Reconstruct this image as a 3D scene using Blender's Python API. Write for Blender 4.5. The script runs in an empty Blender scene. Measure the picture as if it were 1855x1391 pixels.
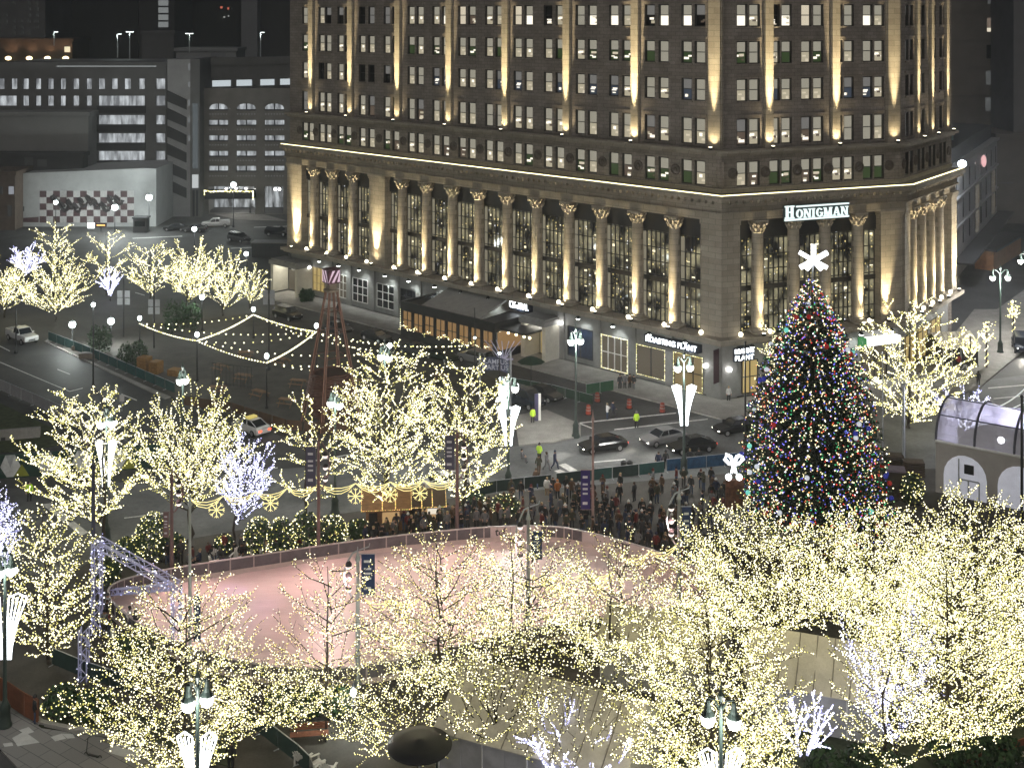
import bpy, bmesh, math, random
import numpy as np
from mathutils import Vector, Matrix
R = math.radians
C = bpy.context.scene.collection
S = bpy.context.scene
# ------------------------------------------------------------------ camera, sky, glow, exposure
F, CH, HY, CXP = 2200.0, 42.0, 29.0, 927.5     # focal length in photo pixels, eye height, horizon row, centre column
cd = bpy.data.cameras.new('camera'); cam = bpy.data.objects.new('camera', cd); C.objects.link(cam)
cam.location = (0, 0, CH); cam.rotation_euler = (R(90), 0, 0)
cd.sensor_fit = 'HORIZONTAL'; cd.sensor_width = 36; cd.lens = 36*F/1855
cd.shift_x = 0; cd.shift_y = -(695.5-HY)/1855; cd.clip_start = .5; cd.clip_end = 3000
S.camera = cam
w = bpy.data.worlds.new('World'); S.world = w; w.use_nodes = True
nt = w.node_tree; bg = nt.nodes['Background']
sky = nt.nodes.new('ShaderNodeTexSky'); sky.sky_type = 'NISHITA'; sky.sun_disc = False
sky.sun_elevation = R(38); sky.sun_rotation = R(-160)
nt.links.new(sky.outputs[0], bg.inputs[0]); bg.inputs[1].default_value = 0.009
sd = bpy.data.lights.new('city_glow', 'SUN'); sun = bpy.data.objects.new('city_glow', sd); C.objects.link(sun)
sd.energy = 0.56; sd.angle = R(60); sd.color = (1.0, .93, .84)
sun.rotation_euler = (R(52), 0, R(2))          # a soft glow of the lit city from behind the camera
S.view_settings.view_transform = 'Standard'; S.view_settings.look = 'None'
S.view_settings.exposure = 0.12; S.view_settings.gamma = 1
cy = S.cycles
cy.use_denoising = True
try:
    cy.denoiser = 'OPENIMAGEDENOISE'; cy.denoising_input_passes = 'RGB_ALBEDO_NORMAL'
except Exception: pass
cy.max_bounces = 5; cy.diffuse_bounces = 2; cy.glossy_bounces = 3; cy.transmission_bounces = 4; cy.transparent_max_bounces = 8
cy.sample_clamp_indirect = 3; cy.sample_clamp_direct = 0
try: cy.use_light_tree = True
except Exception: pass
# ------------------------------------------------------------------ helpers
def G(px, py, z=0.0):
    Y = F*(CH-z)/(py-HY)
    return Vector(((px-CXP)/F*Y, Y, z))
def PY(px, py, Y): return Vector(((px-CXP)/F*Y, Y, CH-(py-HY)/F*Y))
def sc(py): return (py-HY)/CH                       # photo pixels per metre for what stands on ground row py
MATS = {}
def mat(name, col, rough=.8, metal=0, var=.25, vs=1.5, emit=None, es=0, bump=0, spec=.3, alpha=None, trans=0, stretch=None, var2=0):
    if name in MATS: return MATS[name]
    m = bpy.data.materials.new(name); m.use_nodes = True; t = m.node_tree; b = t.nodes['Principled BSDF']
    b.inputs['Base Color'].default_value = (*col, 1); b.inputs['Roughness'].default_value = rough; b.inputs['Metallic'].default_value = metal
    b.inputs['Specular IOR Level'].default_value = spec
    if trans: b.inputs['Transmission Weight'].default_value = trans
    if alpha is not None: b.inputs['Alpha'].default_value = alpha
    if var or bump:
        tc = t.nodes.new('ShaderNodeTexCoord'); n = t.nodes.new('ShaderNodeTexNoise')
        n.inputs['Scale'].default_value = vs; n.inputs['Detail'].default_value = 7; n.inputs['Roughness'].default_value = .65
        src = tc.outputs['Object']
        if stretch:
            mp = t.nodes.new('ShaderNodeMapping'); mp.inputs['Scale'].default_value = stretch; t.links.new(src, mp.inputs[0]); src = mp.outputs[0]
        t.links.new(src, n.inputs['Vector'])
        if var:
            r = t.nodes.new('ShaderNodeValToRGB'); e = r.color_ramp.elements
            e[0].position = .3; e[1].position = .72
            e[0].color = (*[c*(1-var) for c in col], 1); e[1].color = (*[min(1, c*(1+var)) for c in col], 1)
            t.links.new(n.outputs[0], r.inputs[0]); out = r.outputs[0]
            if var2:
                n2 = t.nodes.new('ShaderNodeTexNoise'); n2.inputs['Scale'].default_value = vs*14; n2.inputs['Detail'].default_value = 3
                t.links.new(src, n2.inputs['Vector'])
                mx = t.nodes.new('ShaderNodeMix'); mx.data_type = 'RGBA'; mx.blend_type = 'OVERLAY'; mx.inputs[0].default_value = var2
                t.links.new(out, mx.inputs[6]); t.links.new(n2.outputs[0], mx.inputs[7]); out = mx.outputs[2]
            t.links.new(out, b.inputs['Base Color'])
        if bump:
            bp = t.nodes.new('ShaderNodeBump'); bp.inputs['Strength'].default_value = bump; bp.inputs['Distance'].default_value = .05
            t.links.new(n.outputs[0], bp.inputs['Height']); t.links.new(bp.outputs[0], b.inputs['Normal'])
    if emit:
        b.inputs['Emission Color'].default_value = (*emit, 1); b.inputs['Emission Strength'].default_value = es
    MATS[name] = m; return m
def brick(name, c1, c2, mortar, scale=1.0, rough=.85, bw=.5, rh=.25):
    m = mat(name, c1, rough, var=0); t = m.node_tree; b = t.nodes['Principled BSDF']
    tc = t.nodes.new('ShaderNodeTexCoord'); mp = t.nodes.new('ShaderNodeMapping'); mp.inputs['Rotation'].default_value = (R(90), 0, 0)
    br = t.nodes.new('ShaderNodeTexBrick'); br.inputs['Scale'].default_value = scale
    br.inputs['Color1'].default_value = (*c1, 1); br.inputs['Color2'].default_value = (*c2, 1); br.inputs['Mortar'].default_value = (*mortar, 1)
    br.inputs['Brick Width'].default_value = bw; br.inputs['Row Height'].default_value = rh; br.inputs['Mortar Size'].default_value = .012
    t.links.new(tc.outputs['Object'], mp.inputs[0]); t.links.new(mp.outputs[0], br.inputs['Vector'])
    t.links.new(br.outputs[0], b.inputs['Base Color']); return m
def emi(name, col, s): return mat(name, (.02, .02, .02), .5, var=0, emit=col, es=s)

def wmat(o):
    M = o.matrix_basis.copy()
    while o.parent is not None: o = o.parent; M = o.matrix_basis @ M
    return M
class MB:
    def __init__(s): s.v = []; s.f = []; s.m = []
    def add(s, vs, fs, mi=0):
        o = len(s.v); s.v.extend(tuple(x) for x in vs); s.f.extend(tuple(i+o for i in f) for f in fs); s.m.extend([mi]*len(fs)); return s
    def hexa(s, p, mi=0):      # 8 points: bottom ring 0-3, top ring 4-7
        return s.add(p, [(3, 2, 1, 0), (4, 5, 6, 7), (0, 1, 5, 4), (1, 2, 6, 5), (2, 3, 7, 6), (3, 0, 4, 7)], mi)
    def box(s, x0, x1, y0, y1, z0, z1, mi=0):
        return s.hexa([(x0, y0, z0), (x1, y0, z0), (x1, y1, z0), (x0, y1, z0), (x0, y0, z1), (x1, y0, z1), (x1, y1, z1), (x0, y1, z1)], mi)
    def fbox(s, fr, u0, u1, n0, n1, z0, z1, mi=0):
        return s.hexa([fr(u0, n0, z0), fr(u1, n0, z0), fr(u1, n1, z0), fr(u0, n1, z0), fr(u0, n0, z1), fr(u1, n0, z1), fr(u1, n1, z1), fr(u0, n1, z1)], mi)
    def poly(s, pts, mi=0): return s.add(pts, [tuple(range(len(pts)))], mi)
    def prism(s, pts, z0, z1, mi=0):
        n = len(pts); v = [(p[0], p[1], z0) for p in pts]+[(p[0], p[1], z1) for p in pts]
        return s.add(v, [tuple(range(n-1, -1, -1)), tuple(range(n, 2*n))]+[(i, (i+1) % n, n+(i+1) % n, n+i) for i in range(n)], mi)
    def tube(s, pts, rad, n=6, mi=0, cap=True):
        pts = [Vector(p) for p in pts]; k = len(pts)
        if not hasattr(rad, '__len__'): rad = [rad]*k
        o = len(s.v)
        for i, p in enumerate(pts):
            d = (pts[min(i+1, k-1)]-pts[max(i-1, 0)])
            if d.length < 1e-9: d = Vector((0, 0, 1))
            d.normalize(); a = d.orthogonal() if abs(d.z) > .95 else d.cross(Vector((0, 0, 1)))
            a.normalize(); b = d.cross(a)
            for j in range(n):
                t = 2*math.pi*j/n; q = p+(a*math.cos(t)+b*math.sin(t))*rad[i]; s.v.append((q.x, q.y, q.z))
        for i in range(k-1):
            for j in range(n):
                s.f.append((o+i*n+j, o+i*n+(j+1) % n, o+(i+1)*n+(j+1) % n, o+(i+1)*n+j)); s.m.append(mi)
        if cap:
            s.f.append(tuple(o+j for j in range(n-1, -1, -1))); s.f.append(tuple(o+(k-1)*n+j for j in range(n))); s.m += [mi, mi]
        return s
    def lathe(s, prof, c=(0, 0, 0), n=12, mi=0, a0=0):
        o = len(s.v); k = len(prof)
        for r, z in prof:
            for j in range(n):
                t = a0+2*math.pi*j/n; s.v.append((c[0]+r*math.cos(t), c[1]+r*math.sin(t), c[2]+z))
        for i in range(k-1):
            for j in range(n):
                s.f.append((o+i*n+j, o+i*n+(j+1) % n, o+(i+1)*n+(j+1) % n, o+(i+1)*n+j)); s.m.append(mi)
        s.f.append(tuple(o+j for j in range(n-1, -1, -1))); s.f.append(tuple(o+(k-1)*n+j for j in range(n))); s.m += [mi, mi]
        return s
    def ball(s, c, r, n=10, k=7, mi=0, sq=(1, 1, 1)):
        o = len(s.v)
        for i in range(k):
            a = math.pi*(i+.5)/k
            for j in range(n):
                t = 2*math.pi*j/n; s.v.append((c[0]+r*sq[0]*math.sin(a)*math.cos(t), c[1]+r*sq[1]*math.sin(a)*math.sin(t), c[2]+r*sq[2]*math.cos(a)))
        for i in range(k-1):
            for j in range(n): s.f.append((o+(i+1)*n+j, o+(i+1)*n+(j+1) % n, o+i*n+(j+1) % n, o+i*n+j)); s.m.append(mi)
        s.f.append(tuple(o+j for j in range(n))); s.f.append(tuple(o+(k-1)*n+j for j in range(n-1, -1, -1))); s.m += [mi, mi]
        return s
    def build(s, name, mats, parent=None, world=False, smooth=False):
        me = bpy.data.meshes.new(name); v = s.v
        if world and parent is not None:
            iv = wmat(parent).inverted(); v = [tuple(iv @ Vector(p)) for p in v]
        me.from_pydata(v, [], s.f)
        if not isinstance(mats, (list, tuple)): mats = [mats]
        for m in mats: me.materials.append(m)
        if len(mats) > 1: me.polygons.foreach_set('material_index', s.m)
        if smooth: me.polygons.foreach_set('use_smooth', [True]*len(me.polygons))
        me.update()
        o = bpy.data.objects.new(name, me); C.objects.link(o)
        if parent is not None: o.parent = parent
        return o
def tag(o, label=None, cat=None, group=None, kind=None):
    if label: o['label'] = label
    if cat: o['category'] = cat
    if group: o['group'] = group
    if kind: o['kind'] = kind
    return o
def thing(name, label, cat, loc=(0, 0, 0), rz=0, group=None):
    o = bpy.data.objects.new(name, None); C.objects.link(o); o.location = loc; o.rotation_euler = (0, 0, rz)
    o.matrix_basis = Matrix.Translation(Vector(loc)) @ Matrix.Rotation(rz, 4, 'Z')
    return tag(o, label, cat, group)
def copy_tree(o, parent=None):
    c = o.copy(); C.objects.link(c)
    if parent is not None: c.parent = parent
    for ch in o.children: copy_tree(ch, c)
    return c
def struct(name, mb, m): return tag(mb.build(name, m), kind='structure')
class Fr:                       # a facade frame: u along, n outward, z up
    def __init__(s, a, b):
        s.a = Vector((a[0], a[1])); d = Vector((b[0], b[1]))-s.a; s.L = d.length; s.d = d/s.L; s.n = Vector((s.d.y, -s.d.x))
        if s.n.dot(-s.a) < 0: s.n = -s.n      # outward = towards the camera
    def __call__(s, u, n, z):
        p = s.a+s.d*u+s.n*n; return (p.x, p.y, z)
    def u_at(s, px, n=0):       # the u of the facade point seen at photo column px
        q = (px-CXP)/F; o = s.a+s.n*n
        return (q*o.y-o.x)/(s.d.x-q*s.d.y)
    def rot(s): return math.atan2(s.d.y, s.d.x)
def band(mb, path, n0, n1, z0, z1, mi=0):
    """a moulding following a polyline of plan points, between outward offsets n0 and n1"""
    P = [Vector(p) for p in path]; rings = []
    for off in (n0, n1):
        out = []
        for i, p in enumerate(P):
            ns = []
            for a, b in ((i-1, i), (i, i+1)):
                if a >= 0 and b < len(P):
                    d = (P[b]-P[a]).normalized(); n = Vector((d.y, -d.x))
                    if n.dot(-(P[a]+P[b])/2) < 0: n = -n
                    ns.append(n)
            if len(ns) == 1: out.append(p+ns[0]*off)
            else:
                m = (ns[0]+ns[1]).normalized(); out.append(p+m*(off/max(.2, m.dot(ns[0]))))
        rings.append(out)
    for i in range(len(P)-1):
        a, b, c, d = rings[0][i], rings[0][i+1], rings[1][i+1], rings[1][i]
        mb.hexa([(q.x, q.y, z0) for q in (a, b, c, d)]+[(q.x, q.y, z1) for q in (a, b, c, d)], mi)
OCT = np.array([(1, 0, 0), (-1, 0, 0), (0, 1, 0), (0, -1, 0), (0, 0, 1), (0, 0, -1)], float)
OCF = np.array([(0, 2, 4), (2, 1, 4), (1, 3, 4), (3, 0, 4), (2, 0, 5), (1, 2, 5), (3, 1, 5), (0, 3, 5)])
def bulbs(name, pts, r, mats, parent, rng, probs=None, rv=.35):
    pts = np.asarray(pts, float); n = len(pts); rr = r*(1+rv*(rng.random(n)*2-1))
    v = (pts[:, None, :]+OCT[None]*rr[:, None, None]).reshape(-1, 3)
    f = (OCF[None]+(np.arange(n)*6)[:, None, None]).reshape(-1, 3)
    me = bpy.data.meshes.new(name)
    me.vertices.add(n*6); me.vertices.foreach_set('co', v.ravel())
    me.loops.add(n*24); me.loops.foreach_set('vertex_index', f.ravel().astype(np.int32))
    me.polygons.add(n*8); me.polygons.foreach_set('loop_start', np.arange(0, n*24, 3, dtype=np.int32))
    for m in mats: me.materials.append(m)
    idx = rng.choice(len(mats), n, p=probs)
    me.polygons.foreach_set('material_index', np.repeat(idx, 8).astype(np.int32))
    me.update(calc_edges=True); me.validate()
    o = bpy.data.objects.new(name, me); C.objects.link(o)
    if parent is not None: o.parent = parent
    o['kind'] = 'stuff'
    return o
def text(name, body, size, org, ud, up, ext, m, parent, align='CENTER', track=1.0, sx=1.0):
    """flat raised lettering as a mesh, standing at org with reading direction ud"""
    cu = bpy.data.curves.new(name, 'FONT'); cu.body = body; cu.size = size; cu.extrude = ext; cu.align_x = align; cu.align_y = 'CENTER'; cu.space_character = track; cu.offset = size*.012
    tmp = bpy.data.objects.new('tmp_lettering', cu); C.objects.link(tmp)
    me = bpy.data.meshes.new_from_object(tmp.evaluated_get(bpy.context.evaluated_depsgraph_get()))
    bpy.data.objects.remove(tmp); bpy.data.curves.remove(cu)
    ud = Vector(ud).normalized(); up = Vector(up).normalized(); nn = ud.cross(up)
    M = Matrix.Translation(Vector(org)) @ Matrix(((ud.x*sx, up.x, nn.x, 0), (ud.y*sx, up.y, nn.y, 0), (ud.z*sx, up.z, nn.z, 0), (0, 0, 0, 1)))
    if parent is not None: M = wmat(parent).inverted() @ M
    me.transform(M); me.materials.clear(); me.materials.append(m); me.name = name
    o = bpy.data.objects.new(name, me); C.objects.link(o)
    if parent is not None: o.parent = parent
    return o
def lamp(name, kind, loc, energy, col, parent=None, target=None, spot=40, blend=.6, size=.1):
    l = bpy.data.lights.new(name, kind); l.energy = energy; l.color = col; l.shadow_soft_size = size
    if kind == 'SPOT': l.spot_size = R(spot); l.spot_blend = blend
    o = bpy.data.objects.new(name, l); C.objects.link(o)
    loc = Vector(loc); M = Matrix.Translation(loc)
    if target is not None: M = M @ (Vector(target)-loc).to_track_quat('-Z', 'Y').to_matrix().to_4x4()
    if parent is not None: o.parent = parent; M = wmat(parent).inverted() @ M
    o.matrix_basis = M; return o
# ------------------------------------------------------------------ materials
asphalt = mat('asphalt', (.052, .052, .052), .7, var=.5, vs=.16, bump=.2, var2=.35)
asphalt2 = mat('pale_asphalt', (.115, .12, .122), .7, var=.45, vs=.22, bump=.2, var2=.35)  # paler blue-grey asphalt of the cross street
concrete = mat('concrete', (.26, .25, .235), .85, var=.25, vs=.6, bump=.15, var2=.3)
paving = mat('plaza_paving', (.055, .050, .044), .8, var=.4, vs=.5, bump=.2, var2=.4)
paint_w = mat('road_paint', (.6, .6, .58), .7, var=.35, vs=3)
stone = mat('limestone', (.31, .28, .235), .8, var=.14, vs=.7, bump=.12, var2=.15)
wallst = mat('brown_brick_wall', (.25, .222, .20), .85, var=.22, vs=.5, bump=.1, var2=.25)
def coursed(m, bw, rh, dark_=.72):
    """cut blocks: each block a little different in tone, with fine darker joints"""
    t = m.node_tree; b = t.nodes['Principled BSDF']; src = b.inputs['Base Color'].links[0].from_socket
    tc = t.nodes.new('ShaderNodeTexCoord'); mp = t.nodes.new('ShaderNodeMapping'); mp.inputs['Rotation'].default_value = (R(90), 0, 0)
    br = t.nodes.new('ShaderNodeTexBrick'); br.inputs['Scale'].default_value = 1; br.inputs['Brick Width'].default_value = bw; br.inputs['Row Height'].default_value = rh; br.inputs['Mortar Size'].default_value = .02
    br.inputs['Color1'].default_value = (1, 1, 1, 1); br.inputs['Color2'].default_value = (.80, .79, .78, 1); br.inputs['Mortar'].default_value = (dark_-.22,)*3+(1,)
    mx = t.nodes.new('ShaderNodeMix'); mx.data_type = 'RGBA'; mx.blend_type = 'MULTIPLY'; mx.inputs[0].default_value = 1
    t.links.new(tc.outputs['Object'], mp.inputs[0]); t.links.new(mp.outputs[0], br.inputs['Vector']); t.links.new(src, mx.inputs[6]); t.links.new(br.outputs[0], mx.inputs[7]); t.links.new(mx.outputs[2], b.inputs['Base Color'])
coursed(stone, 1.3, .62); coursed(wallst, .8, .41)
dark = mat('dark_metal', (.02, .02, .022), .5, var=.2)
black = mat('black_paint', (.012, .012, .014), .45, var=.2)
gl_dark = mat('dark_glass', (.01, .012, .016), .06, var=0, spec=.6)
white = mat('white_paint', (.7, .7, .69), .5, var=.08)
steel = mat('galvanised_steel', (.42, .44, .47), .4, metal=.6, var=.15, vs=4)
green_post = mat('green_post_paint', (.03, .045, .04), .45, var=.2)
wood = mat('wood_boards', (.2, .11, .055), .7, var=.4, vs=2, stretch=(1, 1, 6))
bark = mat('bark', (.035, .027, .02), .9, var=.4, vs=5, bump=.4)
leafd = mat('evergreen_needles', (.024, .055, .021), .8, var=.5, vs=2)
lampw = emi('lamp_globe_white', (1, .98, .93), 14)
lampg = emi('lamp_globe_cool', (.86, 1, .97), 14)
warm1 = emi('warm_bulb_bright', (1, .93, .62), 3.8)
warm2 = emi('warm_bulb', (1, .92, .36), 2.0)
warm3 = emi('warm_bulb_dim', (.92, .86, .20), .95)
cool1 = emi('cool_bulb_bright', (.78, .80, 1), 4.0)
cool2 = emi('cool_bulb', (.55, .55, 1), 1.6)
ledw = emi('white_led', (.9, .96, 1), 3.5)
def person_colour(name, c): return mat('cloth_'+name, c, .85, var=.15, vs=6)
# ------------------------------------------------------------------ main building frames
A2, B2, C2, E2 = (22.84, 132.4), (-34.1, 185.4), (45.3, 141.0), (56.6, 156.2)
FL, FC, FR_ = Fr(A2, B2), Fr(A2, C2), Fr(C2, E2)
PATH = [B2, A2, C2, E2]
# ------------------------------------------------------------------ ground, roads, pavements, ice
g = MB(); g.poly([(-330, 10, 0), (330, 10, 0), (330, 440, 0), (-330, 440, 0)]); struct('ground', g, asphalt)
def pxpoly(pts, z): return [G(x, y, z) for x, y in pts]
def slab(name, pts, z0, z1, m):
    q = pxpoly(pts, z1); mb = MB(); mb.prism([(p.x, p.y) for p in q], z0, z1); return struct(name, mb, m)
def sheet(name, pts, z, m):
    mb = MB(); mb.poly(pxpoly(pts, z)); return struct(name, mb, m)
sheet('cross_street', [(-80, 1000), (-80, 890), (250, 872), (560, 845), (900, 812), (1000, 800), (1340, 740), (1700, 700), (2000, 660), (2000, 880), (1340, 862), (850, 900), (560, 940), (330, 980), (120, 1060)], .012, asphalt2)
mb = MB(); band(mb, PATH+[(80, 188)], 0, 5.3, .004, .15); struct('building_pavement', mb, concrete)
slab('far_pavement', [(300, 360), (380, 366), (380, 384), (232, 372), (232, 366)], .0, .14, concrete)
slab('garage_driveway', [(378, 386), (470, 386), (520, 400), (430, 398)], .0, .03, concrete)
slab('beer_garden_paving', [(88, 620), (260, 588), (470, 566), (610, 590), (800, 640), (905, 690), (925, 728), (860, 760), (700, 800), (520, 790), (318, 722)], .0, .13, paving)
slab('corner_pavement', [(932, 752), (990, 742), (1052, 768), (1052, 789), (1000, 800), (940, 806)], .0, .14, concrete)
slab('right_pavement', [(1700, 640), (1765, 560), (1862, 560), (1862, 628), (1770, 705), (1600, 735), (1560, 715)], .0, .14, concrete)
slab('left_kerb_strip', [(80, 618), (88, 613), (322, 714), (300, 722)], .0, .12, concrete)
slab('park_paving', [(1990, 852), (1600, 848), (1340, 856), (850, 898), (560, 938), (330, 978), (170, 1014), (40, 1085), (-60, 1180), (-50, 1225), (15, 1262), (75, 1310), (200, 1330), (430, 1398), (720, 1470), (1500, 1480), (1760, 1398), (2000, 1330)], .0, .14, paving)
flag = brick('paving_flags', (.2, .195, .185), (.155, .15, .145), (.06, .06, .06), .55, .8, .9, .45)
flag.node_tree.nodes['Mapping'].inputs['Rotation'].default_value = (0, 0, R(35))
slab('lower_pavement', [(-90, 1330), (-60, 1232), (15, 1270), (75, 1318), (200, 1337), (430, 1404), (430, 1560), (38, 1396), (-10, 1345)], .0, .12, flag)
mb = MB()
kp = [(-50, 1227), (15, 1264), (48, 1290), (75, 1311), (130, 1323), (200, 1332), (300, 1360)]
q = [G(x, y, .14) for x, y in kp]
for a, b in zip(q, q[1:]):
    d = (b-a).normalized(); n = Vector((d.y, -d.x, 0))*.16
    mb.hexa([a-n, b-n, b+n, a+n]+[p+Vector((0, 0, .2)) for p in (a-n, b-n, b+n, a+n)])
struct('planting_kerb', mb, concrete)
mb = MB()
for pts in ([(22, 1336), (44, 1324), (72, 1344), (32, 1351)], [(34, 1322), (52, 1316), (62, 1325), (46, 1330)], [(92, 1334), (112, 1328), (120, 1337), (100, 1342)], [(112, 1328), (132, 1329), (136, 1336), (122, 1337)], [(5, 1346), (22, 1344), (24, 1350), (8, 1352)], [(205, 1340), (262, 1350), (250, 1378), (196, 1362)]):
    mb.poly(pxpoly(pts, .126))
struct('pale_paving_flags', mb, mat('pale_flag', (.42, .42, .41), .8, var=.12, vs=2))
slab('verge', [(-60, 742), (0, 730), (95, 775), (120, 800), (60, 815), (-60, 822)], .0, .10, mat('winter_turf', (.05, .065, .03), .95, var=.6, vs=1.5, bump=.6))
slab('planting_bed', [(70, 1312), (125, 1290), (330, 1300), (430, 1330), (420, 1388), (200, 1326)], .02, .22, mat('bed_turf', (.03, .04, .02), .95, var=.6, vs=2, bump=.6))
slab('park_lawn', [(1150, 1391), (1480, 1290), (1750, 1270), (2000, 1265), (2000, 1320), (1760, 1388), (1500, 1470), (1150, 1470)], .02, .2, mat('park_turf', (.03, .038, .02), .95, var=.6, vs=2, bump=.6))
slab('park_edge_kerb', [(1735, 1398), (1760, 1391), (1990, 1315), (1990, 1322), (1770, 1400)], .0, .3, concrete)
# painted markings, one sheet each above its road
def mark(name, quads, m=paint_w, z=.02):
    mb = MB()
    for qd in quads: mb.poly(pxpoly(qd, z))
    return struct(name, mb, m)
def line(x0, y0, x1, y1, t): return [(x0, y0-t/2), (x1, y1-t/2), (x1, y1+t/2), (x0, y0+t/2)]
mark('left_road_markings', [line(-10, 622, 18, 636, 1.8), line(104, 669, 127, 678, 1.8), line(220, 714, 248, 725, 2), line(0, 656, 126, 709, 1.6), line(126, 709, 150, 703, 1.6)])
mark('cross_street_markings', [line(225, 938, 300, 929, 2), line(470, 852, 503, 847, 2), line(1050, 766, 1225, 748, 2), line(1113, 778, 1282, 759, 2), line(1075, 837, 1133, 832, 2), line(1050, 767, 1076, 777, 2),
     [(1012, 842), (1024, 839), (1064, 862), (1050, 865)], [(1004, 853), (1014, 850), (1058, 868), (1046, 871)], [(76, 913), (92, 911), (128, 938), (114, 945)], [(120, 948), (134, 944), (160, 964), (146, 970)],
     line(1790, 703, 1862, 697, 2), line(1800, 722, 1862, 716, 2), line(560, 836, 640, 822, 2)])
mark('far_lot_markings', [line(240, 432, 330, 428, 1.2), line(460, 412, 525, 410, 1), line(418, 450, 468, 448, 1.4), line(245, 530, 262, 535, 1.4)])
# the rink
def crom(P, k=8):
    out = []; n = len(P)
    for i in range(n):
        a, b, c, d = P[i-1], P[i], P[(i+1) % n], P[(i+2) % n]
        for j in range(k):
            t = j/k; out.append(.5*((2*b)+(c-a)*t+(2*a-5*b+4*c-d)*t*t+(3*b-a-3*c+d)*t**3))
    return out
RINK = crom([G(x, y, .16) for x, y in ((196, 1100), (225, 1078), (310, 1058), (460, 1034), (660, 1004), (800, 988), (900, 980), (990, 979), (1055, 988), (1160, 1016), (1250, 1050), (1300, 1085), (1262, 1118), (1140, 1142), (1000, 1162), (850, 1196), (700, 1232), (560, 1243), (420, 1226), (290, 1180), (220, 1135))])
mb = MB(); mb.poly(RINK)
ice = mat('ice', (.80, .665, .65), .34, var=.13, vs=.30, bump=.06, spec=.3, var2=.22, stretch=(.35, 1.6, 1))  # pink of the rink floods put into the ice colour
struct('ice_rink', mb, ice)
rb = thing('rink_boards', 'low board wall of dark clear panels and pink banners curving round the ice rink', 'rink wall', RINK[0])
n = len(RINK); kick = MB(); rail = MB(); pane = MB(); runs = [pane]; posts = []; accum = 0; ban = []
for i in range(n):
    a, b = RINK[i], RINK[(i+1) % n]; d = (b-a).normalized(); nn = Vector((d.y, -d.x, 0))
    px = CXP+F*((a.x+b.x)/2)/((a.y+b.y)/2); back = i < 96
    if i > 150: pass
    e = nn*.06
    kick.hexa([a-e, b-e, b+e, a+e]+[p+Vector((0, 0, .32)) for p in (a-e, b-e, b+e, a+e)])
    e2 = nn*.03; z0, z1 = .33, 1.12
    isban = back and (888 < px < 985 or px > 1052)
    if isban and runs[-1].v: runs.append(MB())
    ban.append((a, b)) if isban else runs[-1].hexa([p+Vector((0, 0, z0)) for p in (a-e2, b-e2, b+e2, a+e2)]+[p+Vector((0, 0, z1)) for p in (a-e2, b-e2, b+e2, a+e2)])
    e3 = nn*.07
    rail.hexa([p+Vector((0, 0, 1.121)) for p in (a-e3, b-e3, b+e3, a+e3)]+[p+Vector((0, 0, 1.19)) for p in (a-e3, b-e3, b+e3, a+e3)])
    if i % 2 == 0:
        p = MB(); p.box(-.05, .05, -.05, .05, .33, 1.12); posts.append((p, a))
pink = mat('pale_kick_board', (.62, .5, .48), .5, var=.1)
kick.build('kick_board', pink, rb, world=True)
for q_ in runs:
    if q_.v: q_.build('clear_panel_run', mat('smoked_panel', (.14, .125, .14), .15, var=.2), rb, world=True)
rail.build('top_rail', mat('rail_cap', (.52, .46, .47), .4, var=.1), rb, world=True)
pm = posts[0][0].build('panel_post', mat('panel_post_paint', (.45, .38, .37), .5), rb)
for k, (p, a) in enumerate(posts):
    o = pm if k == 0 else pm.copy()
    if k: C.objects.link(o)
    o.parent = rb; o.location = a-RINK[0]
banm = mat('pale_banner', (.66, .54, .55), .6, var=.06)
for k, (a, b) in enumerate(ban):
    d = (b-a).normalized(); nn = Vector((d.y, -d.x, 0))
    m2 = MB(); e2 = nn*.05; m2.hexa([p+Vector((0, 0, .33)) for p in (a-e2, b-e2, b+e2, a+e2)]+[p+Vector((0, 0, 1.12)) for p in (a-e2, b-e2, b+e2, a+e2)])
    bo = m2.build('banner', banm, rb, world=True)
def banner_text(px, py, body, size):
    best = min(ban, key=lambda s: abs(CXP+F*((s[0].x+s[1].x)/2)/((s[0].y+s[1].y)/2)-px)); a, b = best; d = (b-a).normalized()
    if d.x < 0: d = -d
    nn = Vector((d.y, -d.x, 0));  nn = nn if nn.y < 0 else -nn
    text('lettering', body, size, (a+b)/2+nn*.055+Vector((0, 0, .73)), d, (0, 0, 1), .006, black, rb)
banner_text(905, 0, 'tcf', .8); banner_text(952, 0, '~ ~', .5); banner_text(1131, 0, 'DTE', .72); banner_text(1200, 0, 'ROCKET', .62); banner_text(1090, 0, '- -', .5)
# ------------------------------------------------------------------ the stone office building
ob = thing('office_building', 'tall brown brick office building with floodlit stone columns and white HONIGMAN sign', 'building', (A2[0], A2[1], 0))
rng = random.Random(5)
def fb(mbx, fr, *a, **k): mbx.fbox(fr, *a, **k)
ledge_z0, ledge_z1 = 6.2, 7.0
ROWS = [(24.6, 2.75), (29.2, 2.95), (33.8, 2.5), (37.95, 2.5), (42.05, 2.5), (46.15, 2.5)]
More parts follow.
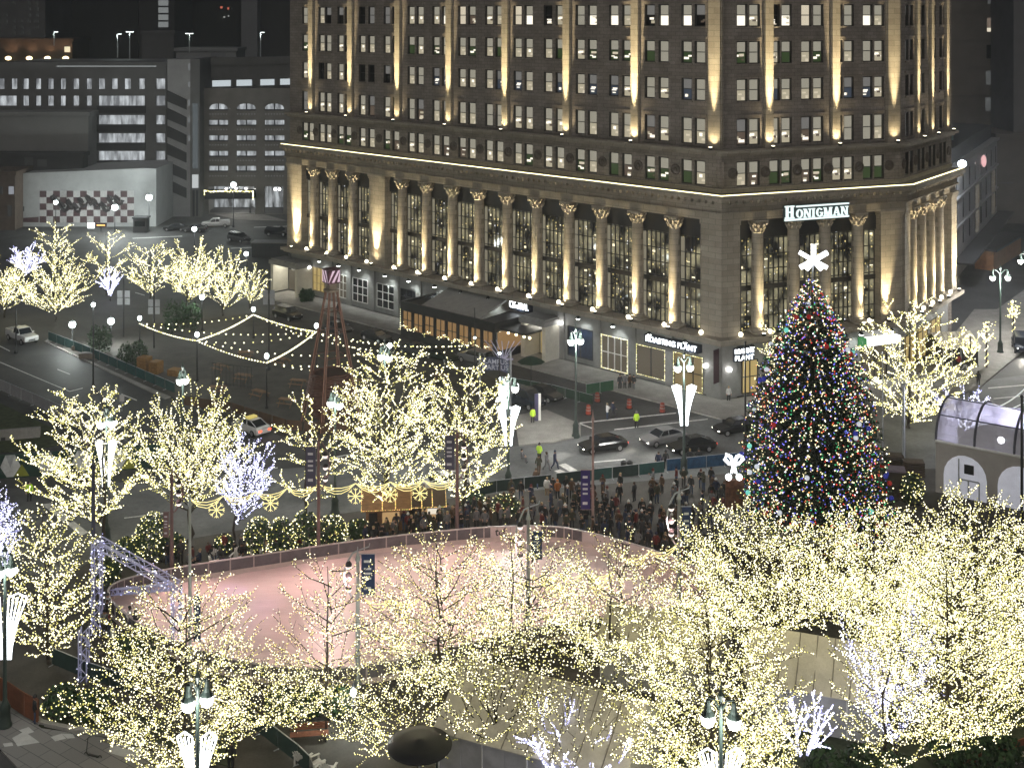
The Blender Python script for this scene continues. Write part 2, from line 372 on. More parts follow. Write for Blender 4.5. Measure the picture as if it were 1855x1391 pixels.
# window columns: pairs either side of every column line
COLPX = [1222, 1155, 1090, 1031, 973, 919, 868, 820, 773, 729, 640, 603, 570]
def left_u(px): return FL.u_at(px)
us = [left_u(p) for p in (1222, 1155, 1090, 1031, 973, 919, 868, 820, 773, 729, 685, 640, 603, 570, 541)]
un = [1.4]+us                       # unit edges from the corner: 15 pairs of windows
WIN = {'L': [], 'C': [], 'R': []}
for a, b in zip(un, un[1:]):
    wd = b-a
    for c in (a+wd*.33, a+wd*.70): WIN['L'].append(c)
uc = [1.5+i*(FC.L-3.2)/5 for i in range(6)]
for a, b in zip(uc, uc[1:]):
    for c in (a+(b-a)*.30, a+(b-a)*.68): WIN['C'].append(c)
ur = [1.2+i*(FR_.L-2.0)/4 for i in range(5)]
for a, b in zip(ur, ur[1:]):
    for c in (a+(b-a)*.30, a+(b-a)*.68): WIN['R'].append(c)
WW = {'L': 1.45, 'C': 1.4, 'R': 1.3}
FRS = {'L': FL, 'C': FC, 'R': FR_}
UN = -.25                            # plane of the upper wall
wm = MB()
zs = [22.6]
for cz, h in ROWS: zs += [cz-h/2, cz+h/2]
zs += [52.0]
for k in range(0, len(zs), 2):       # spandrels
    band(wm, PATH, -1.2, UN, zs[k], zs[k+1])
for key, fr in FRS.items():
    for cz, h in ROWS:
        e = [UN*.5]+sum([[c-WW[key]/2, c+WW[key]/2] for c in sorted(WIN[key])], [])+[fr.L-UN*.3 if key != 'L' else fr.L]
        for i in range(0, len(e), 2): wm.fbox(fr, e[i], e[i+1], -1.2, UN-.002, cz-h/2, cz+h/2)
# a shallow brick strip between the windows of a pair and panels under each window, for relief
rm = wm
for key, fr in FRS.items():
    ws = sorted(WIN[key])
    for i in range(0, len(ws), 2):
        for (cz, h), nxt in zip(ROWS[1:], ROWS[2:]+[(50.2, 2.5)]):
            rm.fbox(fr, ws[i]-WW[key]/2-.2, ws[i+1]+WW[key]/2+.2, UN, UN+.10, cz+h/2+.25, cz+h/2+.42)
            for c in ws[i:i+2]: rm.fbox(fr, c-WW[key]/2-.1, c+WW[key]/2+.1, UN, UN+.14, cz-h/2-.16, cz-h/2-.003)
wall = wm.build('upper_wall', wallst, ob, world=True)
core = MB(); band(core, PATH, -6, -1.25, 7.0, 51.5); core.build('dark_interior', mat('room_dark', (.02, .018, .016), .9, var=0), ob, world=True)
rf = MB(); rf.prism([B2, A2, C2, E2, (60, 215), (-20, 228)], 51.6, 52.2); rf.build('roof', dark, ob, world=True)
bk = MB()
for p, q in (((E2[0]-.3, E2[1]+.5), (60, 215)), ((60, 215), (-20, 228)), ((-20, 228), (B2[0]+.8, B2[1]+.6))):
    fr = Fr(p, q); bk.fbox(fr, 0, fr.L, -.4, .0, 0, 51.5)
bk.build('back_wall', wallst, ob, world=True)
# ---- sash windows: a few kinds, repeated
blind = emi('window_blind_lit', (.78, .73, .58), .37); blind2 = emi('window_blind_soft', (.62, .60, .56), .24); blind3 = emi('window_blind_bright', (1, .88, .66), .62)
w_green = emi('window_green', (.13, .22, .07), .22); w_blue = emi('window_blue', (.13, .17, .24), .27); w_brown = emi('window_brown', (.34, .25, .18), .28)
w_white = emi('window_ceiling_light', (1, .93, .78), 1.25); w_mid = emi('window_room', (.70, .62, .44), .6); w_off = mat('window_unlit', (.012, .012, .014), .08, var=0, spec=.7)
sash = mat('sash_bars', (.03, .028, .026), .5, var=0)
WM = [sash, blind, blind2, blind3, w_green, w_blue, w_brown, w_white, w_mid, w_off]
def win_kind(up, lo, clutter, seed):
    r = random.Random(seed)
    def make(wd, h):
        m = MB(); m.box(-wd/2, wd/2, -.05, 0, -h/2, h/2, 0)           # frame backing, dark lining painting in the shade of the reveal
        for sx in (-1, 1): m.box(min(sx*wd/2, sx*(wd/2-.09)), max(sx*wd/2, sx*(wd/2-.09)), .0, .30, -h/2, h/2, 0)
        m.box(-wd/2+.09, wd/2-.09, 0, .2, h/2-.12, h/2, 0); m.box(-wd/2+.09, wd/2-.09, 0, .3, -h/2, -h/2+.1, 0)
        y = .012; b = .11
        m.box(-wd/2+b, wd/2-b, 0.001, y, .06, h/2-b, up); m.box(-wd/2+b, wd/2-b, 0.001, y, -h/2+b, -.04, lo)
        if clutter:
            for k in range(r.randint(2, 4)):
                cw = r.uniform(.25, .8)*wd*.7; ch = r.uniform(.06, .34)*h*.4
                x = r.uniform(-wd/2+b, wd/2-b-cw); z = r.uniform(-h/2+b, -.1-ch)
                m.box(x, x+cw, y+.001*(k+1), y+.003*(k+2), z, z+ch, r.choice([7, 7, 8, 3, 6]))
        return m
    return make
KIND = {}
def kinds(spec):
    out = []
    for up, lo, cl, wt in spec: out += [(up, lo, cl)]*wt
    return out
ROWK = [kinds([(1, 4, 0, 2), (1, 4, 1, 3), (1, 8, 1, 5), (1, 6, 1, 1)]), kinds([(2, 6, 1, 2), (1, 8, 1, 6), (1, 1, 0, 2), (2, 6, 0, 1)]), kinds([(1, 5, 0, 1), (2, 5, 1, 2), (1, 8, 1, 5), (1, 1, 0, 2)]),
        kinds([(1, 4, 0, 3), (1, 4, 1, 2), (1, 8, 1, 4), (1, 1, 0, 1)]), kinds([(1, 7, 1, 3), (2, 9, 1, 1), (9, 9, 1, 1), (3, 3, 0, 1), (1, 1, 0, 3), (1, 8, 1, 3), (1, 6, 1, 2)]), kinds([(2, 9, 0, 1), (1, 1, 0, 1)])]
wins = []
for key, fr in FRS.items():
    for ri, (cz, h) in enumerate(ROWS):
        for c in WIN[key]:
            p = fr(c, UN-.38, cz); wins.append((Vector(p), key, ri, fr, h))
wins.sort(key=lambda t: t[0].length+(60 if t[2] == 5 else 0)+(100 if t[1] == 'R' else 0))
cache = {}; rest = {}
for i, (p, key, ri, fr, h) in enumerate(wins):
    kk = rng.choice(ROWK[ri]) if key != 'R' else rng.choice([(2, 9, 0), (9, 9, 0), (2, 2, 0)])
    if key == 'L' and p.y > 168 and ri in (1, 2, 4) and rng.random() < .6: kk = rng.choice([(2, 9, 0), (9, 9, 0), (2, 2, 0)])
    kk = kk+(rng.randint(0, 2) if kk[2] else 0, WW[key], h)
    if i < 98:
        if kk not in cache:
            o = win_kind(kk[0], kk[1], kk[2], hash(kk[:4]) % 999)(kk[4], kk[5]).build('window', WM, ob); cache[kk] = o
        else:
            o = cache[kk].copy(); C.objects.link(o); o.parent = ob
        o.location = p-Vector((A2[0], A2[1], 0)); o.rotation_euler = (0, 0, math.atan2(fr.n.x, -fr.n.y)+math.pi)
    else:
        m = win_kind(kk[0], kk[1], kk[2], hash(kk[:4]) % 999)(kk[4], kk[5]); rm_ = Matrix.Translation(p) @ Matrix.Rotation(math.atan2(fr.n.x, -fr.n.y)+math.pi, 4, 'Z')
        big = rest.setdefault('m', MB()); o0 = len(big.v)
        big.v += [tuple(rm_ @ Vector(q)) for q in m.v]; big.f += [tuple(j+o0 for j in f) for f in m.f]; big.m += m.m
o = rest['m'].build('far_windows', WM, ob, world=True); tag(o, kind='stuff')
# ---- mouldings
mo = MB()
band(mo, PATH, -1.0, .45, 19.6, 20.5); band(mo, PATH, -1.0, .95, 20.502, 20.64); band(mo, PATH, -1.0, .62, 20.642, 21.5); band(mo, PATH, -1.0, 1.0, 21.55, 21.95); band(mo, PATH, -1.0, 1.75, 22.0, 22.55)
mo.build('entablature', stone, ob, world=True)
dn = MB()
for fr in (FL, FC, FR_):
    for k_ in range(int(fr.L/.9)): dn.fbox(fr, .3+k_*.9, .75+k_*.9, .9, 1.45, 21.56, 21.99)
tag(dn.build('dentil_course', stone, ob, world=True), kind='stuff')
mo = MB(); band(mo, PATH, -.24, .35, 26.7, 27.0); band(mo, PATH, -.24, .85, 27.02, 27.35); mo.build('upper_cornice', stone, ob, world=True)
mo = MB(); band(mo, PATH, -.24, .02, 22.6, 23.1); mo.build('sill_band', stone, ob, world=True)
mo = MB(); band(mo, PATH, -.9, .95, ledge_z0, 6.55); band(mo, PATH, -.9, 1.55, 6.57, ledge_z1); mo.build('base_ledge', stone, ob, world=True)
mo = MB(); band(mo, PATH, 1.36, 1.48, 22.56, 22.645); mo.build('cornice_light_strip', emi('warm_strip', (1, .90, .48), 3.4), ob, world=True)
rd0 = None
for key, fr in FRS.items():          # roundels between the pairs of frieze windows
    ee = {'L': un, 'C': uc, 'R': ur}[key]
    for u in ee[1 if key == 'L' else 0:]:
        if rd0 is None:
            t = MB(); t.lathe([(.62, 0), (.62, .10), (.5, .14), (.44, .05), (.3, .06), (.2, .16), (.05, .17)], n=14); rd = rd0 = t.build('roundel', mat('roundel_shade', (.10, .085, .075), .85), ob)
        else: rd = rd0.copy(); C.objects.link(rd); rd.parent = ob
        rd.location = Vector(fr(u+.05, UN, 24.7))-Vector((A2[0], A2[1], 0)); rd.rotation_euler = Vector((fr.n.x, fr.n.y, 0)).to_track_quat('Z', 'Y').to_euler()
# ---- columns with leafy capitals, corner piers
def column_mb():
    m = MB(); m.box(-.95, .95, -.95, .95, 0, .28); m.lathe([(.9, .28), (.92, .42), (.8, .5), (.82, .62), (.70, .70), (.70, .73), (.70, .80), (.70, 4), (.68, 8), (.63, 11.0), (.625, 11.07), (.62, 11.1), (.68, 11.15), (.68, 11.25), (.62, 11.3)], n=20); return m
def capital_mb():
    m = MB(); m.lathe([(.62, 11.3), (.66, 11.9), (.8, 12.25), (.62, 12.26)], n=14)
    for k in range(8):
        for lv, (r0, z0, hh) in enumerate(((.66, 11.32, .42), (.7, 11.68, .45))):
            t = 2*math.pi*(k+.5*lv)/8; c, s = math.cos(t), math.sin(t)
            m.tube([(c*r0, s*r0, z0), (c*(r0+.09), s*(r0+.09), z0+hh*.6), (c*(r0+.27), s*(r0+.27), z0+hh), (c*(r0+.25), s*(r0+.25), z0+hh*.78)], [.14, .15, .1, .05], 5)
    for k in range(4):
        t = math.pi/4+k*math.pi/2; c, s = math.cos(t), math.sin(t); m.ball((c*1.02, s*1.02, 12.16), .2, 8, 5)
    m.box(-.86, .86, -.86, .86, 12.3, 12.52); return m
CZ = 7.05
cmb, kmb = column_mb().build('column', stone, ob), capital_mb().build('capital', stone)
for o in (cmb,): o.data.polygons.foreach_set('use_smooth', [len(p.vertices) == 4 and abs(p.normal.z) < .15 for p in o.data.polygons])
kmb.parent = cmb; first = [True]
wcol = (1, .81, .47)
upl = emi('uplight_lens', (1, .88, .62), 9)
ul_mb = MB(); ul_mb.lathe([(.12, 0), (.2, .02), (.24, .16), (.24, .3)], n=10); ul_mb.lathe([(.2, .30), (.2, .315)], n=10, mi=1)
ul0 = ul_mb.build('uplight', [dark, upl], ob); used_ul = [False]
def uplight(pos, target, energy, spot=26, nk=75, wk=1.3):
    o = ul0 if not used_ul[0] else ul0.copy()
    if used_ul[0]: C.objects.link(o); o.parent = ob
    used_ul[0] = True
    o.location = Vector(pos)-Vector((A2[0], A2[1], 0))
    lamp('uplight_beam', 'SPOT', Vector(pos)+Vector((0, 0, .34)), energy*nk, wcol, ob, target, spot, 1.0, .1)
    tz = Vector(pos); hd = Vector(target)-tz; hd.z = 0; hd = hd.normalized(); lamp('uplight_spill', 'SPOT', tz+Vector((0, 0, .36)), energy*wk, wcol, ob, tz+hd*.45+Vector((0, 0, 1.25)), 95, 1.0, .12)
def add_column(fr, u, n=0, en=150, light=True):
    o = cmb if first[0] else copy_tree(cmb, ob)
    first[0] = False
    p = Vector(fr(u, n, CZ)); o.location = p-Vector((A2[0], A2[1], 0)); o.rotation_euler = (0, 0, fr.rot())
    if light: uplight(fr(u, n+1.3, ledge_z1+.0), fr(u, n+.62, 13.5), en, 26, 150, 6.5)
colu_L = [left_u(p) for p in COLPX]
for u in colu_L: add_column(FL, u, 0, 190)
for p in (1372, 1437, 1494, 1553): add_column(FC, FC.u_at(p), 0, 150 if p in (1372, 1553) else 22)
for f_ in (.16, .34, .52, .70): add_column(FR_, FR_.L*f_, 0, 260)
pr = MB()
pr.fbox(FL, FL.u_at(1275), FL.u_at(1275)-1, -.9, .25, 7.0, 19.6)     # replaced below by a folded corner pier
pr = MB()
def pier(fr, u0, u1, n1=.3):
    pr = MB(); pr.fbox(fr, u0, u1, -.9, n1, 7.0, 19.0); pr.fbox(fr, u0-.12, u1+.12, -.9, n1+.12, 19.002, 19.3); pr.fbox(fr, u0-.2, u1+.2, -.9, n1+.2, 19.302, 19.6); pr.build('pier', stone, ob, world=True)
up = [left_u(700), left_u(672)]
pier(FL, up[0], up[1]); pier(FL, left_u(549), FL.L, .3)
pier(FC, FC.L-3.2, FC.L-.2, .3); pier(FR_, .25, 2.1, .25); pier(FR_, FR_.L-2.2, FR_.L, .6)
d1 = left_u(1272); d2 = FC.u_at(1338); a1 = Vector(FL(d1, .3, 0)); a2_ = Vector(FL(0, .3, 0)); a3 = Vector(FC(d2, .3, 0))
mit = (FL.n+FC.n).normalized(); cor = Vector(A2)+mit*(.3/mit.dot(FL.n)); inn = Vector(A2)-mit*3
pts = [(a1.x, a1.y), (cor.x, cor.y), (a3.x, a3.y), FC(d2, -1, 0)[:2], (inn.x, inn.y), FL(d1, -1, 0)[:2]]
pr.prism(pts, 7.0, 19.1); sc_ = [(p[0], p[1]) for p in pts]
c0 = Vector(A2)-mit*1.2
pr.prism([((Vector(p)-c0)*1.05+c0)[:] for p in pts], 19.102, 19.6)
pr.build('corner_pier', stone, ob, world=True)
for px_, en in ((686, 420), (541, 900)):
    u = left_u(px_); uplight(FL(u+.3, 1.15, 7.0), FL(u, .3, 12), en, 34)
uplight(FC(FC.L-2.6, 1.0, 7.0), FC(FC.L-2.6, .3, 12), 330, 30)
uplight(FR_(FR_.L-1.2, 1.25, 7.0), FR_(FR_.L-1.2, .6, 12), 700, 40)
# ---- tall pilasters on the upper wall, each washed by its own uplight
pm = MB(); pm.box(-.52, .52, -.02, .34, 0, 24.5); pm.box(-.62, .62, -.02, .22, 0, 24.5); pm.box(-.6, .6, -.02, .42, -.0, .5)
pil0 = pm.build('pilaster', stone, ob); pfirst = [True]
def pilaster(fr, u, en, wd=1.0):
    o = pil0 if pfirst[0] else pil0.copy()
    if not pfirst[0]: C.objects.link(o); o.parent = ob
    pfirst[0] = False
    o.location = Vector(fr(u, UN, 27.36))-Vector((A2[0], A2[1], 0)); o.rotation_euler = (0, 0, math.atan2(fr.n.x, -fr.n.y)+math.pi); o.scale = (wd, 1, 1)
    uplight(fr(u, UN+1.05, 27.36), fr(u, UN+.36, 44), en, 16, 270, 1.6)
for px_, en in ((1152, 650), (1028, 420), (917, 420), (815, 420), (722, 420), (636, 420), (565, 420)): pilaster(FL, FL.u_at(px_, UN), en)
pilaster(FL, .9, 380, 1.5)
for px_, en in ((1391, 560), (1512, 560)): pilaster(FC, FC.u_at(px_, UN), en)
pilaster(FC, FC.L-1.2, 330, 1.6)
for f_ in (.30, .58, .90): pilaster(FR_, FR_.L*f_, 420)
# ---- the great windows between the columns
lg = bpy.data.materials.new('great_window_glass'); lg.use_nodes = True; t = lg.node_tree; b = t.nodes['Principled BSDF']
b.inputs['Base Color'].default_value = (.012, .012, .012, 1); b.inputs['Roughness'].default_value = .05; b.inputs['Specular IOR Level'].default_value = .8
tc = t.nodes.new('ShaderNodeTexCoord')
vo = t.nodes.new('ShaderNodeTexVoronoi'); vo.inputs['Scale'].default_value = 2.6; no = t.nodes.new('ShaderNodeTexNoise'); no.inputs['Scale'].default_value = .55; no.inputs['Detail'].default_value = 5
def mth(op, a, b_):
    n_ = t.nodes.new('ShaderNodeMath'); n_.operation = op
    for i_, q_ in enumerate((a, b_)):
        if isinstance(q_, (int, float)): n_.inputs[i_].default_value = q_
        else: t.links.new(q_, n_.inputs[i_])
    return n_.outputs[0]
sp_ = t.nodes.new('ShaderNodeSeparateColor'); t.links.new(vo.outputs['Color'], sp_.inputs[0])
dot = mth('MULTIPLY', mth('LESS_THAN', vo.outputs['Distance'], .26), mth('POWER', sp_.outputs[0], 2.5))  # reflections of the tree bulbs painted into the glass as glowing dots
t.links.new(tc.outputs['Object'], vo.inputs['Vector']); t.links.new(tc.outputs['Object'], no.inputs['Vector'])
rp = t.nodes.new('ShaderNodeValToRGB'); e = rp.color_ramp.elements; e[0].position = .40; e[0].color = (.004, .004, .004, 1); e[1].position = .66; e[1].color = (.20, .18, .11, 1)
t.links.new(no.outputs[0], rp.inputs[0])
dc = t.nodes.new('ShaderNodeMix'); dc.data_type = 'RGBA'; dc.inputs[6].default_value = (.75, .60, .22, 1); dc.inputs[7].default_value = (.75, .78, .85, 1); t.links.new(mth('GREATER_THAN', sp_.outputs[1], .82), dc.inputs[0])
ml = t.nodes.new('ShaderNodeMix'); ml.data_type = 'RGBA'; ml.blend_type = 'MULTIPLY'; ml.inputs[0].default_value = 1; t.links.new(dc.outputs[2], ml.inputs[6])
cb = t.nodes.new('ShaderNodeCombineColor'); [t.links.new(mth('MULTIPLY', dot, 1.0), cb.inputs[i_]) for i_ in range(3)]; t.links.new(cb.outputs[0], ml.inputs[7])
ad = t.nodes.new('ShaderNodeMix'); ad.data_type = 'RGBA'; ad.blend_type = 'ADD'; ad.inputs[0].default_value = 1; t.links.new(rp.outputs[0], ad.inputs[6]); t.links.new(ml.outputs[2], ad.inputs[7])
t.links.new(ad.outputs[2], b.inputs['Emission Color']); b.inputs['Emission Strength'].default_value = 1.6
ceil_l = emi('ceiling_light_inside', (1, .9, .62), 1.5); curtain = emi('lit_curtain', (.5, .45, .32), .42)
def great_window(fr, u0, u1, topdark=True):
    r = rng; wd = u1-u0
    if wd < .8: return
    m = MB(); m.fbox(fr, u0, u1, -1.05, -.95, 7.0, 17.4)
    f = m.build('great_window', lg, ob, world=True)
    bars = MB(); nv = max(3, int(wd/.62))
    for i in range(nv+1): u = u0+wd*i/nv; bars.fbox(fr, u-.075, u+.075, -.949, -.86, 7.0, 17.4)
    for i, z in enumerate((7.05, 8.6, 10.2, 11.6, 12.3, 13.8, 15.4, 17.2)): bars.fbox(fr, u0, u1, -.948, -.84 if i != 3 else -.7, z, z+(.1 if i != 3 else .55))
    bars.build('glazing_bars', sash, f, world=True)
    h = MB(); h.fbox(fr, u0, u1, -1.05, -.6, 17.4, 19.6); h.build('head_panel', mat('head_panel', (.02, .02, .022), .4, var=.2), f, world=True)
    c = MB(); k = 0
    for i in range(nv):
        for z0_, z1_ in ((7.2, 8.5), (8.8, 10.1), (10.4, 11.5), (12.4, 13.7), (13.95, 15.3), (15.6, 17.1)):
            if r.random() < .13:
                a = u0+wd*i/nv+.06; bb = u0+wd*(i+1)/nv-.06; zz = r.uniform(z0_, z1_-.3); c.fbox(fr, a, r.uniform(a+.15, bb), -.949, -.94, zz, zz+r.uniform(.1, .3)); k += 1
    if k: c.build('room_light', ceil_l, f, world=True)
    c = MB(); c.fbox(fr, u0+wd*.02, u0+wd*.0+wd/nv, -.949, -.93, 7.4, 17.1) if fr is not FL else c.fbox(fr, u1-wd/nv, u1-.05, -.949, -.93, 7.4, 17.1)
    c.build('curtain', curtain, f, world=True)
ed = sorted(colu_L)
bays = [(d1, ed[0]-.1)]+[(a, b) for a, b in zip(ed, ed[1:])]
for a, b in bays:
    if a < up[0] < b: great_window(FL, a+.1, up[0]); great_window(FL, up[1], b-.1)
    else: great_window(FL, a+.05, b-.05)
great_window(FL, ed[-1]+.1, left_u(549))
ec = [d2]+[FC.u_at(p) for p in (1372, 1437, 1494, 1553)]+[FC.L-3.2]
for a, b in zip(ec, ec[1:]): great_window(FC, a+.03, b-.03)
er = [2.1]+[FR_.L*f_ for f_ in (.16, .34, .52, .70)]+[FR_.L-2.2]
for a, b in zip(er, er[1:]): great_window(FR_, a+.03, b-.03)
# ---- street storey
shopst = mat('grey_shop_stone', (.22, .22, .215), .7, var=.2, vs=.8)
st = MB(); band(st, PATH, -1.4, -.5, 0.15, 6.2)
st.build('street_wall', shopst, ob, world=True)
shopg = emi('shop_window_glow', (.16, .13, .085), .5); shopw = emi('shop_window_warm', (.75, .55, .2), .55); shopd = mat('shop_window_dark', (.015, .016, .02), .08, var=.3, spec=.7)
def shop_window(fr, u0, u1, z0, z1, gm, nv, nh, lit_edge=False, fm=white):
    m = MB(); m.fbox(fr, u0, u1, -.52, -.44, z0, z1); f = m.build('shop_window', gm, ob, world=True)
    b = MB()
    for i in range(nv+1): u = u0+(u1-u0)*i/nv; b.fbox(fr, u-.06, u+.06, -.439, -.36, z0, z1)
    for i in range(nh+1): z = z0+(z1-z0)*i/nh; b.fbox(fr, u0, u1, -.438, -.37, z-.05, z+.05)
    b.build('window_bars', fm, f, world=True)
    if lit_edge:
        r = np.random.default_rng(int(u0*10)); P = []
        for t_ in np.linspace(0, 1, 26):
            P += [fr(u0+(u1-u0)*t_, -.3, z1), fr(u0+(u1-u0)*t_, -.3, z0), fr(u0, -.3, z0+(z1-z0)*t_), fr(u1, -.3, z0+(z1-z0)*t_)]
        P = np.array(P)-np.array([A2[0], A2[1], 0]); q = bulbs('string_lights', P, .045, [warm1, warm2], ob, r); q.parent = f
    return f
barw = mat('white_window_bars', (.6, .6, .58), .5, var=.05)
def up_(px): return FL.u_at(px, -.5)
shop_window(FL, up_(589), up_(568), 1.0, 4.4, shopw, 3, 3, fm=mat('brass_bars', (.3, .22, .1), .4))
shop_window(FL, up_(629), up_(610), .9, 4.2, shopg, 3, 3, fm=barw)
shop_window(FL, up_(667), up_(640), .9, 4.2, shopd, 3, 3, fm=barw)
shop_window(FL, up_(715), up_(684), .9, 4.2, shopd, 3, 3, fm=barw)
shop_window(FL, up_(760), up_(727), 1.2, 4.2, shopd, 3, 3, fm=dark)
shop_window(FL, up_(1075), up_(1030), .8, 4.3, mat('shop_poster_dark', (.02, .03, .06), .3, var=.5), 2, 1, fm=dark)
shop_window(FL, up_(1138), up_(1091), .3, 4.2, shopg, 4, 2, True, fm=barw)
shop_window(FL, up_(1206), up_(1155), .6, 4.0, shopg, 2, 1, True, fm=dark)
shop_window(FL, up_(1274), up_(1222), .2, 4.1, emi('shop_interior', (.5, .36, .14), .35), 3, 2, True, fm=dark)
for a, b, gm in ((.06, .2, 'w'), (.26, .42, 'g'), (.5, .66, 'g'), (.72, .92, 'g')):
    shop_window(FC, FC.L*a+1.4, FC.L*b, .4, 4.0, shopw if gm == 'w' else shopg, 2, 2, fm=dark)
for a, b in ((.12, .3), (.36, .55), (.62, .82)): shop_window(FR_, FR_.L*a, FR_.L*b, .4, 4.2, shopw, 2, 1, fm=dark)
# flat stone piers between the shop bays
for fr, ua_, ub_, n_ in [(FL, up_(p)-.5, up_(p)+.5, -.22) for p in (1018, 1083, 1147, 1214, 720, 760, 676, 634, 600)]+[(FL, .1, 2.0, -.05), (FC, .1, 2.0, -.05)]:
    sp = MB(); sp.fbox(fr, ua_, ub_, -.5, n_, .15, 6.2); sp.build('shop_pier', shopst, ob, world=True)
# downlights under the ledge and globe lights on it
dl_mb = MB(); dl_mb.lathe([(.05, .3), (.16, .26), (.30, 0)], n=12); dl_mb.ball((0, 0, -.02), .25, 10, 6, 1, (1, 1, .5))
dl0 = dl_mb.build('downlight', [dark, emi('downlight_lens', (.97, 1, .97), 16)], ob); dfirst = [True]
def downlight(fr, u, en=420):
    o = dl0 if dfirst[0] else dl0.copy()
    if not dfirst[0]: C.objects.link(o); o.parent = ob
    dfirst[0] = False
    p = fr(u, 1.0, 5.9); o.location = Vector(p)-Vector((A2[0], A2[1], 0))
    lamp('downlight_beam', 'SPOT', (p[0], p[1], p[2]-.32), en, (.93, 1, .96), ob, fr(u, -.3, 2.6), 110, .9, .2)
for px_ in (578, 613, 650, 697, 740, 787, 834, 884, 936, 1047, 1110, 1176, 1241): downlight(FL, FL.u_at(px_, 1.0))
for px_ in (1363, 1560, 1615): downlight(FC, FC.u_at(px_, 1.0))
gl_mb = MB(); gl_mb.lathe([(.1, 0), (.16, .05), (.1, .12)], n=8); gl_mb.ball((0, 0, .34), .26, 10, 7, 1)
gl0 = gl_mb.build('ledge_lamp', [dark, emi('ledge_globe', (1, .90, .66), 5)], ob); gfirst = [True]
def ledge_lamp(fr, u):
    o = gl0 if gfirst[0] else gl0.copy()
    if not gfirst[0]: C.objects.link(o); o.parent = ob
    gfirst[0] = False
    o.location = Vector(fr(u, .95, 7.0))-Vector((A2[0], A2[1], 0))
for px_ in (555, 592, 627, 664, 713, 756, 805, 853, 901, 957, 1012, 1073, 1138, 1203, 1270): ledge_lamp(FL, FL.u_at(px_, .95))
for px_ in (1342, 1395, 1575): ledge_lamp(FC, FC.u_at(px_, .95))
for f_ in (.25, .43, .61, .8): ledge_lamp(FR_, FR_.L*f_)
# wall sconces, entrance porches, signs
def sconce(fr, px_, z):
    m = MB(); u = fr.u_at(px_, -.2); c = fr(u, .15, z); m.ball(c, .3, 10, 7, 0, (1, 1, .8)); m.build('wall_lamp', lampw, ob, world=True)
sconce(FL, 1281, 3.5); sconce(FC, 1318, 3.4); sconce(FL, 1019, 4.6); sconce(FL, 563, 4.4)
def porch(u0, u1, n1, glow):
    m = MB(); m.fbox(FL, u0, u1, -.3, n1, 4.4, 5.0); m.fbox(FL, u0+.2, u1-.2, -.3, n1-.3, 5.0, 5.2)
    p = m.build('porch', shopst, ob, world=True)
    for wa in (u0+.1, u1-.7): m = MB(); m.fbox(FL, wa, wa+.6, -.49, n1-.3, .15, 4.4); m.build('porch_wall', mat('cream_wall', (.55, .53, .46), .7, var=.1), p, world=True)
    m = MB(); m.fbox(FL, u0+1.0, u1-1.0, -.48, -.4, .2, 3.2); m.build('porch_door', glow, p, world=True)
    m = MB(); m.fbox(FL, u0+.9, u1-.9, -.1, n1-.6, 4.33, 4.38); m.build('porch_light', emi('porch_light', (1, .95, .8), 6), p, world=True)
porch(FL.u_at(1012), FL.u_at(965), 2.6, shopw); porch(FL.u_at(562), FL.L+1.5, 2.6, shopg)
sg = thing('law_firm_sign', 'white glowing HONIGMAN sign above the corner columns', 'sign', FC(FC.u_at(1478), 1.0, 19.9))
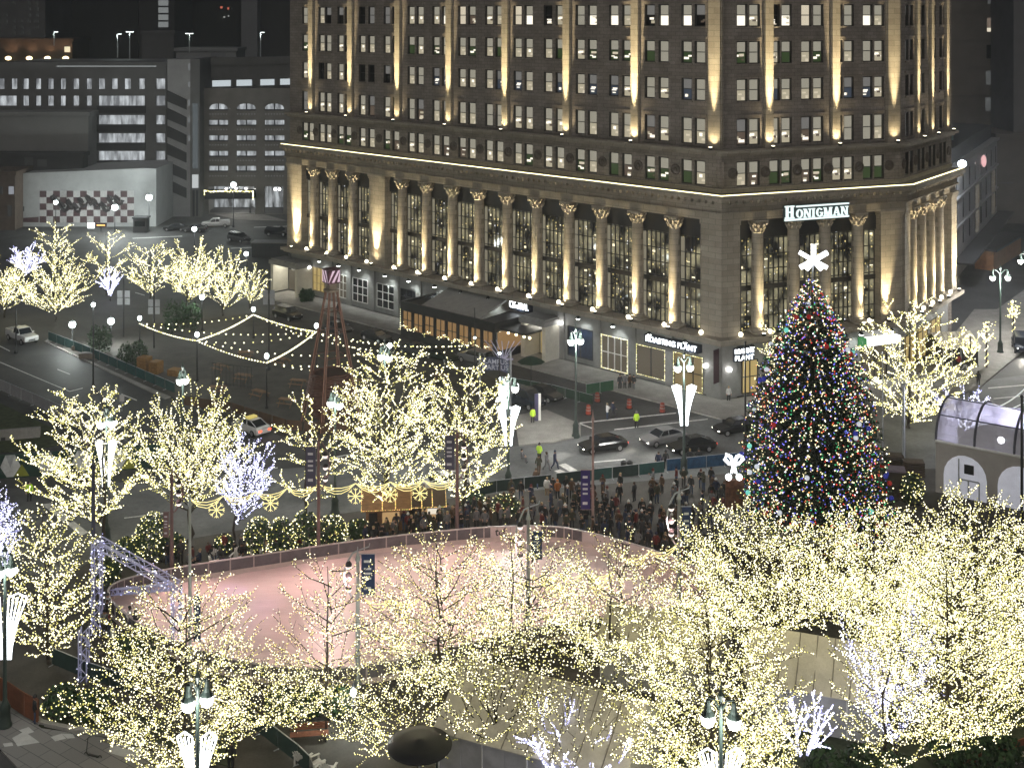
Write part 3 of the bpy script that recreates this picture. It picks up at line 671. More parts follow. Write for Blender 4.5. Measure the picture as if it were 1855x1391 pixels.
# hand-cut roman capitals, thick and thin strokes with slab serifs
def glyphs(word, h, big):
    out = []; x = 0
    def bar(m, x0, y0, x1, y1, wd): 
        dx, dy = x1-x0, y1-y0; l = math.hypot(dx, dy); nx, ny = (1, 0) if abs(dy) > abs(dx) else (0, 1)
        m.append([(x0-nx*wd/2, y0-ny*wd/2), (x0+nx*wd/2, y0+ny*wd/2), (x1+nx*wd/2, y1+ny*wd/2), (x1-nx*wd/2, y1-ny*wd/2)])
    for i, ch in enumerate(word):
        H = big if i == 0 else h; T = H*.21; t_ = H*.10; m = []
        def ser(cx, y): m.append([(cx-T*.95, y-t_*.5), (cx+T*.95, y-t_*.5), (cx+T*.95, y+t_*.5), (cx-T*.95, y+t_*.5)])
        if ch == 'H':
            wd = H*.86; bar(m, T, 0, T, H, T); bar(m, wd-T, 0, wd-T, H, T); bar(m, T, H*.5, wd-T, H*.5, t_)
            for cx in (T, wd-T): ser(cx, t_/2); ser(cx, H-t_/2)
        elif ch in 'OG':
            wd = H*.86; N = 20
            for k in range(N):
                a0, a1 = 2*math.pi*k/N, 2*math.pi*(k+1)/N; mid = (a0+a1)/2
                if ch == 'G' and -.1 < (mid if mid < math.pi else mid-2*math.pi) < .75: continue
                q = []
                for a in (a0, a1): q.append((wd/2+wd/2*math.cos(a), H/2+H/2*math.sin(a)))
                for a in (a1, a0): q.append((wd/2+(wd/2-T)*math.cos(a), H/2+(H/2-t_)*math.sin(a)))
                m.append(q)
            if ch == 'G': bar(m, wd-T*.7, H*.08, wd-T*.7, H*.48, T*.9); m.append([(wd*.55, H*.42), (wd, H*.42), (wd, H*.52), (wd*.55, H*.52)])
        elif ch == 'N':
            wd = H*.86; bar(m, t_, 0, t_, H, t_*1.3); bar(m, wd-t_, 0, wd-t_, H, t_*1.3); bar(m, t_*1.4, H, wd-t_*1.4, 0, T*1.1); ser(t_*1.3, t_/2); ser(t_*1.0, H-t_/2); ser(wd-t_*1.3, H-t_/2)
        elif ch == 'I':
            wd = H*.42; bar(m, wd/2, 0, wd/2, H, T); ser(wd/2, t_/2); ser(wd/2, H-t_/2)
        elif ch == 'M':
            wd = H*1.06; bar(m, t_*1.2, 0, t_*1.2, H, t_*1.2); bar(m, wd-T*.8, 0, wd-T*.8, H, T); bar(m, t_*1.6, H, wd*.48, 0, T); bar(m, wd-T, H, wd*.48, 0, t_*1.2); ser(t_*1.3, t_/2); ser(wd-T*.8, t_/2); ser(t_*1.3, H-t_/2); ser(wd-T*.8, H-t_/2)
        elif ch == 'A':
            wd = H*.92; bar(m, t_*1.2, 0, wd*.46, H, t_*1.2); bar(m, wd-T*.7, 0, wd*.5, H, T*1.05); bar(m, wd*.25, H*.33, wd*.75, H*.33, t_); ser(t_*1.4, t_/2); ser(wd-T*.7, t_/2)
        out.append([[(x+a, b) for a, b in q] for q in m]); x += wd+H*.16
    return out, x
gy, W_ = glyphs('HONIGMAN', .98, 1.42); u0 = FC.u_at(1421, 1.0); u1 = FC.u_at(1537, 1.0); k = (u1-u0)/W_; zb = 19.55
for li in gy:
    m = MB()
    for qi, q in enumerate(li):
        e = .001*qi; m.hexa([FC(u0+a*k, 1.0+e, zb+.02+b) for a, b in q]+[FC(u0+a*k, 1.16+e, zb+.02+b) for a, b in q])
    m.build('letter', emi('sign_white', (.86, 1, .98), 1.15), sg, world=True)
m = MB(); m.fbox(FC, u0, u1, .98, 1.15, zb-.22, zb-.04); m.fbox(FC, u0+1.5, u1, .98, 1.15, zb+1.22, zb+1.38); m.build('sign_bar', emi('sign_white', (.86, 1, .98), 1.15), sg, world=True)
m = MB(); m.fbox(FC, u0-.1, u1+.1, .86, .97, zb-.3, zb+1.5); m.build('back_panel', mat('sign_back', (.03, .05, .05), .5), sg, world=True)
def lit_sign(label, fr, px0, px1, z, h, lines, n=.35):
    a, b = fr.u_at(px0, n), fr.u_at(px1, n); a, b = min(a, b), max(a, b)
    s_ = thing('shop_sign', label, 'sign', fr((a+b)/2, n, z)); m = MB(); m.fbox(fr, a, b, n-.86, n-.08, z-h/2, z+h/2); m.build('back_panel', mat('navy_panel', (.012, .016, .03), .5), s_, world=True)
    ud = Vector((fr.d.x, fr.d.y, 0)); ud = ud if ud.x > 0 else -ud; nl = len(lines)
    for i, t_ in enumerate(lines):
        zz = z+h*((nl-1)/2-i)/nl; c = fr((a+b)/2, n-.07, zz); size = h/nl*.95
        o = text('lettering', t_, size, c, ud, (0, 0, 1), .04, emi('sign_letter', (.93, .98, 1), 4.5), s_)
        wd = max(v.co.dot(ud) for v in o.data.vertices)-min(v.co.dot(ud) for v in o.data.vertices); f_ = (b-a)*.94/max(wd, .1)
        for v in o.data.vertices:
            l = v.co-s_.matrix_basis.inverted() @ Vector(c); v.co = v.co+ud*(l.dot(ud)*(f_-1))
    return s_
lit_sign('white ROASTING PLANT letters over the shop windows under the columns', FL, 1166, 1264, 5.1, .9, ['ROASTING PLANT'])
lit_sign('small two line ROASTING PLANT sign on the cut corner of the building', FC, 1331, 1367, 4.9, 1.5, ['ROASTING', 'PLANT'])
lit_sign('white glowing sign at the end of the sloped pavilion roof', FL, 921, 957, 5.6, 1.3, ['CENTRAL'])
s_ = thing('shop_sign', 'plain bright white box sign behind the lit tree right of the Christmas tree', 'sign', FC(FC.L-3, .6, 4.6))
m = MB(); m.fbox(FC, FC.u_at(1572, .6), FC.u_at(1632, .6), -.3, .6, 4.3, 5.1); m.build('light_box', emi('sign_box', (1, .99, .97), 3), s_, world=True)
m = MB(); m.fbox(FC, FC.u_at(1563, .6), FC.u_at(1571, .6), -.3, .55, 4.2, 5.2); m.build('end_panel', emi('green_panel', (.05, .4, .1), .5), s_, world=True)
ba = thing('wall_banner', 'narrow dark banner hanging at the building corner beside the wall lamps', 'banner', FL(.7, .6, 3.5))
m = MB(); m.fbox(FL, .35, .42, -.1, .95, 2.0, 5.6); m.build('cloth', mat('maroon_cloth', (.05, .02, .03), .8), ba, world=True); m = MB(); m.tube([FL(.38, -.2, 5.65), FL(.38, 1.05, 5.65)], .03, 6); m.build('bracket', dark, ba, world=True)
# ---- glazed dining pavilion on the pavement
pv = thing('dining_pavilion', 'glass dining pavilion with black fascia and sloped grey roof against the building', 'pavilion', FL(37, 3, 0))
ua, ub = 28.5, 45.6
m = MB(); m.fbox(FL, ua, ub, 5.7, 6.0, 3.5, 4.7); m.fbox(FL, ua, ua+.3, -.3, 5.69, 3.5, 4.7); m.fbox(FL, ub-.3, ub, -.3, 5.69, 3.5, 4.7); m.build('fascia', black, pv, world=True)
m = MB(); m.hexa([FL(ua+3.2, 5.6, 4.4), FL(ub-3.5, 5.6, 4.4), FL(ub-3.5, -.2, 6.1), FL(ua+3.2, -.2, 6.1), FL(ua+3.2, 5.6, 4.6), FL(ub-3.5, 5.6, 4.6), FL(ub-3.5, -.2, 6.3), FL(ua+3.2, -.2, 6.3)]); m.build('roof_slope', mat('grey_membrane', (.30, .30, .29), .6, var=.15), pv, world=True)
m = MB(); m.hexa([FL(ua, 5.6, 4.3), FL(ua+3.15, 5.6, 4.3), FL(ua+3.15, -.2, 4.5), FL(ua, -.2, 4.5), FL(ua, 5.6, 4.42), FL(ua+3.15, 5.6, 4.42), FL(ua+3.15, -.2, 4.62), FL(ua, -.2, 4.62)]); m.hexa([FL(ub-3.45, 5.6, 4.3), FL(ub-.3, 5.6, 4.3), FL(ub-.3, -.2, 4.4), FL(ub-3.45, -.2, 4.4), FL(ub-3.45, 5.6, 4.42), FL(ub-.3, 5.6, 4.42), FL(ub-.3, -.2, 4.52), FL(ub-3.45, -.2, 4.52)]); m.build('flat_roof', dark, pv, world=True)
m = MB(); m.fbox(FL, ua, ub, 5.6, 5.95, .15, 1.1); m.fbox(FL, ua, ua+.3, 0, 5.59, .15, 1.1); m.build('base_wall', dark, pv, world=True)
dg = emi('dining_room_glow', (.42, .24, .09), .55)
us_ = np.linspace(ua+.2, ub-.2, 9)
for i in range(8):
    m = MB(); m.fbox(FL, us_[i]+.25, us_[i+1]-.25, 5.78, 5.84, 1.15, 3.45); wv = m.build('window', dg, pv, world=True)
    m = MB(); m.fbox(FL, us_[i]+.25, us_[i+1]-.25, 5.845, 5.9, 2.0+.3*(i % 2), 2.1+.3*(i % 2)); m.fbox(FL, (us_[i]+us_[i+1])/2-.04, (us_[i]+us_[i+1])/2+.04, 5.846, 5.92, 1.15, 3.45); m.build('window_bars', black, wv, world=True)
for u in us_: m = MB(); m.fbox(FL, u-.24, u+.24, 5.7, 5.95, 1.1, 3.5); m.build('mullion_post', black, pv, world=True)
m = MB(); m.fbox(FL, ua+.02, ua+.1, .5, 5.4, 1.15, 3.45); m.build('end_glass', dg, pv, world=True)
r = np.random.default_rng(3); P = []
for t_ in np.linspace(0, 1, 130):
    u = ub-.3-(ub-ua-1)*t_
    if .36 < t_ < .44 or .2 < t_ < .27: continue
    P.append(FL(u, 6.25+r.normal()*.12, 1.45+.25*math.sin(t_*40)+r.normal()*.12))
for z in np.linspace(1, 3.6, 10): P.append(FL(ub-.1, 6.08, z))
og = np.array(FL(37, 3, 0)); bulbs('string_lights', np.array(P)-og, .06, [warm1, warm2], pv, r)
for i, u in enumerate((ua+.8, ua-.6, ua-1.9, ua-3.2, ua-4.1, ua+7.5)):
    m = MB(); m.ball(FL(u, 4.2, 3.3), .17, 8, 6); m.build('hanging_lamp', emi('cafe_globe', (1, .82, .5), 7), pv, world=True)
m = MB(); m.fbox(FL, 24.2, ua-.02, 0, 5.2, 3.75, 4.0); m.build('side_canopy', dark, pv, world=True)
# ------------------------------------------------------------------ parking garages and the other buildings
gar = mat('garage_concrete', (.125, .125, .125), .85, var=.15, vs=.3, var2=.2)
gard = mat('garage_dark', (.045, .045, .047), .85, var=.2, vs=.3)
glow1 = emi('garage_light', (.88, .95, 1.0), .50); glow2 = emi('garage_light_dim', (.88, .92, .95), .16)
def garage_glow(name, lo, hi):
    m = bpy.data.materials.new(name); m.use_nodes = True; t = m.node_tree; b = t.nodes['Principled BSDF']; b.inputs['Base Color'].default_value = (.05, .05, .05, 1)
    tc = t.nodes.new('ShaderNodeTexCoord'); n = t.nodes.new('ShaderNodeTexNoise'); n.inputs['Scale'].default_value = .8; n.inputs['Detail'].default_value = 6; mp = t.nodes.new('ShaderNodeMapping'); mp.inputs['Scale'].default_value = (1.6, 1, .35)
    r = t.nodes.new('ShaderNodeValToRGB'); e = r.color_ramp.elements; e[0].position = .38; e[0].color = (lo*.88, lo*.93, lo, 1); e[1].position = .66; e[1].color = (hi*.9, hi*.96, hi, 1)
    t.links.new(tc.outputs['Object'], mp.inputs[0]); t.links.new(mp.outputs[0], n.inputs['Vector']); t.links.new(n.outputs[0], r.inputs[0]); t.links.new(r.outputs[0], b.inputs['Emission Color']); b.inputs['Emission Strength'].default_value = 1; return m
gglow = garage_glow('garage_interior', .16, .62)
def wall_with_holes(mb, x0, x1, z0, z1, holes, y0, y1, mi=0):
    """an upright wall facing -Y with rectangular openings: rows of (zb, zt, [(xa, xb), ...])"""
    rows = sorted(holes); z = z0
    for zb, zt, xs in rows:
        if zb > z: mb.box(x0, x1, y0, y1, z, zb, mi)
        x = x0
        for a, b in sorted(xs):
            if a > x: mb.box(x, a, y0, y1, zb, zt, mi)
            x = b
        if x < x1: mb.box(x, x1, y0, y1, zb, zt, mi)
        z = zt
    if z < z1: mb.box(x0, x1, y0, y1, z, z1, mi)
def X_(px, Y): return (px-CXP)/F*Y
def Z_(py, Y): return CH-(py-HY)/F*Y
# left garage
Y = 256.0; x = lambda p: X_(p, Y); z = lambda p: Z_(p, Y)
lgz = thing('parking_garage', 'long dark parking garage with rows of small bright square openings', 'building', (x(140), Y, 0))
rows = []
sq = [(-3, 8), (20, 31), (41, 52), (64, 74), (86, 97), (109, 119), (132, 143), (156, 166), (178, 190), (202, 213), (225, 237), (251, 262)]
rows.append((z(162), z(143), [(x(a), x(b)) for a, b in sq]+[(x(282), x(299))]))
rows.append((z(192), z(174), [(x(-3), x(30))]+[(x(a), x(b)) for a, b in sq[2:8]]+[(x(178), x(262)), (x(282), x(299))]))
for t_, b_ in ((209, 226), (242, 259), (274, 291)): rows.append((z(b_), z(t_), [(x(158), x(166)), (x(178), x(262)), (x(282), x(299))]))
rows.append((z(322), z(308), [(x(283), x(299))]))
m = MB(); wall_with_holes(m, x(-60), x(302), 0, z(113), rows, Y, Y+.6); m.box(x(-60), x(302), Y+.605, Y+40, z(121), z(119)); m.build('wall', gar, lgz, world=True)
m = MB(); m.box(x(-60), x(302), Y+.65, Y+40, 0, z(123)); m.build('wall_core', gard, lgz, world=True)
for zb, zt, xs in rows:
    for a, b in xs:
        q = MB(); q.box(a-.2, b+.2, Y+.602, Y+.64, zb-.2, zt+.2); q.build('opening', gglow, lgz, world=True)
m = MB()
for t_ in (192, 226, 259, 291): m.box(x(176), x(264), Y-.25, Y-.003, z(t_+13), z(t_))
m.build('spandrel', gard, lgz, world=True)
m = MB(); m.box(x(103), x(283), Y-.1, Y-.003, z(121.5), z(119.5)); m.build('parapet_light', emi('parapet_line', (.8, .85, .85), .30), lgz, world=True)
# stair and ramp block with slanted bands
Y2 = 254.0; x = lambda p: X_(p, Y2); z = lambda p: Z_(p, Y2)
rt = thing('ramp_tower', 'grey ramp block with slanted dark bands between the two garages', 'building', (x(325), Y2, 0))
m = MB(); m.box(x(303), x(345), Y2, Y2+14, 0, z(108)); m.build('wall', mat('ramp_concrete', (.27, .27, .275), .85, var=.15, vs=.3), rt, world=True)
for k in range(6):
    m = MB(); a0 = 160+32*k; m.hexa([(x(303), Y2-.2, z(a0+24)), (x(338), Y2-.2, z(a0+39)), (x(338), Y2-.003, z(a0+39)), (x(303), Y2-.003, z(a0+24)), (x(303), Y2-.2, z(a0+4)), (x(338), Y2-.2, z(a0+21)), (x(338), Y2-.003, z(a0+21)), (x(303), Y2-.003, z(a0+4))])
    m.build('ramp_band', gard, rt, world=True)
for t_, h_ in ((115, 12), (148, 11), (181, 11), (212, 11), (245, 11)):
    m = MB(); m.box(x(341), x(344.5), Y2-.05, Y2-.003, z(t_+h_), z(t_)); m.build('window', glow2, rt, world=True)
m = MB(); m.box(x(346), x(363), Y2-.5, Y2+14, 0, z(107)); m.build('stair_wall', gar, rt, world=True)
m = MB(); m.box(x(350), x(360), Y2-.6, Y2-.503, z(305), z(187)); m.build('stair_glass', emi('stair_glass', (.6, .7, .75), .12), rt, world=True)
m = MB(); m.box(x(349.5), x(360.5), Y2-.65, Y2-.503, z(340), z(316)); m.build('lit_panel', emi('stair_lit', (.9, .95, .95), .55), rt, world=True)
m = MB(); m.box(x(350), x(354), Y2-.6, Y2-.503, .2, z(344)); m.box(x(356.5), x(360), Y2-.6, Y2-.503, .2, z(344)); m.build('door', dark, rt, world=True)
# right garage with arched top openings
Y3 = 257.0; x = lambda p: X_(p, Y3); z = lambda p: Z_(p, Y3)
rg = thing('parking_garage', 'brown parking garage with arched top openings and a lit entrance canopy', 'building', (x(450), Y3, 0))
cols = [(378, 413), (428, 464), (479, 515)]
rows = [(z(b_), z(t_), [(x(a), x(c)) for a, c in cols]) for t_, b_ in ((218, 229), (246, 257), (274, 285), (301, 312))]
rows.append((z(201), z(188), [(x(a), x(c)) for a, c in cols])); rows.append((0.1, z(338), [(x(378), x(462)), (x(479), x(513))]))
gw = mat('garage_brick', (.15, .14, .13), .85, var=.2, vs=.4)
m = MB(); wall_with_holes(m, x(364), x(560), 0, z(160), rows, Y3, Y3+.6); m.build('wall', gw, rg, world=True)
m = MB(); m.box(x(364), x(560), Y3+.66, Y3+40, z(334), z(161)); m.box(x(364), x(560), Y3+14, Y3+40, 0, z(334)); m.build('wall_core', gard, rg, world=True)
for zb, zt, xs in rows[:5]:
    for a, b in xs:
        q = MB(); q.box(a-.2, b+.2, Y3+.602, Y3+.65, zb-.2, zt+.2); op = q.build('opening', gglow, rg, world=True)
        q = MB(); q.box(a, b, Y3+.3, Y3+.45, zb, zb+.28); q.box((a+b)/2-.12, (a+b)/2+.12, Y3+.1, Y3+.28, zb, zt); q.build('rail', gard, op, world=True)
for a, b in cols:          # arched heads
    m = MB(); N = 10; cx, rx = (x(a)+x(b))/2, (x(b)-x(a))/2; zc = z(201)
    for i in range(N):
        t0, t1 = math.pi*i/N, math.pi*(i+1)/N; h0, h1 = (z(188)-zc)*math.sin(t0)**.6, (z(188)-zc)*math.sin(t1)**.6
        xa, xb = cx+rx*math.cos(t0), cx+rx*math.cos(t1)
        m.hexa([(xb, Y3-.03, zc+h1), (xa, Y3-.03, zc+h0), (xa, Y3+.55, zc+h0), (xb, Y3+.55, zc+h1), (xb, Y3-.03, z(186)), (xa, Y3-.03, z(186)), (xa, Y3+.55, z(186)), (xb, Y3+.55, z(186))])
    m.build('arch_head', gw, rg, world=True)
for a, b in cols:
    for row in range(5):
        m = MB(); zz = z(207+28*row)
        for k in range(7): xx = x(a)+(x(b)-x(a))*(k+.5)/7; m.box(xx-.14, xx+.14, Y3-.06, Y3-.003, zz-.15, zz+.15)
        m.build('vent_course', mat('pale_vent', (.3, .3, .3), .8, var=0), rg, world=True)
m = MB(); m.box(x(365), x(520), Y3+9, Y3+9.1, .1, z(338)); m.build('entrance_glow', garage_glow('entrance_interior', .02, .5), rg, world=True)
for p in (400, 418, 436, 455, 490, 498):
    m = MB(); m.ball((x(p), Y3+5, 4.6), .3, 8, 5); m.build('ceiling_light', lampw, rg, world=True)
lamp('entrance_ceiling_light', 'POINT', (x(430), Y3+4, 4.0), 900, (1, .98, .9), rg, size=1.5)
m = MB(); m.box(x(377), x(464), Y3-3, Y3-.01, z(357), z(343)); m.build('canopy', black, rg, world=True)
r = np.random.default_rng(8); P = [(X_(377+87*t_, Y3), Y3-3.1, z(343+r.normal()*.7)) for t_ in np.linspace(0, 1, 70)]+[(X_(464, Y3), Y3-3.1, z(343+14*t_)) for t_ in np.linspace(0, 1, 12)]+[(X_(377, Y3), Y3-3.1, z(343+6*t_)) for t_ in np.linspace(0, 1, 5)]
bulbs('string_lights', np.array(P)-np.array([x(450), Y3, 0]), .13, [warm1, warm2], rg, r)
m = MB(); N = 10
# set-back top floor, turned a little
Yb = 262.0
fr = Fr((X_(364, Yb), Yb), (X_(530, Yb+9), Yb+9)); m = MB(); L = fr.L
zr = lambda p: Z_(p, Yb+4)
fr_rows = [(.02, .05), (.10, .33), (.38, .56), (.64, .81), (.86, 1.0)]
m.fbox(fr, 0, L, -1, 0, 20, zr(161)); m.fbox(fr, 0, L, -1, 0, zr(145), zr(104))
e = [0]+sum([[a*L, b*L] for a, b in fr_rows], [])+[L+1]
for i in range(0, len(e), 2):
    if e[i+1]-e[i] > .1: m.fbox(fr, e[i], e[i+1], -1, 0, zr(161)+.002, zr(145)-.002)
m.fbox(fr, -2, L, -1.2, .3, zr(118), zr(106)); m.build('top_wall', gar, rg, world=True)
m = MB(); m.fbox(fr, 0, L, -1.05, -1.01, zr(161), zr(145)); m.build('top_opening_glow', emi('garage_top_light', (.85, .95, 1), .62), rg, world=True)
# a roof plant room and the dark towers behind
def tower(label, px0, px1, top, Y, m_, cat='building', wins=(), wm=None, d=20, name='office_tower', group=None):
    o = thing(name, label, cat, (X_((px0+px1)/2, Y), Y, 0), group=group)
    b = MB(); b.box(X_(px0, Y), X_(px1, Y), Y, Y+d, 0, Z_(top, Y)); b.box(X_(px0, Y)-.4, X_(px1, Y)+.4, Y-.4, Y+d, Z_(top, Y), Z_(top, Y)+.8); b.build('wall', m_, o, world=True)
    for (a, t_, c, b_), em in wins:
        q = MB(); q.box(X_(a, Y), X_(c, Y), Y-.12, Y-.004, Z_(b_, Y), Z_(t_, Y)); q.build('window', em, o, world=True)
    return o
tw1 = mat('tower_dark_grey', (.085, .085, .088), .8, var=.2, vs=.15); tw2 = mat('tower_black', (.03, .03, .032), .7, var=.2, vs=.15); tw3 = mat('tower_grey', (.16, .165, .175), .8, var=.1, vs=.2)
dimw = emi('far_window_dim', (.5, .52, .5), .04); pale = emi('far_window_lit', (.85, .9, .85), .35); redl = emi('far_red_light', (1, .25, .15), .5)
rr = random.Random(2)
tower('wide dark grey tower at the top left corner of the view', -70, 82, -160, 330, tw1, wins=[((8+14*i, 3+11*j, 14+14*i, 9+11*j), dimw) for i in range(5) for j in range(7) if rr.random() < .6])
tower('black tower between the grey tower and the lit stairwell tower', 83, 250, -220, 380, tw2, wins=[((115, 34, 121, 39), pale)])
tower('slim tower with a bright column of stairwell windows', 252, 316, -220, 360, tw2, wins=[((287, -12+13*j, 305, -2+13*j), emi('stair_tower_light', (.85, .9, .9), .22)) for j in range(5)])
tower('black tower with a few small red and white lights behind the garage roof', 318, 436, -220, 400, tw2, wins=[((300+rr.uniform(30, 130), yy, 0, 0), pale) for yy in ()]+[((341, 20, 343, 23), pale), ((399, 12, 403, 16), redl), ((412, 14, 415, 18), redl), ((405, 30, 408, 33), pale), ((413, 28, 415, 31), pale), ((344, 5, 346, 7), pale)])
tower('pale grey slab tower standing just left of the stone office building', 437, 466, -220, 390, tw3)
tower('black tower half hidden behind the left end of the stone office building', 468, 560, -220, 395, tw2)
tower('low grey plant room on the right garage roof', 319, 428, 93, 300, mat('plant_room', (.20, .205, .21), .8, var=.1, vs=.3), name='plant_room', d=10, wins=[((382, 96, 408, 106), tw3)])
tower('dark screened roof plant in front of the lit stairwell tower', 257, 315, 62, 310, tw1, name='roof_plant', d=10)
Yw = 300
bo = tower('low brownish roof building with a row of warm floodlights and one lit window', -60, 131, 76, Yw, mat('rooftop_brown', (.05, .042, .035), .85, var=.2, vs=.2), name='rooftop_building', d=12, wins=[((117, 85, 127, 95), emi('attic_window', (1, .9, .6), .9))])
for px_ in (15, 53, 86, 119):
    m = MB(); p = PY(px_, 106, Yw-2); m.ball(p, .62, 10, 6, 0, (1.3, 1, .8)); m.tube([p, p+Vector((0, 1.9, -.2))], .1, 5, 1); m.build('floodlight', [emi('warm_flood', (1, .75, .38), 5), dark], bo, world=True)
    lamp('flood_beam', 'SPOT', p+Vector((0, -.2, .6)), 900, (1, .55, .3), bo, (p.x, p.y+2, p.z+6), 120, .9, .3)
m = MB(); m.box(X_(-60, Yw), X_(250, Yw), Yw-.6, Yw-.1, Z_(112, Yw), Z_(110, Yw)); m.build('roof_edge', gard, bo, world=True)
def roof_lamp(px_, y0, y1, twin, label):
    Yl = 290; p = PY(px_, y0, Yl); o = thing('roof_lamp', label, 'lamp post', (p.x, p.y, Z_(y1, Yl)), group='lamp posts on the garage roofs')
    m = MB(); m.tube([(p.x, p.y, Z_(y1, Yl)), (p.x, p.y, p.z)], [.14, .1], 6); m.build('pole', mat('pale_pole', (.3, .31, .32), .6), o, world=True)
    for s in ((-1, 1) if twin else (1,)):
        m = MB(); m.box(p.x+min(0, s*.9), p.x+max(0, s*.9), p.y-.3, p.y+.3, p.z-.12, p.z+.12); h = m.build('lamp_head', dark, o, world=True)
        m = MB(); m.box(p.x+min(s*.1, s*.85), p.x+max(s*.1, s*.85), p.y-.26, p.y+.26, p.z-.26, p.z-.125); m.build('lens', emi('roof_lamp_lens', (.9, 1, .98), 4), h, world=True)
    lamp('roof_lamp_beam', 'SPOT', p+Vector((0, -.3, -.3)), 500, (.85, 1, .95), o, (p.x, p.y, p.z-10), 110, .8, .2)
roof_lamp(98, 57, 84, False, 'single headed roof lamp at the far left above the warm floodlights')
roof_lamp(213, 61, 105, False, 'single headed roof lamp beside the double one over the left garage')
roof_lamp(235, 57, 108, True, 'double headed roof lamp over the left garage')
roof_lamp(343, 60, 96, True, 'double headed roof lamp above the grey plant room')
roof_lamp(472, 58, 108, False, 'single headed roof lamp beside the pale grey slab tower')
# the low mural building, the blank wall, the brick corner house
Ym = 242.0; x = lambda p: X_(p, Ym); z = lambda p: Z_(p, Ym)
mu = thing('mural_building', 'low pale building with a maroon and white checkerboard mural', 'building', (x(150), Ym, 0))
m = MB(); m.add([(x(28), Ym, 0), (x(283), Ym, 0), (x(283), Ym, z(306)), (x(262), Ym, z(305)), (x(45), Ym, z(314)), (x(30), Ym, z(317)), (x(28), Ym+20, 0), (x(283), Ym+20, 0), (x(283), Ym+20, z(306)), (x(262), Ym+20, z(305)), (x(45), Ym+20, z(314)), (x(30), Ym+20, z(317))],
     [(5, 4, 3, 2, 1, 0), (6, 7, 8, 9, 10, 11), (0, 1, 7, 6), (1, 2, 8, 7), (2, 3, 9, 8), (3, 4, 10, 9), (4, 5, 11, 10), (5, 0, 6, 11)]); m.build('wall', mat('mural_wall_paint', (.33, .34, .345), .8, var=.12, vs=.5), mu, world=True)
maroon = mat('mural_maroon', (.085, .05, .055), .8, var=.3, vs=2); chk = MB(); chw = MB(); ci = 0
for i in range(14):
    for j in range(5):
        a, b = 72+12.2*i, 72+12.2*(i+1); t_, b_ = 346+11.5*j, 346+11.5*(j+1)
        if 7 <= i <= 8 and j == 1 and False: continue
        (chk if (i+j) % 2 == 0 else chw).box(x(a), x(b)-.001, Ym-.03, Ym-.004, z(b_), z(t_)-.001)
chk.build('mural_square', maroon, mu, world=True); chw.build('mural_field', mat('mural_white', (.42, .42, .42), .8, var=.15, vs=2), mu, world=True)
m = MB(); rr = random.Random(4)
for k in range(10):       # dark script-like strokes and discs over the squares
    cx, cy_ = 104+k*12+rr.uniform(-3, 3), 372+rr.uniform(-12, 10)
    pts = [(x(cx+9*math.cos(a)*rr.uniform(.6, 1)), Ym-.06-.001*k, z(cy_+8*math.sin(a*1.3))) for a in np.linspace(0, 5, 9)]
    m.tube(pts, [.2+.25*rr.random() for _ in pts], 5)
m.build('mural_script', mat('mural_black', (.035, .03, .032), .8), mu, world=True)
m = MB(); m.add([(x(35), Ym-.05, z(399)), (x(42), Ym-.05, z(392)), (x(42), Ym-.05, z(395)), (x(70), Ym-.05, z(393)), (x(70), Ym-.05, z(403)), (x(42), Ym-.05, z(402.5)), (x(42), Ym-.05, z(405.5))], [(6, 5, 4, 3, 2, 1, 0)]); m.build('mural_arrow', maroon, mu, world=True)
m = MB(); m.box(x(34), x(44), Ym-.05, Ym-.004, z(383), z(374)); m.build('wall_vent', dark, mu, world=True)
tower('blank grey windowless wall block above the mural building', -60, 160, 210, 249.5, mat('blank_wall', (.165, .165, .163), .85, var=.1, vs=.3, var2=.2), name='wall_block', d=5)
tower('dark roof with plant boxes in front of the blank grey wall', -60, 150, 284, 246, gard, name='flat_roof_building', d=3, wins=[((45, 285, 60, 300), tw1), ((68, 289, 85, 302), tw1)])
bh = tower('old brown brick house with two arched windows at the left edge', -60, 27, 318, 238, mat('old_brick', (.10, .075, .06), .9, var=.3, vs=1), name='brick_house', d=14, wins=[((16, 338, 25, 352), emi('house_window', (.8, .85, .95), .3)), ((-2, 338, 5, 352), dimw), ((14, 372, 22, 392), dimw)])
# ---- right hand buildings
tr = mat('tan_brick', (.105, .095, .085), .85, var=.2, vs=.3); tr2 = mat('right_grey', (.115, .113, .115), .85, var=.15, vs=.3)
Yr = 262.0
o = tower('tall dark brown tower right of the office building with a column of shaded windows', 1700, 1836, -120, Yr, tr, d=30, wins=[((1788, 33, 1805, 50), emi('shade_tan', (.55, .42, .33), .28)), ((1788, 51, 1796, 58), emi('window_spot', (1, .9, .7), .8)), ((1787, 82, 1806, 106), gl_dark), ((1786, 129, 1804, 154), emi('shade_grey', (.4, .42, .42), .16)), ((1785, 177, 1803, 201), emi('shade_grey', (.4, .42, .42), .16)), ((1784, 223, 1802, 248), emi('shade_olive', (.4, .36, .25), .15)), ((1789, -8, 1806, 8), emi('shade_grey', (.4, .42, .42), .16))])
m = MB()
for t_ in (20, 72, 122, 172, 222, 272): m.box(X_(1700, Yr), X_(1836, Yr), Yr-.3, Yr-.003, Z_(t_+2, Yr), Z_(t_, Yr))
m.build('ledge', tr, o, world=True)
tower('grey tower at the right edge of the view', 1836, 1960, -150, 250, tr2, d=30)
fr = Fr((X_(1716, 186), 186), (X_(1806, 240), 240))
lw = thing('club_building', 'low grey building with pairs of floodlit slim columns down the side street', 'building', fr(0, 0, 0)); L = fr.L
lgst = mat('grey_limestone', (.25, .25, .255), .8, var=.15, vs=.5)
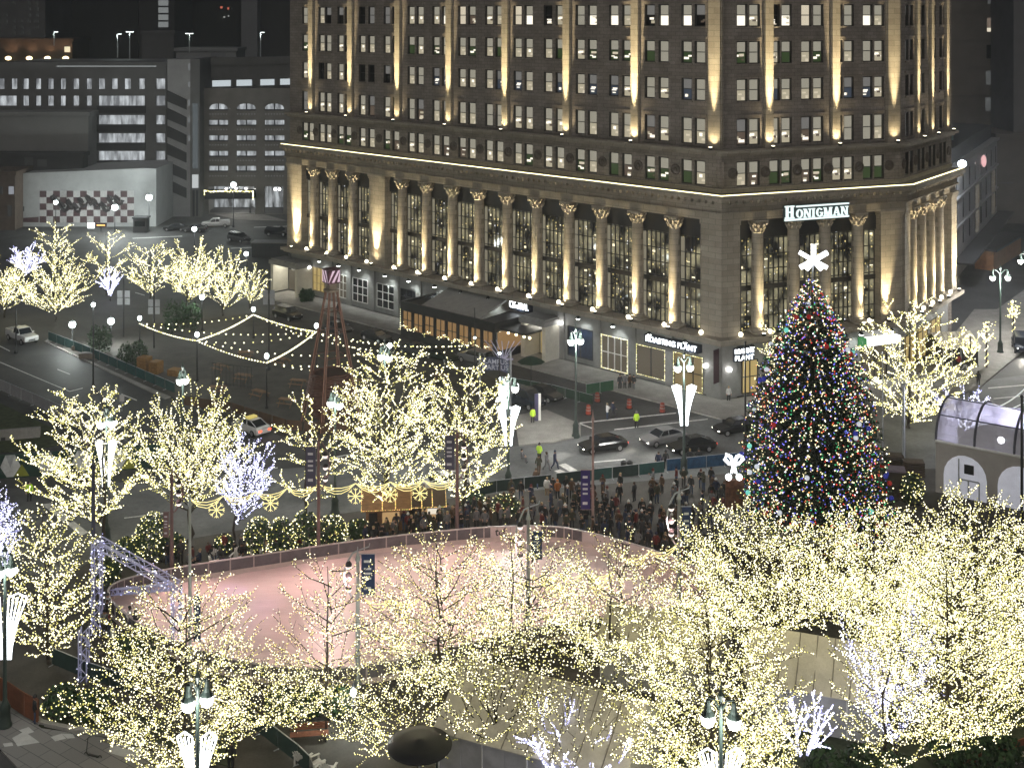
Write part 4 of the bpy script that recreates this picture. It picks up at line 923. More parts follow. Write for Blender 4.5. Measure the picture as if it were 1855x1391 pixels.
m = MB(); m.fbox(fr, -3, L, -14, 0, 0, 17.6); m.fbox(fr, -3, L, -14, .5, 17.6, 18.0); m.fbox(fr, -3, L, -.001, .35, 12.6, 12.9); m.fbox(fr, -3, L, -.001, .3, 8.0, 8.3); m.build('wall', lgst, lw, world=True)
m = MB(); m.fbox(fr, -2.5, L-.5, -13, -1, 18.0, 20.5); m.build('roof', gard, lw, world=True)
for k in range(9):
    u = 2+k*(L-4)/8
    for z0, z1 in ((13.3, 16.4), (8.8, 12.0), (4.6, 7.6)):
        q = MB(); q.fbox(fr, u-.5, u+.5, .002, .06, z0, z1); q.build('window', gl_dark, lw, world=True)
for k, u in enumerate((4.5, L*.5, L*.86)):
    for z0, z1 in ((8.4, 12.4), (4.2, 7.9)):
        for s in (-.8, .8):
            q = MB(); q.tube([fr(u+s, .35, z0), fr(u+s, .35, z1)], [.26, .22], 8); q.build('slim_column', stone, lw, world=True)
        lamp('column_beam', 'SPOT', fr(u, 1.3, z0-.2), 150, (1, .82, .5), lw, fr(u, .3, z0+3), 55, .9, .2)
m = MB(); m.fbox(fr, 4, L, .3, 3.2, 3.3, 3.6); m.build('awning', gard, lw, world=True)
for k in range(2):
    q = MB(); u = 12+k*14; q.lathe([(1.1, 20.5), (1.1, 22.2), (.5, 23.4), (.3, 24)], fr(u, -4, 0), 8); q.build('roof_dome', mat('copper_green', (.12, .2, .2), .6), lw, world=True)
q = MB(); c = fr(L*.62, .5, 15.8); q.ball(c, .8, 8, 6, 0, (.5, 1, 1.4)); q.build('red_sign', emi('red_white_sign', (1, .55, .55), .8), lw, world=True)
tower('narrow brown building filling the end of the side street', 1806, 1905, 250, 246, tr, d=18, wins=[((1815, 395, 1822, 402), emi('street_window', (1, .8, .6), .5)), ((1812, 418, 1832, 424), tr2), ((1810, 330, 1835, 333), tr2), ((1810, 400, 1816, 404), redl)])
p = PY(1743, 297, 190); o = thing('roof_lamp', 'dazzling white floodlight on a pole at the right end of the building cornice', 'lamp post', (p.x, p.y, 18))
m = MB(); m.tube([(p.x, p.y, 18), (p.x, p.y, p.z)], .1, 6); m.build('pole', dark, o, world=True); m = MB(); m.ball(p, .55, 12, 8, 0, (1.2, 1, 1)); m.build('lamp_head', emi('dazzling', (.85, .92, 1), 25), o, world=True); lamp('flood_beam', 'POINT', p+Vector((.5, -1.2, -.4)), 6000, (.9, .95, 1), o, size=.5)
m = MB(); b2 = Fr((X_(1800, 200), 200), (X_(1850, 215), 215)); ch = thing('street_kiosk', 'brown lean-to shop front at the end of the right pavement', 'kiosk', b2(0, 0, 0)); m.fbox(b2, 0, b2.L, -3, 0, 0, 3.2); m.build('wall', mat('rust_wall', (.22, .11, .05), .8, var=.3), ch, world=True); m = MB(); m.fbox(b2, -.3, b2.L+.3, -3.2, .6, 3.2, 3.5); m.build('roof', dark, ch, world=True)
# ------------------------------------------------------------------ trees wound with lights
def bez(p0, p1, p2, k):
    return [p0*(1-t)**2+p1*2*t*(1-t)+p2*t*t for t in [i/k for i in range(k+1)]]
def skeleton(rg, W, H, h0, style, nl, sub=1.0):
    """list of (points, r0, r1, level), fitted to a crown W wide from h0 to H"""
    out = []; a = W/2; cz = (H+h0)/2; c = (H-h0)/2; tr = max(.06, H*.0115)
    lean = Vector((rg.uniform(-.03, .03)*H, rg.uniform(-.03, .03)*H, 0))
    if style == 'oval': zt = H*.96
    elif style == 'fork': zt = h0*.5
    else: zt = h0+c*.5
    out.append(([Vector((0, 0, 0))]+[Vector((rg.gauss(0, .09), rg.gauss(0, .09), zt*q_/7))+lean*(zt*q_/7/H) for q_ in range(1, 7)]+[Vector((0, 0, zt))+lean*(zt/H)], tr, tr*(.15 if style == 'oval' else .7), 0))
    for i in range(nl):
        az = i*2.39996+rg.uniform(-.3, .3); f = (i+.5)/nl
        if style == 'oval':
            s = -.92+1.86*f; rr_ = math.sqrt(max(0.02, 1-s*s))*a*rg.uniform(.72, 1.03); tz = cz+s*c
            zs = min(max(h0*.8, tz-rr_*rg.uniform(.45, .95)), zt*.97)
        elif style == 'fork':
            s = rg.uniform(.1, 1); rr_ = a*rg.uniform(.35, 1.0); tz = h0+(H-h0)*rg.uniform(.55, 1); zs = zt*rg.uniform(.7, 1)
        else:       # vase: limbs rise steeply from the head of the trunk, lower ones spread flat
            s = -.75+1.72*f; rr_ = math.sqrt(max(.03, 1-s*s))*a*rg.uniform(.7, 1.03); tz = cz+s*c; zs = h0*rg.uniform(.72, 1.0)+max(0, s)*c*.4
        p0 = Vector((0, 0, zs))+lean*(zs/H); p2 = Vector((rr_*math.cos(az), rr_*math.sin(az), tz))+lean
        flat = rg.uniform(.3, .65); p1 = Vector((p2.x*flat, p2.y*flat, zs+(tz-zs)*rg.uniform(.25, .5)+(.15*rr_ if s < 0 else 0)))
        L = (p2-p0).length; k = max(4, int(L/.9)); pts = bez(p0, p1, p2, k)
        for j in range(1, k): pts[j] += Vector((rg.gauss(0, .05), rg.gauss(0, .05), rg.gauss(0, .05)))*min(1.5, L*.3)
        r0 = tr*rg.uniform(.26, .40); out.append((pts, r0, .018, 1))
        ns = max(2, int(L/.55*sub)); side = rg.choice((-1, 1))
        for q in range(ns):
            t = .22+.76*(q+rg.random()*.6)/ns; t = min(t, .97); j = min(int(t*k), k-1); b0 = pts[j].lerp(pts[j+1], t*k-j); d = (pts[j+1]-pts[j]).normalized()
            side = -side; pr_ = d.cross(Vector((0, 0, 1)));  pr_ = pr_.normalized() if pr_.length > .05 else Vector((1, 0, 0))
            dd = (d*rg.uniform(.5, 1)+pr_*side*rg.uniform(.35, .95)+Vector((0, 0, rg.uniform(-.15, .6)))).normalized()
            l2 = L*(1-t)*.4+rg.uniform(.25, .5)*min(1, L*.3)+.12; e = b0+dd*l2+Vector((0, 0, .12*l2))
            bp = [b0, b0+dd*l2*.5+Vector((rg.gauss(0, .05), rg.gauss(0, .05), rg.gauss(0, .05))), e]; out.append((bp, r0*.4, .012, 2))
            if l2 > .45:
                for tw in range(2 if l2 < 1 else 3):
                    tt = rg.uniform(.3, .95); b1 = b0.lerp(e, tt); pr2 = Vector((rg.gauss(0, 1), rg.gauss(0, 1), rg.gauss(.25, .8))).normalized()
                    out.append(([b1, b1+(dd*.6+pr2*.8)*l2*rg.uniform(.3, .55)], .014, .008, 3))
    return out
def lit_tree(label, px, py, l, r, top, bot, style='oval', nl=26, sp=.26, br=.055, seed=1, mats=None, probs=None, name='lit_tree', group='street trees wound with warm white lights', sub=1.0, wrap=True, skip=0.0, cat='tree', jit=.014):
    s = sc(py); W = (r-l)/s; H = (py-top)/s; h0 = max(.3, (py-bot)/s); base = G(px, py); rg = random.Random(seed); rng_ = np.random.default_rng(seed)
    o = thing(name, label, cat, base, group=group); off = ((l+r)/2-px)/s
    sk = skeleton(rg, W, H, h0, style, nl, sub); trunk = MB()
    ex = sorted(abs(p.x) for q in sk if q[3] for p in q[0]); ez = sorted(p.z for q in sk if q[3] for p in q[0]); kx = (W/2)/max(.3, ex[int(len(ex)*.985)]); kz = (H-h0)/max(.3, ez[int(len(ez)*.995)]-h0)
    for q in sk:
        if q[3]:
            for p in q[0]: p.x *= kx; p.y *= kx; p.z = h0+(p.z-h0)*kz if p.z > h0 else p.z; limbs = MB(); P = []
    for pts, r0, r1, lv in sk:
        if lv: pts = [p+Vector((off*min(1, p.z/max(h0, .1)*.5 if p.z < h0*2 else 1), 0, 0)) for p in pts]
        n = len(pts); rad = [r0+(r1-r0)*i/(n-1) for i in range(n)]
        (trunk if lv == 0 else limbs).tube(pts, rad, 8 if lv == 0 else (5 if lv == 1 else 3), cap=lv < 2)
        if lv == 0: trunk.tube([(0, 0, -.02), (0, 0, .12), (0, 0, .4)], [r0*1.7, r0*1.25, r0], 8)
        if skip and lv >= 2 and rg.random() < skip: continue
        seg = [(pts[i+1]-pts[i]).length for i in range(n-1)]; T = sum(seg); d = sp*rg.random()+(T*.12 if lv == 1 else 0)
        if lv == 0:
            if not wrap: continue
            z = h0*.75
            while z < sk[0][0][-1].z:
                an = z*9; P.append((.12*math.cos(an)+off*min(1, z/h0*.5 if z < 2*h0 else 1), .12*math.sin(an), z)); z += sp*.35
            continue
        while d < T:
            a = d; i = 0
            while i < n-2 and a > seg[i]: a -= seg[i]; i += 1
            p = pts[i].lerp(pts[i+1], min(1, a/max(seg[i], 1e-6))); P.append((p.x+rg.gauss(0, jit), p.y+rg.gauss(0, jit), p.z+rg.gauss(0, jit))); d += sp*rg.uniform(.75, 1.3)
    trunk.build('trunk', bark, o, smooth=True); limbs.build('branches', bark, o)
    bulbs('string_lights', P, br, mats or [warm1, warm2, warm3], o, rng_, probs or ([.5, .33, .17] if not mats else None))
    return o
COOL = dict(mats=[cool1, cool2], probs=[.6, .4])
# far left row beside the road
lit_tree('wide fan shaped lit tree with a forked trunk at the far left behind the road', 101, 583, 28, 174, 455, 566, 'vase', 20, 0.25, 0.066, 11, sub=.5)
lit_tree('tiered pointed lit tree rising behind the fan shaped far left tree', 97, 545, 56, 142, 402, 478, 'oval', 15, 0.24, 0.066, 10, sub=.45)
lit_tree('low wide lit tree cut off by the left edge of the view', 8, 575, -45, 62, 455, 555, 'vase', 18, 0.26, 0.066, 12, sub=.5)
lit_tree('slim lit tree with flat tiers between the far left trees and the dense pair', 193, 535, 155, 240, 416, 500, 'oval', 14, 0.22, 0.066, 13, sub=.4)
lit_tree('dense lit tree left half of the bright pair above the hanging sign panels', 274, 560, 226, 328, 438, 526, 'oval', 22, 0.27, 0.068, 14, sub=.6)
lit_tree('dense lit tree right half of the bright pair above the hanging sign panels', 337, 565, 296, 398, 428, 540, 'vase', 22, 0.25, 0.068, 15, sub=.5)
lit_tree('lit tree with upswept left side and a thin lit stem beside the string light canopy', 404, 572, 372, 448, 448, 556, 'vase', 15, 0.23, 0.066, 16, sub=.45)
lit_tree('small lit tree at the right end of the far row', 452, 560, 424, 486, 478, 545, 'vase', 12, 0.25, 0.066, 17, sub=.5)
lit_tree('small blue-white tree behind the far left lit trees', 45, 520, 18, 80, 440, 492, 'vase', 14, .22, .08, 18, group='small trees in cool white lights', sub=.6, **COOL)
lit_tree('small blue-white tree with drooping strands under the slim tiered tree', 200, 545, 176, 218, 486, 530, 'fork', 7, .14, .085, 19, group='small trees in cool white lights', sub=.4, **COOL)
# middle row, behind the rink
lit_tree('broad lit tree left of the others behind the truss arch', 190, 1000, 58, 268, 700, 935, 'oval', 40, 0.2, 0.053, 21, sub=.75)
lit_tree('tall domed lit tree behind the ornamented red pole', 342, 985, 244, 446, 692, 912, 'vase', 30, 0.22, 0.052, 22, sub=.5)
lit_tree('blue-white tree between two warm lit trees behind the rink', 424, 985, 383, 492, 778, 938, 'vase', 16, .17, .055, 23, group='small trees in cool white lights', sub=.6, **COOL)
lit_tree('thin sparse lit tree in front of the four-legged brown tower', 550, 960, 486, 640, 712, 905, 'oval', 16, 0.19, 0.052, 24, sub=.45)
lit_tree('tall dense lit tree right of the four-legged tower', 700, 955, 606, 798, 636, 898, 'oval', 46, 0.2, 0.053, 25, sub=.75)
lit_tree('lit tree beside the lamp post with the white ornament', 840, 940, 752, 934, 655, 890, 'oval', 40, 0.2, 0.053, 26, sub=.7)
lit_tree('lit tree on the pavement right of the Christmas tree', 1645, 775, 1550, 1762, 550, 762, 'oval', 30, .22, .065, 27, sub=.55)
lit_tree('small purple-white tree beside the arched greenhouse', 1748, 800, 1695, 1802, 700, 772, 'vase', 14, .19, .06, 28, group='small trees in cool white lights', sub=.6, **COOL)
lit_tree('small lit sprig just left of the Christmas tree', 1420, 740, 1364, 1440, 588, 726, 'oval', 10, .24, .06, 29, sub=.5)
# left foreground
lit_tree('tall sparse lit tree at the left edge beside the truss arch', 88, 1205, -5, 192, 915, 1180, 'oval', 42, .22, .046, 31, sub=.8)
lit_tree('blue-white tree cut off by the left edge above the lamp post', -8, 1120, -45, 40, 880, 1050, 'vase', 16, .18, .048, 32, group='small trees in cool white lights', **COOL)
# front row, in front of the rink
lit_tree('spreading lit tree over the near left corner of the rink', 340, 1420, 164, 492, 1058, 1388, 'oval', 62, 0.19, 0.036, 41, sub=.85)
lit_tree('thin pink-lit tree with bare dark branches at the near edge of the ice', 592, 1300, 470, 730, 1010, 1280, 'oval', 32, 0.25, 0.036, 42, sub=.7, skip=.1)
lit_tree('dense lit tree in front of the middle of the ice', 800, 1290, 655, 960, 985, 1225, 'oval', 56, 0.25, 0.037, 43, sub=.9)
lit_tree('bright lit tree in front of the middle banner pole', 925, 1260, 850, 1080, 965, 1170, 'oval', 40, 0.26, 0.037, 40, sub=.85)
lit_tree('bright lit tree over the far right half of the ice', 1105, 1240, 965, 1290, 985, 1195, 'oval', 50, 0.25, 0.038, 44, sub=.9)
lit_tree('lit tree with a dark forked trunk in front of the pale marquee', 896, 1425, 778, 1028, 1100, 1330, 'vase', 20, 0.27, 0.036, 45, wrap=False, sub=.7)
lit_tree('low lit tree behind the round dark parasol', 752, 1350, 600, 880, 1222, 1335, 'oval', 34, 0.19, 0.034, 46, sub=.8)
lit_tree('low lit tree left of the round dark parasol, over the hedge', 490, 1345, 385, 605, 1212, 1292, 'oval', 28, 0.2, 0.034, 39, sub=.8)
lit_tree('low blue-white branching tree in front of the pale marquee', 1040, 1470, 930, 1142, 1285, 1430, 'fork', 9, .085, .042, 47, group='small trees in cool white lights', sub=.45, **COOL)
lit_tree('thin warm lit tree over the roof of the pale marquee', 1050, 1450, 930, 1165, 1170, 1420, 'vase', 16, 0.24, 0.034, 48, sub=.7, skip=.25)
lit_tree('large bright lit tree around the near right lamp post', 1290, 1480, 1118, 1470, 1080, 1440, 'oval', 76, 0.165, 0.037, 49, sub=.95)
lit_tree('dense lit tree in front of the foot of the Christmas tree', 1408, 1250, 1205, 1530, 925, 1125, 'oval', 62, 0.21, 0.039, 50, sub=.95)
lit_tree('dense lit tree right of the foot of the Christmas tree', 1590, 1230, 1450, 1730, 925, 1118, 'oval', 60, 0.185, 0.04, 51, sub=.95)
lit_tree('tall dense lit tree in front of the arched greenhouse', 1760, 1240, 1610, 1900, 900, 1200, 'oval', 70, 0.18, 0.04, 52, sub=.95)
lit_tree('wide bright lit tree over the right end of the cream tent', 1715, 1400, 1545, 1915, 1005, 1320, 'oval', 76, 0.17, 0.037, 53, sub=.95)
lit_tree('lit tree with low drooping branches right of the cream tent', 1600, 1420, 1500, 1735, 1125, 1378, 'oval', 34, 0.18, 0.035, 54)
lit_tree('blue-white tree among warm trees right of the cream tent', 1625, 1380, 1525, 1722, 1112, 1330, 'fork', 10, .15, .042, 55, group='small trees in cool white lights', sub=.6, **COOL)
lit_tree('small bright V-shaped blue-white tree on the dark lawn', 1458, 1385, 1398, 1512, 1258, 1372, 'fork', 7, .045, .046, 56, group='small trees in cool white lights', sub=.4, **COOL)
lit_tree('low lit tree at the bottom right between the tent and the lamp post', 1385, 1470, 1300, 1490, 1190, 1440, 'oval', 32, 0.18, 0.035, 57, sub=.9)
# trunk-wrapped slim stems down the right side street
def wrapped_stem(label, px, py, top, w, seed, loop):
    s = sc(py); H = (py-top)/s; o = thing('light_sculpture', label, 'light sculpture', G(px, py), group='slim lit stems along the side street'); rg = random.Random(seed); t = MB(); t.tube([(0, 0, 0), (0, 0, H*.55), (.1, 0, H)], [.14, .11, .05], 6); t.build('trunk', bark, o)
    P = [(.17*math.cos(z*7), .17*math.sin(z*7), z) for z in np.arange(.2, H*.6, .1)]
    if loop:
        for a in np.linspace(0, 6.28, 50): P.append((.75*math.cos(a), .1, H*.76+1.3*math.sin(a)))
    for k in range(60): P.append((rg.gauss(0, w*.5), rg.gauss(0, w*.3), H*rg.uniform(.58, 1)))
    for k in range(6):
        e = Vector((rg.uniform(-1, 1)*w*1.5, 0, H*rg.uniform(.65, 1)));  P += [tuple(Vector((0, 0, H*.6)).lerp(e, q)) for q in np.linspace(.2, 1, 10)]
    bulbs('string_lights', P, .08, [warm1, warm2], o, np.random.default_rng(seed))
wrapped_stem('nearest slim lit stem with an oval loop in the side street', 1757, 688, 608, .8, 61, True)
wrapped_stem('middle slim lit stem with a forked top in the side street', 1787, 668, 582, .7, 62, False)
wrapped_stem('farthest slim lit stem beside the street light in the side street', 1836, 618, 545, .8, 63, False)
# ---- the Christmas tree
XB = (1471, 985); xs = sc(985); xo = thing('christmas_tree', 'huge dark green Christmas tree covered in coloured lights', 'Christmas tree', G(*XB))
prof = [(500, 3), (530, 20), (560, 42), (600, 62), (650, 84), (700, 100), (750, 113), (800, 124), (850, 133), (900, 139), (935, 138), (958, 120)]
def xr(z):
    y = 985-z*xs
    for (y0, r0), (y1, r1) in zip(prof, prof[1:]):
        if y0 <= y <= y1: return (r0+(r1-r0)*(y-y0)/(y1-y0))/xs
    return 0
rg = random.Random(77); tk = MB(); tk.tube([(0, 0, 0), (0, 0, 10), (0, 0, 20.8)], [.35, .22, .05], 8); tk.build('trunk', bark, xo)
fo = MB(); P = []; nb = 0
z = 1.0
while z < 21.0:
    R0 = xr(z); n = max(5, int(R0*7.5))
    for k in range(n):
        a = 2*math.pi*(k+rg.random())/n; rr_ = R0*rg.uniform(.80, 1.05); droop = rg.uniform(.1, .35)*min(1.2, R0*.3)
        d = Vector((math.cos(a), math.sin(a), 0)); p0 = Vector((0, 0, z+droop)); p1 = d*rr_+Vector((0, 0, z-droop*.2+.1)); pr_ = Vector((-d.y, d.x, 0))
        m_ = max(3, int(rr_/.30))
        for j in range(m_):
            t = .35+.65*(j+rg.random())/m_; c = p0.lerp(p1, t); wd = .16+.30*(1-t)*min(1, R0/3)+.06
            for sgn in (-1, 1):
                e = c+pr_*sgn*wd*rg.uniform(.8, 1.5)+d*rg.uniform(.05, .3)+Vector((0, 0, rg.uniform(-.16, .12))); f = c+d*rg.uniform(.12, .3)+Vector((0, 0, rg.uniform(-.05, .1))); fo.add([c, e, f], [(0, 1, 2)])
            c2 = c+Vector((0, 0, rg.uniform(.1, .25))); fo.add([c-d*.1, c2+d*.2, c+pr_*.12], [(0, 1, 2)])
        for j in range(5):
            t = rg.uniform(.70, 1.04); c = p0.lerp(p1, t); P.append((c.x+rg.gauss(0, .05), c.y+rg.gauss(0, .05), c.z+rg.gauss(.05, .1)))
    z += .42
fo.build('foliage', leafd, xo)
xm = [emi('xmas_warm', (1, .90, .5), 2.6), emi('xmas_red', (1, .07, .05), 1.1), emi('xmas_green', (.1, .8, .3), .9), emi('xmas_blue', (.2, .2, 1), 1.5), emi('xmas_white', (.9, .95, 1), 3.0), emi('xmas_orange', (1, .42, .12), 1.6)]
bulbs('string_lights', P, .056, xm, xo, np.random.default_rng(5), [.38, .15, .15, .22, .05, .05], .4)
orn = [(mat('bauble_'+n_, c, .15, .3, var=0, emit=c, es=e_), n_) for n_, c, e_ in (('blue', (.03, .04, .35), .35), ('silver', (.7, .75, .85), .5), ('red', (.4, .02, .02), .25), ('teal', (.2, .75, .65), .6))]  # baubles given a glow of their own in their base colour
bm0 = {}
for i in range(80):
    z = 1.2+18*(rg.random()**1.5); a = rg.uniform(-math.pi, math.pi); R0 = xr(z)*1.0; m_, n_ = rg.choice(orn)
    if n_ not in bm0:
        q = MB(); q.ball((0, 0, 0), .2, 10, 7); bo_ = q.build('bauble', m_, xo, smooth=True); bm0[n_] = bo_
    else: bo_ = bm0[n_].copy(); C.objects.link(bo_); bo_.parent = xo
    bo_.location = (R0*math.cos(a), R0*math.sin(a), z)
st_ = thing('star_topper', 'large glowing white snowflake star on top of the Christmas tree', 'star', G(*XB)+Vector((0, 0, (985-505)/xs)))
c = Vector((.12, 0, (505-472)/xs)); m = MB()
for an, ln in ((90, 1.25), (30, 1.28), (150, 1.28), (-28, 1.2), (208, 1.2), (-50, .95), (230, .95)):
    d = Vector((math.cos(R(an)), 0, math.sin(R(an)))); p_ = Vector((-d.z, 0, d.x)); m2 = MB(); h = .16
    m2.hexa([c+d*.05-p_*h+Vector((0, -h, 0)), c+d*ln-p_*h+Vector((0, -h, 0)), c+d*ln-p_*h+Vector((0, h, 0)), c+d*.05-p_*h+Vector((0, h, 0)), c+d*.05+p_*h+Vector((0, -h, 0)), c+d*ln+p_*h+Vector((0, -h, 0)), c+d*ln+p_*h+Vector((0, h, 0)), c+d*.05+p_*h+Vector((0, h, 0))])
    m2.build('ray', emi('star_white', (.95, .97, 1), 4), st_)
m.ball(c, .33, 12, 8); m.build('hub', emi('star_white', (.95, .97, 1), 4), st_); m = MB(); m.tube([(0, 0, -.3), c], .06, 6); m.build('stem', steel, st_)
# ------------------------------------------------------------------ street lamps
def lantern(parent, c, r=.3, em=lampw):
    """a hanging lantern: dark cap above a white bell; c is the centre of the bell, local to parent"""
    m = MB(); m.lathe([(.10, .95), (.13, .7), (.2, .45), (.33, .28), (.34, .22)], c, 10); a = m.build('lantern_cap', green_post, parent)
    m = MB(); m.lathe([(.31, .21), (.33, .0), (.25, -.22), (.10, -.33)], c, 12); m.build('globe', em, a, smooth=True)
def twin_lamp(label, px, py, lampy, span=.55, rz=0, group='twin lantern street lamps', em=lampw, pow_=0):
    s = sc(py); h = (py-lampy)/s; o = thing('street_lamp', label, 'street lamp', G(px, py), rz, group)
    m = MB(); m.lathe([(.42, 0), (.42, .25), (.34, .35), (.30, 1.1), (.34, 1.2), (.2, 1.5), (.13, 1.7), (.11, h*.5), (.085, h+.5), (.12, h+.55), (.06, h+.9)], n=10); m.build('post', green_post, o, smooth=True)
    m = MB()
    for sx in (-1, 1): m.tube([(0, 0, h+.45), (sx*span*.5, 0, h+1.0), (sx*span, 0, h+1.05), (sx*span, 0, h+.9)], .05, 6)
    m.lathe([(.05, h+.9), (.16, h+1.25), (.05, h+1.5), (.02, h+1.9)], n=8); m.build('crossarm', green_post, o)
    for sx in (-1, 1): lantern(o, (sx*span, 0, h), em=em)
    if pow_: lamp('lantern_light', 'POINT', G(px, py)+Vector((0, -.9, h-.2)), pow_, (1, .98, .92), o, size=.5)
    return o
twin_lamp('twin lantern lamp on the corner of the traffic island in front of the shops', 1043, 792, 619, .5, .3, pow_=3200)
twin_lamp('twin lantern lamp above a white trumpet ornament beside the parked black cars', 1239, 858, 667, .6, .2, pow_=3200)
twin_lamp('twin lantern lamp carrying the white winged ornament at the crossing', 921, 885, 704, .6, -.2, pow_=2600)
twin_lamp('twin lantern lamp in front of the round basket of the brown tower', 607, 932, 733, .45, -.6, pow_=1200)
twin_lamp('twin lantern lamp rising behind the top of the tall dense lit tree', 697, 830, 648, .45, -.5, pow_=1000)
twin_lamp('twin lantern lamp standing in the side street by the pavement', 1812, 640, 504, .95, 0, pow_=4500)
twin_lamp('twin lantern lamp at the right edge in the side street', 1862, 610, 474, .95, 0, pow_=4000)
twin_lamp('twin lantern lamp at the bottom over the spreading near left tree', 358, 1612, 1272, .45, .5, pow_=700)
twin_lamp('twin lantern lamp at the bottom inside the large bright tree', 1306, 1655, 1306, .6, -.2, pow_=700)
twin_lamp('twin lantern lamp at the left edge beside the brown fence', 9, 1318, 1036, .35, .6, pow_=900)
twin_lamp('twin lantern lamp showing above the broad lit tree by the barrier', 193, 985, 768, .4, .4, pow_=900)
twin_lamp('twin lantern lamp behind the tall domed lit tree', 331, 868, 690, .25, .6, pow_=900)
def post_lamp(label, px, py, ly, r=.28, em=lampg, pw=500, group='single globe post lamps', shape=1.0, pr=.07):
    s = sc(py); h = (py-ly)/s; o = thing('post_lamp', label, 'lamp post', G(px, py), group=group)
    m = MB(); m.lathe([(.2, 0), (.2, .3), (.1, .4), (pr, h*.6), (pr*.85, h-r), (r*.5, h-r*.95), (r*.55, h-r*.8)], n=8); m.build('post', dark, o)
    m = MB(); m.ball((0, 0, h), r, 12, 8, 0, (1, 1, shape)); m.build('globe', em, o, smooth=True); m = MB(); m.lathe([(r*.5, h+r*shape*.9), (.1, h+r*shape+.12), (.03, h+r*shape+.3)], n=8); m.build('finial', dark, o)
    if pw: lamp('globe_light', 'POINT', G(px, py)+Vector((0, -r-.15, h)), pw*2, (.92, 1, .96), o, size=.4)
    return o
post_lamp('round lamp above the white pickup, left of two by the planters', 131, 632, 588, .42, pw=900)
post_lamp('round lamp right of the pickup, second of two by the planters', 201, 626, 582, .42, pw=900)
post_lamp('slender tall dark post with a small lamp right of the far left tree', 169, 702, 552, .24, pw=300)
post_lamp('globe lamp in front of the parking lot entrance above the bright pair of trees', 352, 470, 415, .42, pw=700)
post_lamp('globe lamp to the right of the garage entrance canopy', 453, 386, 324, .5, pw=900)
post_lamp('tall lamp standing over the middle of the garage entrance canopy', 423, 412, 335, .55, pw=900)
post_lamp('large glaring lamp beside the mural building', 270, 419, 358, .62, pw=2400)
post_lamp('glaring lamp in front of the checkerboard mural', 208, 421, 376, .6, pw=2200)
post_lamp('small lamp in front of the left part of the checkerboard mural', 101, 418, 367, .42, pw=500)
post_lamp('low lamp at the right end of the bright pair of trees', 446, 505, 460, .36, pw=300)
post_lamp('slim path lamp behind the round dark parasol', 640, 1330, 1254, .17, lampw, 250, shape=1.5)
post_lamp('slim lamp under the bright pair of far trees', 366, 600, 538, .36, pw=300)
# the string-light canopy over the beer garden
def can_post(label, px, py, ly):
    return post_lamp(label, px, py, ly, .24, lampg, 120, 'globe posts carrying the string lights', 1.3), G(px, py)+Vector((0, 0, (py-ly)/sc(py)-.65))
CP = {}
for k, (px, py, ly, lb) in {'a': (253, 640, 576, 'globe post at the far left point of the string light canopy'), 'b': (357, 692, 606, 'globe post on the near edge of the string light canopy, left of two'), 'c': (459, 614, 560, 'globe post at the far top corner of the string light canopy'),
     'd': (483, 742, 645, 'globe post on the near edge of the string light canopy beside the brown tower'), 'e': (573, 668, 590, 'globe post beside the left leg of the brown tower'), 'f': (706, 706, 626, 'globe post right of the brown tower holding light strings')}.items():
    CP[k] = can_post(lb, px, py, ly)[1]
def cat_pts(a, b, sag, sp):
    L = (b-a).length; n = max(2, int(L/sp)); return [a.lerp(b, i/n)-Vector((0, 0, sag*4*(i/n)*(1-i/n))) for i in range(n+1)]
def light_string(label, a, b, sag=.5, sp=.8, br=.10, group='light strings of the canopy', mats=(warm1, warm2), wire=.012, name='light_string'):
    o = thing(name, label, 'string of lights', a, group=group); pts = cat_pts(a, b, sag, min(sp, 1.0)); m = MB(); m.tube([p-a for p in pts[::2]]+[pts[-1]-a], wire, 3); m.build('wire', black, o)
    rr_ = np.random.default_rng(int(abs(a.x*13+b.y*7)) % 9999); bulbs('bulbs', [tuple(p-a-Vector((0, 0, .06))) for p in cat_pts(a, b, sag, sp)], br, list(mats), o, rr_, [.75, .25], .1); return o
far = G(905, 735)+Vector((0, 0, 4.2)); far2 = G(860, 690)+Vector((0, 0, 4.2))
for i, (a, b, sag, sp) in enumerate((('a', 'c', .5, .9), ('a', 'b', .3, .55), ('a', 'e', .8, 1.0), ('b', 'c', .3, .22), ('b', 'd', .3, .55), ('c', 'e', .3, .45), ('b', 'e', .7, 1.0), ('b', 'f', 1.0, 1.0), ('d', 'e', .3, .22), ('d', 'f', .9, .9), ('c', 'f', .9, 1.1))):
    light_string('string of warm bulbs slung between globe posts over the beer garden', CP[a], CP[b], sag, sp, .10)
for a, b, sag in (('e', far2, .8), ('c', far2, 1.6), ('f', far2, .6), ('f', far, .7), ('d', far, 1.2), ('e', far, 1.5)): light_string('string of warm bulbs slung between globe posts over the beer garden', CP[a], b, sag, .9, .10)
post_lamp('thin post behind the lit trees where the canopy strings end', 905, 737, 640, .16, lampg, 0, 'globe posts carrying the string lights'); post_lamp('thin post near the street where the upper canopy strings end', 860, 692, 612, .14, lampg, 0, 'globe posts carrying the string lights')
